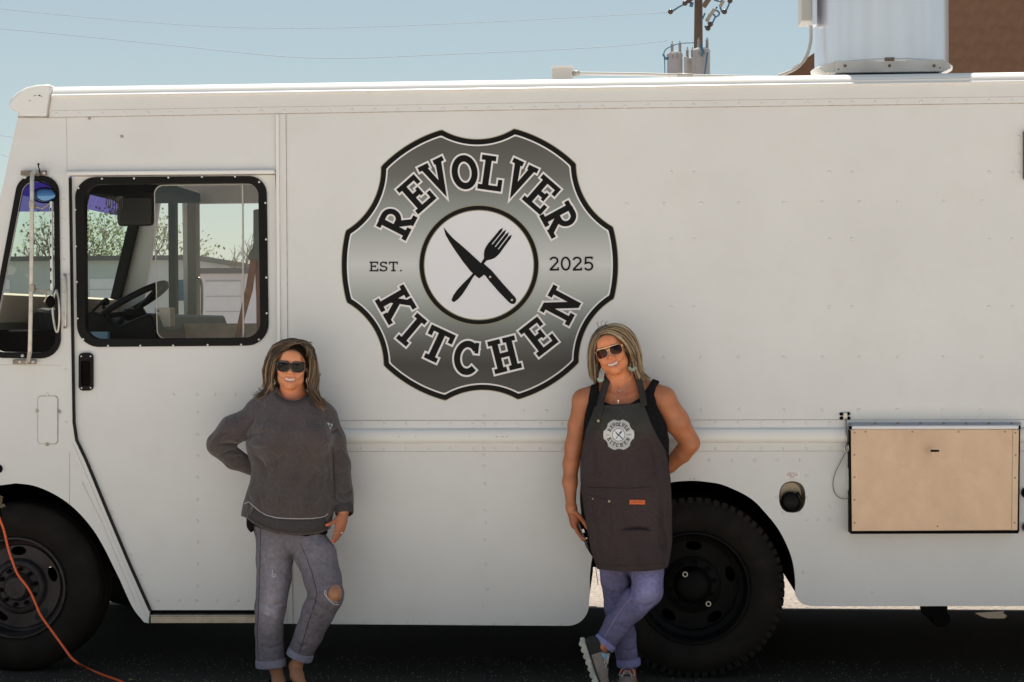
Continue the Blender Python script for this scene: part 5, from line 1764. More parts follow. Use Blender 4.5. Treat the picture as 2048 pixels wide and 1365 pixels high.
def surf_line(name, bv, pts, r, m_, parent, off=0.001, n=6, seg=5, dash=None):
    P = []
    for i in range(len(pts) - 1):
        for k in range(n):
            t = k / n
            P.append((pts[i][0] * (1 - t) + pts[i + 1][0] * t, pts[i][1] * (1 - t) + pts[i + 1][1] * t))
    P.append(pts[-1])
    W3 = [hit(bv, x, y, off) for x, y in P]
    b = MB(); b.smooth = True
    if dash:
        for i in range(0, len(W3) - 1, 2): b.tube(W3[i:i + 2], r, seg=4)
    else: b.tube(W3, r, seg=seg)
    return b.build(name, m_, parent, kind='stuff' if dash else None)

def nm(v):
    v = np.array(v, float); return v / np.linalg.norm(v)
# ================================================================== HEADS AND HAIR
SKIN_BASE = np.array([0.69, 0.28, 0.14])
def vnoise(V, scale, seed=0):
    r = np.random.RandomState(seed); acc = np.zeros(len(V))
    for i in range(6):
        f = r.randn(3) / scale * (1 + .4 * i); acc += np.sin(V @ f + r.rand() * 6.28) / (1 + .4 * i)
    return acc / 2.4

class Head:
    """canonical head: x to the image right, y away from the camera (face looks along -y), z up; metres"""
    def __init__(s, c, rot, sc=0.93, smile=1.0, wide=1.0):
        s.c = np.array(c, float); s.R = np.array(rot, float); s.s = sc; s.smile = smile; s.w = wide
    def P(s, x, y, z): return s.c + s.R @ (np.array([x * s.w, y, z]) * s.s)
    def inv(s, V): return ((V - s.c) @ s.R) / s.s
    def sculpt(s, f):
        k = s.s
        def E(c, r, kk=0.0, mode='add', rx=0.0, ry=0.0, rz=0.0):
            Rl = s.R @ np.array((Matrix.Rotation(rz, 3, 'Z') @ Matrix.Rotation(ry, 3, 'Y') @ Matrix.Rotation(rx, 3, 'X')))
            f.ell(s.P(*c), np.array(r) * k * np.array([s.w, 1, 1]), kk * k, Rl, mode)
        def Cn(a, b, ra, rb, kk): f.cone(s.P(*a), s.P(*b), ra * k, rb * k, kk * k)
        E((0, .015, .035), (.073, .092, .080))
        E((0, -.028, .005), (.066, .058, .078), .03)
        E((0, -.030, -.045), (.055, .054, .066), .03)
        E((0, -.062, -.096), (.022, .022, .018), .03)
        for sx in (-1, 1):
            E((sx * .046, -.012, -.066), (.014, .034, .020), .03)          # jaw
            E((sx * .042, -.064, -.026), (.022, .020, .017), .02)          # cheek bone
            E((sx * .034, -.076, -.044), (.016, .013, .014), .014)         # smiling cheek
            E((sx * .030, -.082, .024), (.022, .010, .008), .012)          # brow
            E((sx * .030, -.093, .004), (.017, .011, .011), .010, 'sub')   # socket
            E((sx * .030, -.076, .003), (.0125, .0125, .011), .004)        # lid and eye
            E((sx * .077, .006, -.008), (.007, .020, .031), .006, rz=sx * -.35)
            E((sx * .082, .002, -.004), (.003, .011, .018), .003, 'sub', rz=sx * -.35)
            E((sx * .0135, -.099, -.030), (.0075, .009, .0068), .005)      # nostril wing
            E((sx * .0075, -.106, -.0375), (.0035, .005, .003), .002, 'sub')
        E((0, -.086, .050), (.045, .016, .030), .03)
        Cn((0, -.086, .016), (0, -.104, -.020), .0065, .0085, .010)
        E((0, -.108, -.026), (.0105, .0095, .0085), .007)
        E((0, -.085, -.050), (.026, .012, .015), .012)                      # muzzle
        m = s.smile
        E((0, -.0950, -.0545), (.0200, .0070, .0040), .004, ry=0)
        for sx in (-1, 1): E((sx * .020, -.0895, -.0530), (.010, .006, .0036), .004, ry=sx * -.35)
        E((0, -.093, -.0745), (.0205, .0085, .0050), .005)
        for sx in (-1, 1): E((sx * .019, -.0885, -.0690), (.010, .006, .0040), .005, ry=sx * -.5)
        E((0, -.101, -.0640), (.0200, .013, .0060), .003, 'sub')
        for sx in (-1, 1): E((sx * .0165, -.097, -.0605), (.0105, .013, .0040), .003, 'sub', ry=sx * -.35)
        f.crease([s.P(-.017, -.095, -.036), s.P(-.030, -.088, -.052), s.P(-.033, -.080, -.066)], .0042 * k, .0015 * k)
        f.crease([s.P(.017, -.095, -.036), s.P(.030, -.088, -.052), s.P(.033, -.080, -.066)], .0042 * k, .0015 * k)
    def colour(s, V, col):
        L = s.inv(V); x, y, z = L[:, 0] / s.w, L[:, 1], L[:, 2]
        near_ = (np.abs(x) < .1) & (np.abs(z) < .14) & (y < .12)
        fr = near_ & (y < -.02)
        def g(cx, cy, cz, r): return np.exp(-(((x - cx) ** 2 + (y - cy) ** 2 + (z - cz) ** 2) / r ** 2))
        blush = (g(-.042, -.075, -.03, .02) + g(.042, -.075, -.03, .02)) * .5 + g(0, -.105, -.026, .012) * .35
        col += blush[:, None] * fr[:, None] * np.array([.05, -.03, -.02])
        z2 = z - 7 * x * x
        lip = np.exp(-((x / .030) ** 4)) * (np.exp(-((z2 + .0555) / .0042) ** 2) + np.exp(-((z2 + .0755) / .0055) ** 2)) * (y < -.07) * (np.abs(x) < .030)
        lip = np.clip(lip * 1.2, 0, .8)[:, None]
        col[:] = col * (1 - lip) + lip * np.array([.55, .19, .14])
        inm = ((np.abs(x) < .026) & (np.abs(z2 + .0645) < .0058) & (y < -.07) & (y > -.0925 + 6 * x * x))[:, None]
        col[:] = np.where(inm, np.array([.10, .02, .018]), col)
        br = np.exp(-(((np.abs(x) - .030) / .019) ** 4)) * np.exp(-((z - .0265 + (np.abs(x) - .03) ** 2 * 9) / .0036) ** 2) * (y < -.06)
        br = np.clip(br * 1.2, 0, .85)[:, None]
        col[:] = col * (1 - br) + br * np.array([.07, .035, .02])
        return col
    def teeth(s, parent):
        b = MB(); b.smooth = True
        n = 10
        for j in range(n):
            t0 = (j / n * 2 - 1) * .0245; t1 = ((j + 1) / n * 2 - 1) * .0245
            g = .0002
            def q(x, zz): return Vector(s.P(x, -.0925 + 8 * x * x, zz + 7.5 * x * x))
            top = -.0570; mid = -.0692 + 4.0 * (abs((t0 + t1) / 2)) ** 2
            tm = (t0 + t1) / 2
            b.add([q(t0 + g, top), q(tm, top - .0), q(t1 - g, top), q(t1 - g, mid), q(tm, mid - .0006), q(t0 + g, mid)], [(0, 1, 4, 5), (1, 2, 3, 4)])
        return b.build('teeth', mat('teeth_white', (.80, .74, .66), rough=.25), parent, solid=.0012)

def hair_mesh(name, guides, n, parent, cols, seed=1, rad=0.0011, jitter=0.004, m_=None, ends=1.0, clump=0.5, spread=1.0):
    """guides: list of sheets; a sheet is a list of guide curves (lists of world points) between which strands are laid"""
    rt = np.random.RandomState(seed)
    Vs, Fs, Cs = [], [], []
    off = 0; NP = 14
    tot = sum(g['w'] for g in guides)
    for g in guides:
        C = [np.array([list(p) for p in spline(c, 8)]) for c in g['c']]
        C = [np.stack([np.interp(np.linspace(0, len(c) - 1, NP), np.arange(len(c)), c[:, i]) for i in range(3)], 1) for c in C]
        C = np.array(C)
        k = int(n * g['w'] / tot)
        per = 11; clumps = []
        for j in range(max(1, k // per)):
            th = g.get('thick', .012)
            clumps.append((rt.rand() * (len(C) - 1), rt.randn(3) * th * .6, rt.rand() * 6.28, rt.uniform(.9, 1.7), jitter * rt.uniform(.5, 1.6), rt.uniform(.90, 1.0), cols(rt, g)))
        for j in range(k):
            q_ = clumps[rt.randint(len(clumps))] if rt.rand() < .9 else (rt.rand() * (len(C) - 1), rt.randn(3) * th * .6, rt.rand() * 6.28, rt.uniform(.9, 2), jitter, 1.0, cols(rt, g))
            u = min(max(q_[0] + rt.randn() * .05, 0), len(C) - 1.001); i = min(int(u), len(C) - 2); t = u - i
            c = C[i] * (1 - t) + C[i + 1] * t
            ramp = np.linspace(0.35, 1.0, NP)[:, None]
            c = c + q_[1] * ramp + (rt.randn(3) * th * .22) * (ramp * (1 - .65 * np.linspace(0, 1, NP)[:, None] ** 2))
            # waves
            a = q_[2] + rt.randn() * .12; fr = q_[3]; amp = q_[4] * rt.uniform(.85, 1.15)
            tt = np.linspace(0, 1, NP)
            wv = np.stack([np.sin(tt * fr * 6.28 + a), np.cos(tt * fr * 5 + a), np.sin(tt * fr * 4 + a * 2)], 1) * amp * (tt ** 1.3)[:, None]
            c = c + wv
            ln = q_[5] * rt.uniform(.84, 1.0)
            m = max(5, int(NP * ln)); c = c[:m]
            r = rad * rt.uniform(.6, 1.4)
            base = q_[6] * rt.uniform(.75, 1.25)
            d = np.gradient(c, axis=0); d /= (np.linalg.norm(d, axis=1)[:, None] + 1e-9)
            up = np.cross(d, [0.1, -1, 0.05]); up /= (np.linalg.norm(up, axis=1)[:, None] + 1e-9)
            w2 = np.cross(d, up)
            rs = r * np.clip(1.15 - np.linspace(0, 1, m) ** 3, .15, 1)
            ring = []
            for q in range(3):
                an = 2 * PI * q / 3
                ring.append(c + (up * math.cos(an) * 1.7 + w2 * math.sin(an) * .8) * rs[:, None])
            ring = np.stack(ring, 1).reshape(-1, 3)
            Vs.append(ring)
            ii = np.arange(m - 1)[:, None] * 3
            for q in range(3):
                q2 = (q + 1) % 3
                Fs.append(np.concatenate([ii + q, ii + q2, ii + 3 + q2, ii + 3 + q], 1) + off)
            tipl = 1 + (np.linspace(0, 1, m) - .3) * g.get('tip', .5)
            cc = np.repeat((base[None, :] * np.clip(tipl, .3, 2)[:, None]), 3, 0)
            Cs.append(cc); off += len(ring)
    V = np.concatenate(Vs); Fc = np.concatenate(Fs); Cc = np.clip(np.concatenate(Cs), 0, 1)
    o = obj_np(name, V, Fc, m_, parent, col=Cc, minfrac=0, lap=0)
    o['kind'] = 'stuff'
    return o

M_SKIN = mat('skin', (1, 1, 1), rough=0.48, sss=0.10, vcol=True, var=.05, vscale=60, bump=.06, bscale=350)
M_HAIR = mat('hair', (1, 1, 1), rough=0.38, vcol=True, spec=.6)
M_NAIL = mat('nail_coral', (.75, .16, .06), rough=.2)

def hand(f, wrist, palm_c, knuckles, fingers, thumb, palm_r=0.018, k=0.006):
    """fingers: list of point chains from the knuckles; thumb: chain from the palm side"""
    for kn in knuckles:
        f.cone(wrist, kn, palm_r * .85, palm_r * .62, .014)
    if palm_c is not None: f.ell(palm_c, (palm_r * 1.0, palm_r * .7, palm_r * 1.5), .014)
    for ch, r0 in fingers:
        f.chain(ch, [r0, r0 * .93, r0 * .86, r0 * .70][:len(ch)], .0022)
    f.chain(thumb[0], [thumb[1] * 1.25, thumb[1], thumb[1] * .92, thumb[1] * .8][:len(thumb[0])], .004)
# ================================================================== PERSON 1: grey sweatshirt
def N3(px, py, Y): return np.array(U(px, py, Y)[:])
p1 = thing('person', 'smiling woman with brown hair in big black sunglasses, grey sweatshirt and faded ripped jeans', 'person')
def Rm(rz=0, ry=0, rx=0): return np.array(Matrix.Rotation(rz, 3, 'Z') @ Matrix.Rotation(ry, 3, 'Y') @ Matrix.Rotation(rx, 3, 'X'))
YT = -0.25
h1 = Head(N3(583.5, 732, -0.27), Rm(rz=R(8), ry=R(4), rx=R(2)), 0.915, wide=0.99)
pxm = PXM(583, YT)

# ---- skin: one continuous figure
lo = N3(405, 1400, -0.52); hi = N3(755, 672, 0.0); lo[1] = -0.60; hi[1] = -0.02
lo[2] = -0.01
f = Field(lo, hi, 0.0040)
# torso under the clothes
f.chain([N3(585, 790, -.235), N3(583, 830, -.235), N3(582, 900, -.24), N3(580, 960, -.24), N3(578, 1020, -.24), N3(577, 1050, -.24)], [.055, .115, .125, .115, .12, .09], .03, (1, .62, 1))
f.chain([N3(560, 1065, -.25), N3(549, 1130, -.25), N3(544, 1200, -.27), N3(541, 1250, -.26), N3(551, 1340, -.25)], [.058, .056, .045, .042, .027], .01)
f.chain([N3(608, 1065, -.25), N3(634, 1120, -.30), N3(662, 1185, -.375), N3(640, 1225, -.33), N3(592, 1335, -.27)], [.058, .056, .046, .042, .026], .01)
f.ell(N3(668, 1189, -.405), (.034, .034, .036), .012)
# feet
f.chain([N3(553, 1338, -.25), N3(557, 1362, -.29), N3(562, 1378, -.40), N3(563, 1384, -.43)], [.027, .028, .022, .014], .015)
f.chain([N3(590, 1332, -.27), N3(594, 1352, -.30), N3(606, 1376, -.38), N3(612, 1383, -.42)], [.028, .029, .022, .014], .015)
# arms
f.chain([N3(510, 832, -.22), N3(434, 890, -.24), N3(520, 944, -.16)], [.043, .034, .024], .01)
f.chain([N3(653, 838, -.21), N3(677, 925, -.195), N3(686, 1000, -.225), N3(687, 1022, -.262)], [.043, .030, .0195, .020], .01)
# hand on the back of the hip (mostly hidden)
f.chain([N3(520, 944, -.16), N3(531, 951, -.14), N3(545, 958, -.10)], [.022, .02, .014], .01)
# right-hand side hand, fingers down along the thigh
wr = N3(687, 1024, -.27)
hand(f, wr, N3(685, 1040, -.275), [N3(676, 1048, -.285), N3(681, 1052, -.28), N3(686, 1054, -.27)],
     [([N3(674.5, 1048, -.290), N3(672, 1063, -.300), N3(668.5, 1075, -.305), N3(665, 1084, -.305)], .0092),
      ([N3(679.5, 1051, -.287), N3(677, 1066, -.295), N3(672.5, 1077, -.295), N3(668.5, 1084, -.292)], .0094),
      ([N3(684.5, 1052, -.278), N3(682, 1064, -.282), N3(678, 1073, -.280), N3(673, 1080, -.276)], .0088),
      ([N3(688, 1050, -.268), N3(687, 1060, -.270), N3(683.5, 1067, -.268), N3(679, 1073, -.264)], .0078)],
     ([N3(678, 1034, -.285), N3(669, 1043, -.30), N3(660, 1048.5, -.31), N3(653, 1050.5, -.315)], .0096), palm_r=.021)
f.chain([N3(585, 775, -.235), N3(583, 812, -.232)], [.048, .056], .02, (1, .85, 1))
h1.sculpt(f)
f.chain([h1.P(0, .012, -.075), N3(584, 800, -.235)], [.047, .050], .018)
f.crease([N3(574, 790, -.30), N3(580, 806, -.31)], .006, .002); f.crease([N3(596, 790, -.30), N3(590, 806, -.31)], .006, .002)
V, Fc = f.mesh()
def col1(V):
    c = np.tile(SKIN_BASE, (len(V), 1)) * (1 + .07 * vnoise(V, .03, 3)[:, None])
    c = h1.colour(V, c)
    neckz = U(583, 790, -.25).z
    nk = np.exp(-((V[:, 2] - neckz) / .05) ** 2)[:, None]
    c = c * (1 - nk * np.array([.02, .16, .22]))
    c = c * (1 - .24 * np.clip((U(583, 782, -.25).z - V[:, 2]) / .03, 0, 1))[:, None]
    hz = (V[:, 2] < U(600, 1025, -.25).z)[:, None]
    c = np.where(hz & (V[:, 2] > U(600, 1100, -.25).z)[:, None], c * np.array([.78, .66, .62]), c)
    for q, rr_ in ((N3(653.5, 1050, -.325), .010), (N3(665, 1083, -.315), .009)):
        d = np.linalg.norm(V - q, axis=1)[:, None]
        c = np.where(d < rr_, np.array([.72, .13, .05]), c)
    lg = (V[:, 2] < U(600, 1150, -.3).z)[:, None]
    c = np.where(lg, c * np.array([.88, .95, 1.0]), c)
    return np.clip(c, .01, .95)
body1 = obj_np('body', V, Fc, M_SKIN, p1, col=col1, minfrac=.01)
h1.teeth(body1)
# eyes behind the lenses
b = MB(); b.smooth = True
for sx in (-1, 1): b.sphere(h1.P(sx * .030, -.0785, .003), .0112, 14, 10)
b.build('eyes', mat('eye_white', (.5, .45, .4), rough=.2), p1, smooth=True, kind='stuff')

# ---- jeans
M_JEAN1 = mat('jeans_grey_violet', (1, 1, 1), rough=.9, vcol=True, var=.16, vscale=55, bump=.35, bscale=420, spec=.2, bump2=.5, b2scale=18)
lo = N3(485, 1350, -.52); hi = N3(750, 1030, 0); lo[1] = -.52; hi[1] = -.06
f = Field(lo, hi, .0038)
f.chain([N3(578, 1000, -.235), N3(574, 1030, -.24)], [.165, .172], .02, (1, .66, 1))
f.chain([N3(553, 1080, -.25), N3(549, 1118, -.25), N3(548, 1160, -.265), N3(541, 1214, -.275), N3(537.5, 1262, -.262), N3(540.5, 1322, -.26)], [.094, .083, .077, .070, .062, .066], .012)
f.chain([N3(612, 1080, -.25), N3(633, 1115, -.28), N3(646, 1160, -.325), N3(652, 1190, -.36)], [.088, .091, .083, .078], .014)
f.chain([N3(652, 1192, -.36), N3(636, 1225, -.34), N3(618, 1268, -.31), N3(602, 1303, -.285)], [.078, .072, .063, .058], .014)
f.ell(N3(590, 1082, -.25), (.050, .075, .055), .012)
# open hems
f.cone(N3(541, 1322, -.26), N3(541.5, 1345, -.26), .050, .054, 0, mode='sub'); f.prism([tuple(U(*q)) for q in ((480, 1000, 0), (720, 1000, 0), (720, 1318, 0), (628, 1322, 0), (575, 1297, 0), (569, 1330, 0), (480, 1335, 0))])
f.cone(N3(603, 1302, -.285), N3(594, 1325, -.28), .045, .05, 0, mode='sub')
# knee hole
f.ell(N3(668, 1190, -.455), (.040, .052, .036), 0.0, mode='sub')
# folds
def fold(pts, Y, w_, d): f.ycrease([N3(x, y, Y) for x, y in pts], w_, d * 1.6, .2)
for pts, w_, d in (([(520, 1203), (545, 1212), (570, 1204)], .008, .006), ([(556, 1216), (568, 1222), (562, 1236)], .007, .007), ([(525, 1222), (545, 1232), (560, 1240)], .010, -.005), ([(590, 1108), (575, 1120), (556, 1124)], .006, .005), ([(592, 1116), (600, 1130), (604, 1150)], .007, .006), ([(600, 1100), (615, 1096), (632, 1094)], .007, .004), ([(622, 1188), (640, 1196), (655, 1212)], .007, .006), ([(618, 1196), (630, 1214), (648, 1222)], .007, -.004), ([(612, 1205), (622, 1222), (640, 1236)], .006, .005), ([(520, 1290), (540, 1298), (560, 1292)], .007, .004), ([(590, 1280), (604, 1290), (620, 1288)], .006, .004), ([(520, 1262), (535, 1270), (556, 1262)], .008, -.003), ([(560, 1140), (572, 1150), (576, 1170)], .008, .003), ([(512, 1090), (524, 1130), (528, 1180)], .008, .003)):
    fold(pts, -.32, w_, d)
f.noise(.0012, .035, 5)
V, Fc = f.mesh()
def colj1(V):
    c = np.tile(np.array([.175, .155, .178]), (len(V), 1))
    n1 = vnoise(V, .05, 7)[:, None]
    c = c * (1 + .10 * n1)
    for (x, y, r, a) in ((548, 1130, .085, .5), (540, 1228, .05, .9), (645, 1100, .07, .35), (547, 1190, .06, .35), (620, 1250, .05, .15)):
        q = N3(x, y, -.33); d = (V[:, 0] - q[0]) ** 2 + ((V[:, 2] - q[2]) * .7) ** 2
        c = c * (1 + a * np.exp(-d / r ** 2)[:, None] * (V[:, 1] < -.25)[:, None])
    return np.clip(c, 0, 1)
jeans1 = obj_np('jeans', V, Fc, M_JEAN1, p1, col=colj1, minfrac=.02)
bj = bvh_of(jeans1)
M_STD = mat('stitch_dark', (.055, .045, .06), rough=.9); M_STL = mat('stitch_light', (.30, .26, .28), rough=.9); M_WHT = mat('thread_white', (.62, .58, .56), rough=.9)
surf_line('side_seam', bj, [(521.5, 1062), (520.5, 1110), (519, 1160), (517, 1220), (514.5, 1270), (517, 1317)], .0022, M_STD, jeans1, .0002)
surf_line('stitching', bj, [(523.5, 1062), (522.5, 1110), (521, 1160), (519, 1220), (517, 1270), (519, 1317)], .0011, M_STL, jeans1, .0006, n=12, dash=True)
surf_line('side_seam', bj, [(601, 1088), (612, 1112), (625, 1150), (634, 1186), (630, 1208), (617, 1245), (607, 1280), (598, 1308)], .0020, M_STD, jeans1, .0002)
surf_line('stitching', bj, [(603.5, 1092), (614.5, 1116), (627, 1152), (636.5, 1186), (632.5, 1208), (619.5, 1245), (609, 1280), (600, 1308)], .0011, M_STL, jeans1, .0006, n=12, dash=True)
surf_line('frayed_edge', bj, [(650.5, 1180), (649, 1188), (654, 1196), (660, 1203), (668, 1209), (677, 1210)], .0022, M_WHT, jeans1, .0008)
surf_line('frayed_edge', bj, [(652, 1183), (653, 1191), (659, 1199), (667, 1204), (676, 1206)], .0012, M_WHT, jeans1, .0012)
surf_line('frayed_edge', bj, [(649, 1176), (660, 1174), (672, 1172), (682, 1170)], .0012, M_STL, jeans1, .0008)
surf_line('rip', bj, [(545, 1140), (545, 1147), (543.5, 1152), (550, 1155), (551, 1150), (547, 1148)], .0018, M_WHT, jeans1, .0006)
# rolled cuffs
M_CUFF1 = mat('cuff_pale', (.25, .24, .31), rough=.9, var=.15, vscale=80, bump=.3, bscale=420)
def cuff(name, c0, c1, r, m_, parent, th=.006, tilt=None, sq=1.0):
    a, b_ = Vector(c0), Vector(c1); d = (b_ - a).normalized()
    u = d.orthogonal().normalized(); w_ = d.cross(u)
    b = MB(); b.smooth = True; n = 40
    prof = [(0, 0), (.1, th), (.5, th * 1.25), (.9, th), (1, 0), (.9, -th * .6), (.1, -th * .6)]
    vs = []
    for (t, o) in prof:
        for k in range(n):
            an = 2 * PI * k / n; wob = 1 + .02 * math.sin(3 * an + 1) + .012 * math.sin(7 * an)
            rr_ = r * wob + o
            vs.append(a.lerp(b_, t) + u * math.cos(an) * rr_ + w_ * math.sin(an) * rr_ * sq)
    m = len(prof)
    b.add(vs, [(i * n + k, i * n + (k + 1) % n, ((i + 1) % m) * n + (k + 1) % n, ((i + 1) % m) * n + k) for i in range(m) for k in range(n)])
    return b.build(name, m_, parent, smooth=True)
cuff('cuff', U(541, 1317, -.26), U(542, 1334.5, -.26), .0625, M_CUFF1, jeans1)
cuff('cuff', U(603.5, 1301, -.286), U(597.5, 1316.5, -.284), .0545, M_CUFF1, jeans1)

# ---- sweatshirt
M_SW = mat('sweatshirt_heather', (1, 1, 1), rough=.95, vcol=True, var=.20, vscale=130, bump=.4, bscale=330, spec=.15, sheen=.3, bump2=.55, b2scale=13)
M_SWB = mat('sweat_band', (.068, .060, .060), rough=.95, var=.18, vscale=130, bump=.4, bscale=330, spec=.15)
lo = N3(402, 1085, 0); hi = N3(765, 770, 0); lo[1] = -.50; hi[1] = -.0
f = Field(lo, hi, .0038)
f.chain([N3(584, 802, -.225), N3(581, 838, -.235), N3(583, 885, -.245), N3(589, 935, -.245), N3(580, 1000, -.25), N3(572, 1040, -.25), N3(571, 1075, -.25)], [.085, .163, .196, .165, .186, .190, .186], .035, (1, .60, 1))
f.ell(N3(549, 880, -.325), (.072, .055, .072), .04); f.ell(N3(628, 880, -.325), (.072, .055, .072), .04)
f.ell(N3(575, 1000, -.32), (.12, .05, .10), .04)
f.chain([N3(560, 800, -.22), N3(518, 822, -.22)], [.05, .062], .03)
f.chain([N3(608, 802, -.22), N3(645, 832, -.21)], [.05, .060], .03)
f.chain([N3(512, 836, -.22), N3(466, 860, -.23), N3(438, 888, -.24)], [.062, .064, .056], .022)
f.chain([N3(438, 890, -.24), N3(470, 919, -.21), N3(512, 938, -.18)], [.054, .046, .037], .016)
f.chain([N3(651, 838, -.21), N3(667, 880, -.20), N3(677, 930, -.195), N3(684, 985, -.222), N3(687, 1006, -.238)], [.056, .054, .052, .049, .048], .02)
f.prism([tuple(U(x, y, -.3)) for x, y in ((380, 770), (548, 770), (556, 786), (566, 796), (578, 801), (592, 802), (604, 797), (612, 788), (616, 770), (740, 770), (740, 1030), (668, 1031), (664, 1050), (655, 1061), (640, 1066), (600, 1069), (560, 1064), (530, 1055), (508, 1044), (495, 1036), (488, 1034), (380, 1034))])
# neck opening through
f.cone(N3(584, 760, -.24), N3(584, 800, -.245), .060, .060, .006, (1, .9, 1), 'sub')
for pts, w_, d in (([(432, 880), (445, 868), (462, 862)], .008, .006), ([(425, 900), (440, 888), (460, 888), (476, 893)], .008, .007), ([(433, 914), (455, 903), (480, 906)], .007, .006), ([(450, 925), (470, 915), (492, 917)], .007, .005), ([(470, 934), (485, 925), (503, 927)], .006, .005), ([(418, 892), (432, 872), (450, 852)], .010, -.004),
                   ([(487, 880), (505, 872), (530, 866), (552, 860)], .008, .006), ([(486, 868), (500, 852), (512, 838)], .009, .005), ([(494, 890), (520, 888), (545, 890)], .012, -.004), ([(505, 905), (530, 925), (540, 955)], .012, .004),
                   ([(548, 930), (562, 915), (580, 905)], .014, .006), ([(540, 960), (556, 935), (575, 925)], .012, -.004), ([(600, 1000), (620, 965), (635, 930)], .016, .006), ([(560, 1010), (585, 975), (602, 945)], .016, -.004), ([(520, 985), (528, 1010), (530, 1030)], .012, .004), ([(650, 900), (655, 940), (652, 980)], .012, .004), ([(625, 1020), (640, 990), (650, 960)], .012, -.004),
                   ([(656, 868), (668, 862), (678, 872)], .007, .005), ([(668, 905), (680, 900), (692, 906)], .007, .005), ([(672, 950), (684, 944), (696, 950)], .006, .005), ([(672, 985), (684, 990), (702, 982)], .006, .006), ([(674, 996), (688, 1002), (703, 994)], .006, -.005), ([(676, 1006), (688, 1010), (702, 1006)], .005, .004), ([(660, 890), (664, 950), (670, 1010)], .008, .007)):
    f.ycrease([N3(x, y, -.3) for x, y in pts], w_ * .9, d * 1.9, .22)
f.noise(.0016, .05, 9)
V, Fc = f.mesh()
def colsw(V):
    c = np.tile(np.array([.086, .069, .066]), (len(V), 1))
    t = np.clip((V[:, 2] - U(580, 900, -.3).z) / .25, 0, 1)[:, None]
    c = c * (1 + .08 * vnoise(V, .04, 2)[:, None]) + t * np.array([.012, .008, .018])
    return c
sweat = obj_np('sweatshirt', V, Fc, M_SW, p1, col=colsw)
bs = bvh_of(sweat)
surf_line('hem_stitch', bs, [(489, 1008), (497, 1004), (506, 1012), (520, 1024), (533, 1031), (552, 1036), (575, 1037.5), (600, 1038), (622, 1037.5), (640, 1036), (650, 1033), (656, 1028)], .0017, M_WHT, sweat, .0006)
surf_line('side_split', bs, [(497, 1004), (499, 1020), (497, 1036)], .0022, M_SWB, sweat, .0003)
# neckband
def band_on(name, pts, w_, m_, parent, bv, lift=.002, th=.003):
    """ribbon lying on a surface along pixel points; w_ in px"""
    P = [Vector((x, y)) for x, y in pts]; L, Rr = [], []
    Q = []
    for i in range(len(P) - 1):
        for k in range(5): Q.append(P[i].lerp(P[i + 1], k / 5))
    Q.append(P[-1])
    for i, p in enumerate(Q):
        d = (Q[min(i + 1, len(Q) - 1)] - Q[max(i - 1, 0)]).normalized(); nn = Vector((-d.y, d.x))
        ww = w_[0] + (w_[1] - w_[0]) * i / (len(Q) - 1) if isinstance(w_, tuple) else w_
        L.append(p + nn * ww / 2); Rr.append(p - nn * ww / 2)
    rows = [[hit(bv, *(l.lerp(r, t)), lift) for t in (0, .33, .67, 1)] for l, r in zip(L, Rr)]
    b = MB(); b.smooth = True; n = 4
    b.add([p for row in rows for p in row], [(i * n + j, i * n + j + 1, (i + 1) * n + j + 1, (i + 1) * n + j) for i in range(len(rows) - 1) for j in range(3)])
    return b.build(name, m_, parent, smooth=True, solid=th)
band_on('neckband', [(549.5, 788), (557, 797), (567, 803), (580, 807), (592, 808), (603, 804), (611, 797), (615, 790)], 7, M_SWB, sweat, bs, .001, .004)
# hem band and cuffs darker knit
band_on('hem_band', [(503, 1027), (518, 1036), (533, 1044), (555, 1050), (580, 1053), (605, 1053.5), (630, 1052), (652, 1046)], (22, 26), M_SWB, sweat, bs, .0008, .002)
cuff('sleeve_cuff', U(687, 1003, -.235), U(688.5, 1029, -.262), .0385, M_SWB, sweat, .004)
cuff('sleeve_cuff', U(511, 940, -.18), U(523, 944, -.165), .034, M_SWB, sweat, .004)
b = MB(); b.smooth = True
q = [U(687, 1003.5, -.236) + Vector((math.cos(t) * .0445, math.sin(t) * .0445, math.sin(t) * .004)) for t in [2 * PI * k / 30 for k in range(31)]]
b.tube(q, .0016, seg=5, caps=False); b.build('cuff_stitch', M_WHT, sweat)
b = MB(); b.smooth = True
dd_ = (U(523, 944, -.165) - U(511, 940, -.18)).normalized(); uu_ = dd_.orthogonal().normalized(); ww_ = dd_.cross(uu_); cc_ = U(519.5, 943, -.17)
b.tube([cc_ + (uu_ * math.cos(t) + ww_ * math.sin(t)) * .0395 for t in [2 * PI * k / 30 for k in range(31)]], .0015, seg=5, caps=False); b.build('cuff_stitch', M_WHT, sweat)
# small white print on the chest
b = MB()
for (x, y, s) in ((656, 849, 3.6), (662, 851, 3.8), (659.5, 856.5, 2.8)):
    c_ = hit(bs, x, y, .0015)
    b.add([c_ + Vector((math.cos(t), -.15 * math.cos(t), math.sin(t))) * s * pxm for t in [2 * PI * k / 7 for k in range(7)]], [tuple(range(7))])
b.build('chest_print', mat('chest_white', (.5, .5, .54), rough=.8), sweat)
# black undershirt peeking out at both sides
M_BLK2 = mat('black_cloth', (.010, .009, .010), rough=.95, spec=.1, var=.2, vscale=40)
lo = N3(475, 1085, 0); hi = N3(730, 1015, 0); lo[1] = -.46; hi[1] = -.04
f = Field(lo, hi, .004)
f.chain([N3(574, 1020, -.245), N3(574, 1062, -.245)], [.186, .186], .02, (1, .60, 1))
f.prism([tuple(U(x, y, -.3)) for x, y in ((470, 1000), (690, 1000), (690, 1071), (655, 1072), (625, 1073), (560, 1064), (525, 1056), (508, 1050), (502, 1066), (492, 1058), (485, 1047), (483, 1036))])
V, Fc = f.mesh(); obj_np('undershirt', V, Fc, M_BLK2, p1)

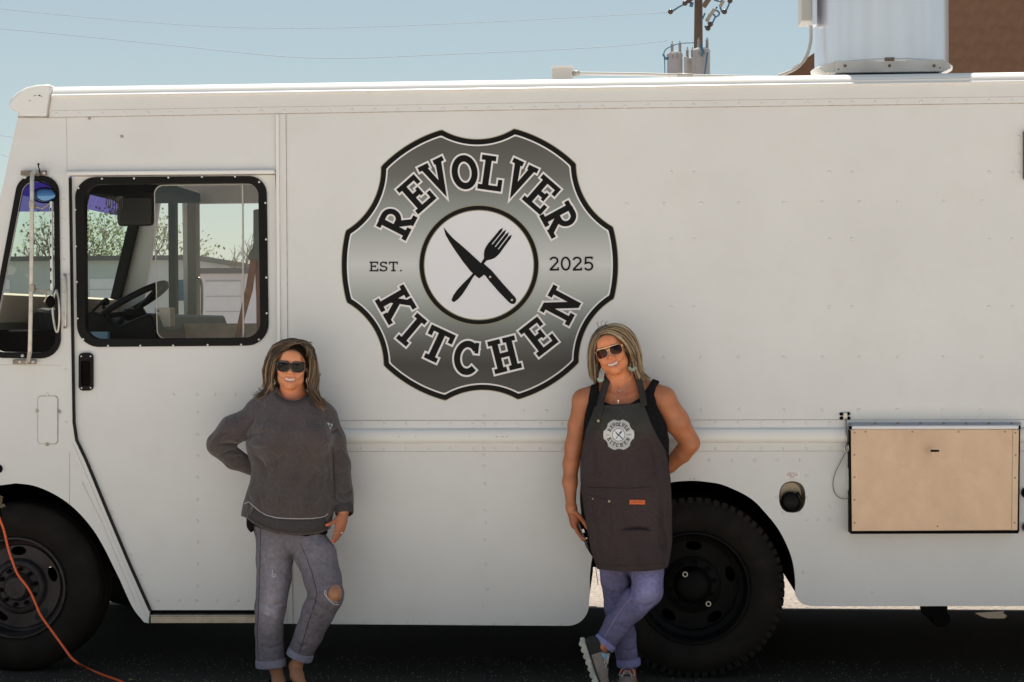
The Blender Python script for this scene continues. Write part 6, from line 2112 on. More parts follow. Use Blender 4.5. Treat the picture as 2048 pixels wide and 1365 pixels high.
# ---- shoes
lo = N3(530, 1392, 0); hi = N3(690, 1340, 0); lo[1] = -.58; hi[1] = -.14; lo[2] = -.001
f = Field(lo, hi, .0035)
for pts in (([N3(553, 1366, -.245), N3(558, 1374, -.32), N3(563, 1380, -.42), N3(564, 1383, -.455)]), ([N3(590, 1362, -.27), N3(597, 1372, -.33), N3(609, 1380, -.41), N3(614, 1384, -.445)])):
    f.chain(pts, [.036, .040, .040, .026], .02, (1, 1, .85))
f.cone(N3(553, 1320, -.27), N3(556, 1345, -.29), .036, .030, .004, mode='sub'); f.cone(N3(590, 1315, -.28), N3(594, 1337, -.30), .036, .030, .004, mode='sub')
V, Fc = f.mesh(); obj_np('shoe', V, Fc, M_BLK2, p1)

# ---- sunglasses
M_FR1 = mat('frame_black', (.008, .007, .008), rough=.15, coat=.5)
gl = MB(); gl.smooth = True
lens = MB()
def lens_loop(cx, w_, h_, sgn, n=28, top=.7):
    out = []
    for k in range(n):
        t = 2 * PI * k / n; x = math.cos(t); z = math.sin(t)
        zz = z * (h_ if z < 0 else h_ * top); xx = x * w_ * (1 + (.10 * sgn * (1 if x * sgn > 0 else 0)) * max(0, z))
        ex = .82
        xx = math.copysign(abs(x) ** ex, x) * w_; zz = math.copysign(abs(z) ** ex, z) * (h_ if z < 0 else h_ * top)
        if z > 0 and x * sgn > 0: zz += .004 * x * sgn
        out.append((cx + xx, zz + .004))
    return out
def gy(x): return -.1085 + 6.0 * x * x
for sx in (-1, 1):
    lp = lens_loop(sx * .0355, .0315, .0275, sx)
    ring_ = [Vector(h1.P(x, gy(x), z)) for x, z in lp]
    gl.tube(ring_ + [ring_[0]], .0032, seg=7, caps=False)
    gl.tube([Vector(h1.P(sx * .066, gy(.066), .018)), Vector(h1.P(sx * .074, -.07, .018)), Vector(h1.P(sx * .078, -.01, .012)), Vector(h1.P(sx * .078, .02, .004))], .0032, seg=6)
gl.tube([Vector(h1.P(-.009, gy(.008), .010)), Vector(h1.P(0, gy(0) - .001, .014)), Vector(h1.P(.009, gy(.008), .010))], .0034, seg=7)
gl.tube([Vector(h1.P(x, gy(x) - .0005, .0225 + abs(x) * .03)) for x in np.linspace(-.062, .062, 11) if abs(x) > .008][:5], .0036, seg=6)
gl.tube([Vector(h1.P(x, gy(x) - .0005, .0225 + abs(x) * .03)) for x in np.linspace(-.062, .062, 11) if abs(x) > .008][5:], .0036, seg=6)
g1 = gl.build('sunglasses', M_FR1, p1, smooth=True)
def lens_mat(name, top, bot, zc, zh):
    m = bpy.data.materials.new(name); m.use_nodes = True; n = m.node_tree; n.nodes.clear()
    o = n.nodes.new('ShaderNodeOutputMaterial'); tr = n.nodes.new('ShaderNodeBsdfTransparent'); gg = n.nodes.new('ShaderNodeBsdfGlossy'); gg.inputs['Roughness'].default_value = .02
    tc = n.nodes.new('ShaderNodeTexCoord'); sp = n.nodes.new('ShaderNodeSeparateXYZ'); mr = n.nodes.new('ShaderNodeMapRange'); mx = n.nodes.new('ShaderNodeMixRGB'); ms = n.nodes.new('ShaderNodeMixShader')
    lw = n.nodes.new('ShaderNodeFresnel'); lw.inputs[0].default_value = 1.38
    mr.inputs[1].default_value = zc - zh; mr.inputs[2].default_value = zc + zh
    mx.inputs[1].default_value = (*bot, 1); mx.inputs[2].default_value = (*top, 1)
    n.links.new(tc.outputs['Object'], sp.inputs[0]); n.links.new(sp.outputs[2], mr.inputs[0]); n.links.new(mr.outputs[0], mx.inputs[0]); n.links.new(mx.outputs[0], tr.inputs[0])
    n.links.new(lw.outputs[0], ms.inputs[0]); n.links.new(tr.outputs[0], ms.inputs[1]); n.links.new(gg.outputs[0], ms.inputs[2]); n.links.new(ms.outputs[0], o.inputs[0])
    return m
zc1 = float(h1.P(0, -.1, 0)[2])
M_LENS1 = lens_mat('lens_black', (.010, .008, .008), (.08, .05, .045), zc1, .024)
for sx in (-1, 1):
    lp = lens_loop(sx * .0355, .031, .027, sx)
    b = MB(); b.smooth = True
    cn = Vector(h1.P(sx * .0335, gy(.0335) - .002, .003))
    rg_ = [Vector(h1.P(x, gy(x), z)) for x, z in lp]
    md = [c_.lerp(cn, .5) + (cn - c_).cross(Vector((0, 0, 1))) * 0 + Vector((0, -.0012, 0)) for c_ in rg_]
    n = len(rg_)
    b.add(rg_ + md + [cn + Vector((0, -.0015, 0))], [(i, (i + 1) % n, n + (i + 1) % n, n + i) for i in range(n)] + [(n + i, n + (i + 1) % n, 2 * n) for i in range(n)])
    b.build('lens', M_LENS1, g1, smooth=True)
# earrings, ring
M_SIL = mat('silver', (.8, .77, .72), rough=.2, metal=.9)
for q in ((547.5, 764), (615, 762)):
    b = MB(); b.smooth = True; c_ = U(q[0], q[1], -.285)
    b.tube([c_ + Vector((math.sin(t) * .0055, 0, math.cos(t) * .013)) for t in [2 * PI * k / 18 for k in range(19)]], .0014, seg=5, caps=False)
    b.build('earring', M_SIL, p1)
b = MB(); b.smooth = True; c_ = U(680.5, 1066, -.285); b.tube([c_ + Vector((math.cos(t) * .0085, math.sin(t) * .0085, math.cos(t) * .003)) for t in [2 * PI * k / 16 for k in range(17)]], .0014, seg=5, caps=False); b.dome(c_ + Vector((.008, -.004, 0)), .004, .004, nrm=(1, -.6, 0)); b.build('ring', M_SIL, p1)

# ---- hair
lo = N3(515, 830, 0); hi = N3(700, 668, 0); lo[1] = -.42; hi[1] = -.08
f = Field(lo, hi, .0036)
def HP(x, y, z): return h1.P(x, y, z)
f.ell(HP(.0, .022, .042), (.080, .092, .080), .01, h1.R)
f.chain([HP(-.066, .01, .045), HP(-.082, .015, -.01), N3(548, 770, -.22), N3(547, 792, -.20)], [.026, .022, .018, .010], .02)
f.chain([HP(.066, .01, .045), HP(.082, .015, -.01), N3(622, 772, -.22), N3(628, 800, -.25)], [.024, .022, .020, .014], .02)
f.ell(HP(0, .07, -.05), (.075, .045, .09), .03)
# keep the face clear
f.ell(HP(-.004, -.085, -.020), (.062, .080, .094), .008, h1.R, 'sub')
V, Fc = f.mesh()
def colh(V): return np.tile(np.array([.030, .017, .010]), (len(V), 1)) * (1 + .3 * vnoise(V, .012, 4)[:, None])
hair1 = obj_np('hair', V, Fc, M_HAIR, p1, col=colh)
def hc1(rt, g):
    t = rt.rand()
    base = np.array([.058, .032, .018]) * rt.uniform(.5, 1.4)
    if t > .58: base = np.array([.23, .14, .07]) * rt.uniform(.6, 1.3)
    if t > .93: base = np.array([.34, .23, .13]) * rt.uniform(.7, 1.1)
    return base * g.get('b', 1.0)
def G(l): return [Vector(N3(x, y, z if z > -.338 or y > 745 else -.338 + (z + .338) * .35)) for x, y, z in l]
part = (603, 684)
LS = [  # image-left side, front to back
    [(601, 686, -.352), (584, 689, -.376), (567, 697, -.372), (554, 711, -.356), (547, 729, -.330), (544, 750, -.305), (546, 772, -.285), (549, 788, -.275), (543, 800, -.275)],
    [(602, 684, -.345), (578, 684, -.366), (557, 694, -.352), (545, 712, -.330), (539, 733, -.305), (537, 756, -.285), (540, 776, -.270), (532, 791, -.270), (517, 798, -.275), (502, 796, -.28)],
    [(602, 682, -.32), (576, 680, -.335), (551, 690, -.315), (537, 713, -.290), (529, 738, -.27), (532, 760, -.255), (536, 778, -.25), (527, 790, -.255), (512, 794, -.26), (497, 788, -.26)],
    [(602, 681, -.28), (575, 679, -.28), (549, 690, -.265), (535, 714, -.245), (528, 738, -.23), (532, 764, -.225), (537, 781, -.225), (528, 789, -.23), (514, 789, -.235), (503, 781, -.24)],
    [(602, 681, -.25), (575, 680, -.25), (550, 692, -.24), (537, 716, -.22), (533, 744, -.205), (534, 772, -.20), (541, 796, -.20)]]
RS = [
    [(604, 687, -.352), (612, 695, -.342), (617, 709, -.328), (620, 728, -.31), (619, 750, -.295), (617, 768, -.29), (622, 786, -.30), (632, 800, -.315), (643, 812, -.325), (653, 812, -.325)],
    [(604, 684, -.345), (616, 692, -.325), (624, 711, -.305), (628, 734, -.290), (626, 757, -.282), (622, 776, -.285), (628, 793, -.305), (638, 808, -.325), (648, 815, -.325), (655, 806, -.32)],
    [(604, 682, -.32), (619, 689, -.30), (629, 712, -.278), (633, 738, -.262), (633, 760, -.255), (627, 780, -.262), (630, 797, -.285), (641, 808, -.30), (652, 803, -.30), (652, 790, -.29)],
    [(604, 681, -.28), (620, 688, -.265), (631, 714, -.245), (635, 742, -.232), (634, 768, -.228), (628, 790, -.24), (624, 808, -.27)]]
CR = [
    [(602, 685, -.362), (592, 687, -.372), (580, 691, -.378), (569, 698, -.374), (559, 709, -.362), (552, 722, -.342)],
    [(602, 684, -.36), (590, 682, -.368), (577, 685, -.372), (564, 692, -.368), (553, 705, -.352), (545, 720, -.325)],
    [(603, 682, -.32), (588, 678.5, -.33), (570, 682, -.335), (553, 692, -.33), (542, 708, -.305), (536, 724, -.285)],
    [(604, 682, -.24), (588, 678, -.24), (568, 681, -.24), (550, 692, -.24), (540, 710, -.24)]]
CRR = [
    [(603, 684, -.364), (608, 689, -.362), (613, 697, -.352), (617, 708, -.338), (619, 722, -.325)],
    [(603, 683, -.35), (611, 686, -.345), (618, 696, -.33), (624, 712, -.31), (626, 730, -.295)],
    [(604, 682, -.30), (616, 686, -.29), (626, 699, -.28), (631, 716, -.265), (633, 734, -.255)]]
FLY = [
    [(612, 690, -.25), (618, 686, -.26), (621, 690, -.28), (619, 697, -.29)],
    [(630, 750, -.25), (637, 753, -.26), (641, 749, -.26), (638, 745, -.26)],
    [(528, 783, -.23), (520, 783, -.24), (517, 777, -.25), (521, 775, -.26)]]
hair_mesh('hair_strands', [dict(c=[G(c) for c in LS], w=5, thick=.0065, tip=.9), dict(c=[G(c) for c in RS], w=4.4, thick=.0065, tip=.8), dict(c=[G(c) for c in CR], w=2.2, thick=.003, tip=.2, b=.9), dict(c=[G(c) for c in CRR], w=1.2, thick=.003, tip=0, b=.8)], 3200, hair1, hc1, 5, .00075, .011, M_HAIR)
hair_mesh('flyaway_hair', [dict(c=[G(c), [p + Vector((.003, .002, .003)) for p in G(c)]], w=1, thick=.004) for c in FLY], 20, hair1, hc1, 6, .0005, .003, M_HAIR)
BASES.append((p1, tuple(U(575, 1385, -.3)[:2]) + (0.0,)))
# ================================================================== PERSON 2: charcoal apron
p2 = thing('person', 'smiling blonde woman in tinted aviator sunglasses, black tank top, charcoal apron and blue jeans', 'person')
h2 = Head(N3(1222, 701, -0.30), Rm(rz=R(-6), ry=R(-16), rx=R(4)), 0.915, wide=1.0)
pxm2 = PXM(1240, -.3)
# shoe frames first: the ankles follow them
class Fr:
    def __init__(s, heel, toe, up):
        s.heel = np.array(heel, float); s.toe = np.array(toe, float); s.ax = nm(s.toe - s.heel); s.L = np.linalg.norm(s.toe - s.heel)
        s.upv = nm(np.array(up) - s.ax * np.dot(up, s.ax)); s.sd = np.cross(s.ax, s.upv)
    def __call__(s, a, b_, c): return s.heel + s.ax * a + s.sd * b_ + s.upv * c
t_ = GP(1200, 1395, 0.014)
hA = np.array(U(1161, 1281, t_.y + .035)); tA = np.array(t_); upA = np.array([.1, -.012, .0])
QA = Fr(hA, tA, upA)
hB = np.array(GP(1257, 1370, 0.012)); hB[1] = -.205; tB = hB + np.array([-.012, -.235, 0]); QB = Fr(hB, tB, (0, 0, 1))
# ---- skin
lo = N3(1118, 1400, -.62); hi = N3(1440, 640, 0); lo[1] = -.62; hi[1] = -.02; lo[2] = -.01
f = Field(lo, hi, .0040)
f.chain([N3(1245, 788, -.25), N3(1247, 830, -.255), N3(1249, 900, -.26), N3(1250, 960, -.26), N3(1252, 1020, -.26), N3(1254, 1050, -.27)], [.085, .135, .140, .14, .14, .11], .03, (1, .62, 1))
f.chain([N3(1200, 786, -.245), N3(1168, 800, -.24)], [.046, .050], .03)
f.chain([N3(1290, 780, -.24), N3(1326, 796, -.235)], [.046, .052], .03)
f.chain([N3(1245, 770, -.245), N3(1246, 800, -.25)], [.075, .11], .03, (1, .6, 1))
f.ell(N3(1218, 850, -.33), (.06, .05, .06), .03); f.ell(N3(1276, 850, -.33), (.06, .05, .06), .03)
# left (image) arm
f.chain([N3(1168, 803, -.24), N3(1155, 850, -.235), N3(1148, 893, -.235), N3(1142, 928, -.24), N3(1140, 965, -.25), N3(1142, 1012, -.27)], [.051, .041, .040, .035, .032, .0215], .018)
# right arm, elbow out, forearm behind the back
f.chain([N3(1328, 800, -.235), N3(1352, 842, -.20), N3(1379, 884, -.16)], [.054, .056, .045], .02)
f.chain([N3(1380, 888, -.16), N3(1364, 908, -.13), N3(1340, 930, -.10), N3(1315, 950, -.08)], [.045, .041, .034, .026], .012)
# hand holding the phone
wr = N3(1142.5, 1016, -.27)
hand(f, wr, N3(1150, 1040, -.285), [N3(1150, 1052, -.285), N3(1154, 1054, -.27), N3(1155, 1054, -.255)],
     [([N3(1149, 1050, -.295), N3(1155, 1064, -.305), N3(1163, 1074, -.320), N3(1170, 1079, -.330)], .0100),
      ([N3(1151, 1053, -.280), N3(1158, 1068, -.285), N3(1166, 1079, -.300), N3(1174, 1084, -.315)], .0102),
      ([N3(1153, 1054, -.265), N3(1161, 1070, -.265), N3(1169, 1081, -.280), N3(1177, 1087, -.295)], .0096),
      ([N3(1155, 1054, -.250), N3(1163, 1071, -.248), N3(1171, 1082, -.258), N3(1178, 1088, -.27)], .0088)],
     ([N3(1150, 1026, -.295), N3(1160, 1034, -.315), N3(1168, 1045, -.335), N3(1175, 1057, -.345)], .0105), palm_r=.024)
# legs
f.chain([N3(1230, 1090, -.26), N3(1236, 1200, -.27), N3(1248, 1280, -.26), N3(1257, 1345, -.26)], [.055, .044, .038, .030], .01)
f.chain([N3(1280, 1080, -.27), N3(1297, 1185, -.36), N3(1240, 1240, -.385), N3(1206, 1292, -.405)], [.064, .055, .044, .031], .02)
f.chain([N3(1206, 1292, -.405), QA(.050, 0, .085), QA(.055, 0, .05), QA(.13, 0, .035)], [.031, .0305, .028, .022], .012)
f.ell(np.array(QA(.052, 0, .092)) + np.array([0, -.022, 0]), (.012, .012, .013), .01)
f.chain([N3(1257, 1345, -.26), N3(1258, 1366, -.30), N3(1258, 1380, -.40)], [.032, .034, .024], .012)
f.chain([h2.P(0, .014, -.075), N3(1243, 785, -.25)], [.050, .056], .02)
h2.sculpt(f)
for pts, w_, d in (([(1233, 752), (1238, 772), (1243, 786)], .006, .0022), ([(1255, 750), (1252, 770), (1247, 786)], .006, .0022), ([(1247, 792), (1220, 787), (1196, 784)], .007, -.003), ([(1250, 792), (1278, 785), (1305, 779)], .007, -.003), ([(1247, 795), (1247, 808)], .004, .0015)):
    f.ycrease([N3(x, y, -.31) for x, y in pts], w_, d, .15)
V, Fc = f.mesh()
def col2(V):
    c = np.tile(SKIN_BASE * np.array([1.0, .88, .78]), (len(V), 1)) * (1 + .09 * vnoise(V, .03, 8)[:, None])
    fr = vnoise(V, .006, 21)[:, None]; c = c * (1 - .05 * np.clip(fr, 0, 1))
    c = h2.colour(V, c)
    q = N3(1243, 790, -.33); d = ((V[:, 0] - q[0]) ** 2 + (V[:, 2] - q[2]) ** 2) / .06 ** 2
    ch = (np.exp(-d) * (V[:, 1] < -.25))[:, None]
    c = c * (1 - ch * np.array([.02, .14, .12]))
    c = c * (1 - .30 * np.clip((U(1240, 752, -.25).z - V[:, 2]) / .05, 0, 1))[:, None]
    hz = (V[:, 2] < U(1150, 1025, -.27).z)[:, None] & (V[:, 2] > U(1150, 1100, -.27).z)[:, None]
    c = np.where(hz, c * np.array([.80, .66, .60]), c)
    lg = (V[:, 2] < U(1200, 1200, -.3).z)[:, None]; c = np.where(lg, c * np.array([.95, 1.0, 1.0]), c)
    return np.clip(c, .01, .95)
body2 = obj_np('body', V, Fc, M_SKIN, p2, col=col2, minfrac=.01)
bb2 = bvh_of(body2)
h2.teeth(body2)
b = MB(); b.smooth = True
for sx in (-1, 1): b.sphere(h2.P(sx * .030, -.0785, .003), .0112, 14, 10)
b.build('eyes', MATS['eye_white'], p2, smooth=True, kind='stuff')

# ---- jeans
M_JEAN2 = mat('jeans_blue_violet', (1, 1, 1), rough=.9, vcol=True, var=.14, vscale=60, bump=.3, bscale=420, spec=.2, bump2=.5, b2scale=18)
lo = N3(1150, 1345, 0); hi = N3(1375, 1060, 0); lo[1] = -.56; hi[1] = -.08
f = Field(lo, hi, .0036)
f.ell(N3(1253, 1070, -.26), (.185, .125, .12), 0)
f.chain([N3(1228, 1100, -.26), N3(1234, 1160, -.265), N3(1236, 1215, -.275), N3(1247, 1270, -.265), N3(1256, 1326, -.26)], [.078, .071, .060, .054, .047], .014)
f.chain([N3(1284, 1100, -.27), N3(1291, 1140, -.31), N3(1293, 1180, -.36)], [.082, .080, .074], .014)
f.chain([N3(1291, 1184, -.36), N3(1265, 1212, -.375), N3(1236, 1248, -.388), N3(1211, 1284, -.402)], [.074, .066, .058, .045], .014)
f.ell(N3(1255, 1118, -.265), (.05, .07, .06), .012)
f.cone(N3(1194.5, 1306, -.408), N3(1186, 1317, -.410), .052, .06, 0, mode='sub')
f.cone(N3(1258, 1351, -.26), N3(1259, 1366, -.26), .052, .06, 0, mode='sub')
for pts, w_, d in (([(1256, 1195), (1268, 1200), (1290, 1206), (1308, 1200)], .008, .006), ([(1258, 1188), (1275, 1190), (1296, 1186)], .009, -.004), ([(1204, 1180), (1222, 1188), (1242, 1182)], .007, .007), ([(1206, 1190), (1224, 1200), (1244, 1196)], .006, .006), ([(1209, 1202), (1226, 1211), (1240, 1206)], .006, .006), ([(1212, 1214), (1226, 1220)], .005, .005),
                   ([(1255, 1140), (1262, 1165), (1262, 1188)], .010, .008), ([(1238, 1205), (1262, 1200), (1285, 1212)], .008, .005), ([(1220, 1235), (1240, 1240), (1258, 1254)], .008, .004), ([(1200, 1262), (1215, 1268), (1232, 1284)], .006, .004), ([(1245, 1300), (1258, 1306), (1272, 1300)], .006, .005), ([(1240, 1285), (1256, 1278), (1268, 1282)], .007, .004), ([(1275, 1240), (1258, 1262)], .009, .005)):
    f.ycrease([N3(x, y, -.33) for x, y in pts], w_, d * 1.4, .24)
f.noise(.0012, .035, 15)
V, Fc = f.mesh()
def colj2(V):
    c = np.tile(np.array([.135, .125, .225]), (len(V), 1)) * (1 + .10 * vnoise(V, .05, 17)[:, None])
    for (x, y, r, a) in ((1300, 1155, .07, .75), (1205, 1150, .035, .45), (1290, 1190, .05, .4), (1270, 1300, .03, .25)):
        q = N3(x, y, -.36); d = (V[:, 0] - q[0]) ** 2 + ((V[:, 2] - q[2]) * .7) ** 2
        c = c * (1 + a * np.exp(-d / r ** 2)[:, None] * (V[:, 1] < -.27)[:, None])
    return np.clip(c, 0, 1)
jeans2 = obj_np('jeans', V, Fc, M_JEAN2, p2, col=colj2)
bj2 = bvh_of(jeans2)
M_STB = mat('stitch_blue_pale', (.24, .21, .36), rough=.9)
surf_line('side_seam', bj2, [(1264, 1142), (1266, 1165), (1265, 1185), (1261, 1198), (1246, 1214), (1230, 1238), (1218, 1258), (1209, 1276)], .0024, M_STB, jeans2, .0002)
M_CUFF2 = mat('cuff_blue', (.215, .205, .40), rough=.9, var=.15, vscale=80, bump=.3, bscale=420)
cuff('cuff', U(1214, 1281, -.402), U(1205.5, 1292, -.406), .0460, M_CUFF2, jeans2)
cuff('cuff', U(1256, 1316.5, -.26), U(1257.5, 1333, -.26), .0475, M_CUFF2, jeans2)

# ---- tank top
M_TANK = mat('tank_black', (.011, .010, .011), rough=.95, spec=.12, var=.2, vscale=60, bump=.2, bscale=300)
lo = N3(1150, 1160, 0); hi = N3(1380, 748, 0); lo[1] = -.50; hi[1] = -.06
f = Field(lo, hi, .0040)
f.chain([N3(1245, 800, -.25), N3(1247, 830, -.255), N3(1249, 880, -.26), N3(1249, 930, -.26), N3(1252, 1000, -.265), N3(1253, 1060, -.265)], [.135, .158, .186, .186, .196, .196], .03, (1, .62, 1))
f.chain([N3(1190, 785, -.25), N3(1186, 815, -.25)], [.052, .062], .02); f.chain([N3(1308, 775, -.25), N3(1310, 812, -.25)], [.052, .062], .02)
f.ell(N3(1216, 852, -.34), (.066, .056, .066), .03); f.ell(N3(1278, 852, -.34), (.066, .056, .066), .03)
f.prism([tuple(U(x, y, -.3)) for x, y in ((1181, 772), (1196, 766), (1199, 790), (1206, 803), (1222, 809), (1245, 810), (1264, 806), (1282, 795), (1296, 775), (1306, 759), (1320, 764), (1312, 775), (1308, 790), (1314, 812), (1329, 842), (1341, 866), (1341, 930), (1352, 1000), (1350, 1132), (1182, 1132), (1172, 1092), (1163, 1040), (1158, 990), (1158, 930), (1164, 890), (1168, 840), (1176, 805))])
f.noise(.0010, .04, 31)
V, Fc = f.mesh(); tank = obj_np('tank_top', V, Fc, M_TANK, p2)
bt2 = bvh_of(tank)

# ---- apron
M_APR = mat('apron_charcoal', (1, 1, 1), rough=.95, vcol=True, var=.10, vscale=90, bump=.3, bscale=380, spec=.15, bump2=.45, b2scale=11)
M_APR2 = mat('apron_strap', (.040, .037, .034), rough=.9, var=.12, vscale=90, bump=.3, bscale=380, spec=.2)
lo = N3(1150, 1155, 0); hi = N3(1385, 790, 0); lo[1] = -.56; hi[1] = -.17
f = Field(lo, hi, .0036)
f.chain([N3(1245, 800, -.262), N3(1247, 830, -.265), N3(1249, 880, -.27), N3(1249, 930, -.27), N3(1252, 1000, -.275), N3(1254, 1060, -.28), N3(1260, 1140, -.29)], [.150, .170, .197, .20, .212, .212, .20], .03, (1, .65, 1))
f.ell(N3(1216, 852, -.348), (.070, .058, .070), .03); f.ell(N3(1278, 852, -.348), (.070, .058, .070), .03)
f.ell(N3(1300, 1120, -.36), (.08, .07, .08), .03)
f.prism([tuple(U(x, y, -.36)) for x, y in ((1189, 814.5), (1205.5, 810.5), (1232, 811), (1262, 808.5), (1286, 805), (1291, 820), (1301, 845), (1312, 868), (1324, 890), (1332, 904), (1337, 925), (1342, 960), (1344, 1020), (1344.5, 1080), (1341, 1112), (1335, 1134), (1318, 1137), (1290, 1139), (1255, 1140.5), (1222, 1139), (1194, 1137), (1189, 1122), (1182, 1098), (1174, 1060), (1166, 1010), (1160, 965), (1160, 928), (1165, 890), (1173, 858), (1181, 835), (1186, 824))])
for pts, w_, d in (([(1240, 1056.5), (1255, 1054), (1275, 1053), (1292, 1055), (1304, 1057)], .0045, .012), ([(1238, 1062), (1270, 1060), (1306, 1063)], .008, -.005), ([(1262, 900), (1258, 940), (1262, 975)], .016, .004), ([(1182, 890), (1190, 915), (1188, 950)], .010, .004), ([(1300, 880), (1312, 920), (1314, 960)], .012, .005), ([(1326, 990), (1322, 1040), (1330, 1080), (1328, 1120)], .009, .008), ([(1314, 1000), (1312, 1060), (1320, 1115)], .010, -.004), ([(1180, 1000), (1190, 1050), (1200, 1110)], .012, .005), ([(1210, 1010), (1200, 1030), (1206, 1045)], .010, .004), ([(1225, 1075), (1230, 1105), (1228, 1136)], .012, .004), ([(1290, 1075), (1285, 1110), (1290, 1138)], .014, -.004), ([(1195, 860), (1210, 880), (1206, 900)], .010, .003), ([(1290, 850), (1276, 862), (1262, 860)], .010, .0035)):
    f.ycrease([N3(x, y, -.36) for x, y in pts], w_, d * 1.3, .24)
f.noise(.0014, .06, 19)
V, Fc = f.mesh()
keep = None
def cola(V):
    z0 = U(1250, 868, -.36).z
    t = np.clip((V[:, 2] - z0) / .05 + .5, 0, 1)[:, None]
    lo_ = np.array([.056, .041, .041]); hi_ = np.array([.052, .049, .044])
    return (lo_ * (1 - t) + hi_ * t) * (1 + .08 * vnoise(V, .05, 23)[:, None])
apron = obj_np('apron', V, Fc, M_APR, p2, col=cola)
ba2 = bvh_of(apron)
def strapz(name, pts, w_, m_=None):
    """webbing from the neck down onto the bib"""
    ys = [q_[2] for q_ in pts]
    for _ in range(2): ys = [min(ys[i], (ys[max(i - 1, 0)] + ys[min(i + 1, len(ys) - 1)]) / 2) if 0 < i < len(ys) - 1 else ys[i] for i in range(len(ys))]
    Q = [Vector((q_[0], q_[1], y_)) for q_, y_ in zip(pts, ys)]
    Q = spline(Q, 5); rows = []
    for i, q in enumerate(Q):
        d = (Q[min(i + 1, len(Q) - 1)] - Q[max(i - 1, 0)]); d = Vector((d.x, d.y)).normalized(); nn = Vector((-d.y, d.x))
        rows.append([U(q.x + nn.x * w_ / 2 * t, q.y + nn.y * w_ / 2 * t, q.z) for t in (-1, 0, 1)])
    b = MB(); b.smooth = True
    b.add([p for r_ in rows for p in r_], [(i * 3 + j, i * 3 + j + 1, (i + 1) * 3 + j + 1, (i + 1) * 3 + j) for i in range(len(rows) - 1) for j in (0, 1)])
    return b.build(name, m_ or M_APR2, apron, smooth=True, solid=.0035)
def yv(px, py, off=.006): 
    return min(hit(bt2, px, py, off).y, hit(ba2, px, py, off).y, hit(bb2, px, py, off).y)
strapz('neck_strap', [(1216, 748, -.25), (1214, 760, yv(1214, 762)), (1209, 776, yv(1209, 776) - .004), (1204, 794, yv(1204, 794) - .004), (1200, 813, yv(1200, 816) - .003), (1197, 838, yv(1197, 838)), (1196, 861, yv(1196, 861))], 14)
strapz('neck_strap', [(1270, 742, -.25), (1276, 757, yv(1276, 760)), (1281, 775, yv(1281, 775)), (1285, 792, yv(1285, 792)), (1288, 812, yv(1288, 814))], 13)
M_BRS = mat('brass_button', (.48, .36, .24), rough=.35, metal=.6)
def stud(px, py, r, nm_='button', off=.006):
    b = MB(); b.smooth = True; c_ = hit(ba2, px, py, off); b.dome(c_, r, .003, nrm=(0, -1, .1), seg=12); return b.build(nm_, M_BRS, apron)
b = MB(); b.smooth = True; b.dome(U(1205, 790, yv(1205, 790, .010) - .006), .0055, .003, nrm=(0, -1, .1), seg=12); b.build('button', M_BRS, apron)
stud(1198.5, 819, .0065, off=.012); stud(1196.5, 842, .0065, off=.010)
stud(1185.5, 998, .0040, 'stud', .001); stud(1218.5, 1003, .0058, 'stud', .001)
# seams, pockets, leather tag
M_ASM = mat('apron_seam', (.020, .016, .016), rough=.95)
surf_line('pocket_edge', ba2, [(1176, 975), (1200, 976), (1230, 976.5), (1262, 977), (1303, 974)], .0020, M_ASM, apron, .0002, n=8)
surf_line('pocket_edge', ba2, [(1177, 990), (1190, 992), (1204, 997), (1222, 1003)], .0016, M_ASM, apron, .0002)
surf_line('pocket_edge', ba2, [(1222, 1003), (1222, 1040), (1226, 1070)], .0010, M_ASM, apron, .0002)
surf_line('hem_seam', ba2, [(1194, 1128), (1225, 1131), (1260, 1132), (1300, 1130), (1332, 1126)], .0012, M_ASM, apron, .0002, n=8)
surf_line('hem_seam', ba2, [(1292, 818), (1304, 845), (1318, 872), (1330, 898)], .0010, M_ASM, apron, .0002)
M_TAG = mat('leather_orange', (.62, .125, .03), rough=.5, var=.1, vscale=80)
tg = band_on('leather_tag', [(1259, 1004.5), (1275, 1004.6), (1290.5, 1005)], 9.5, M_TAG, apron, ba2, .003, .002)
tb = bvh_of(tg)
b = MB()
for x in range(1264, 1287, 3):
    c_ = hit(tb, x, 1005, .0016); b.box(c_.x - .0022, c_.x + .0022, c_.y - .0003, c_.y, c_.z - .0024, c_.z + .0024)
b.build('tag_imprint', mat('imprint', (.36, .07, .02), rough=.6), tg, kind='stuff')
# printed round emblem, same mark as on the truck
ec = hit(ba2, 1238, 870, .002)
def place_apron(u, v, z):
    k = 31.5 / 640.0
    px = 1237.5 + (u - 682) * k; py = 870 + (v - 682) * k
    q = hit(ba2, px, py, .0008 + z * .00022); return q
emblem(place_apron, apron, False, 'emblem')

# ---- phone in the hand
ph = MB()
pc0 = U(1168, 1062, -.312); 
b = MB(); 
ax1 = (U(1176, 1084, -.29) - U(1162, 1046, -.30)).normalized(); ax2 = Vector((.25, .9, .1)); ax2 = (ax2 - ax1 * ax2.dot(ax1)).normalized(); ax3 = ax1.cross(ax2)
def bx(b, c, e1, e2, e3):
    vs = [c + ax1 * i * e1 + ax2 * j * e2 + ax3 * k * e3 for i in (-1, 1) for j in (-1, 1) for k in (-1, 1)]
    b.add(vs, [(0, 1, 3, 2), (4, 6, 7, 5), (0, 4, 5, 1), (2, 3, 7, 6), (0, 2, 6, 4), (1, 5, 7, 3)])
bx(b, U(1170, 1068, -.30), .060, .034, .0055)
phone = thing('phone', 'black phone held low in the left-side hand of the woman in the apron', 'phone')
b.build('case', mat('phone_black', (.012, .012, .013), rough=.25), phone, bevel=.003)
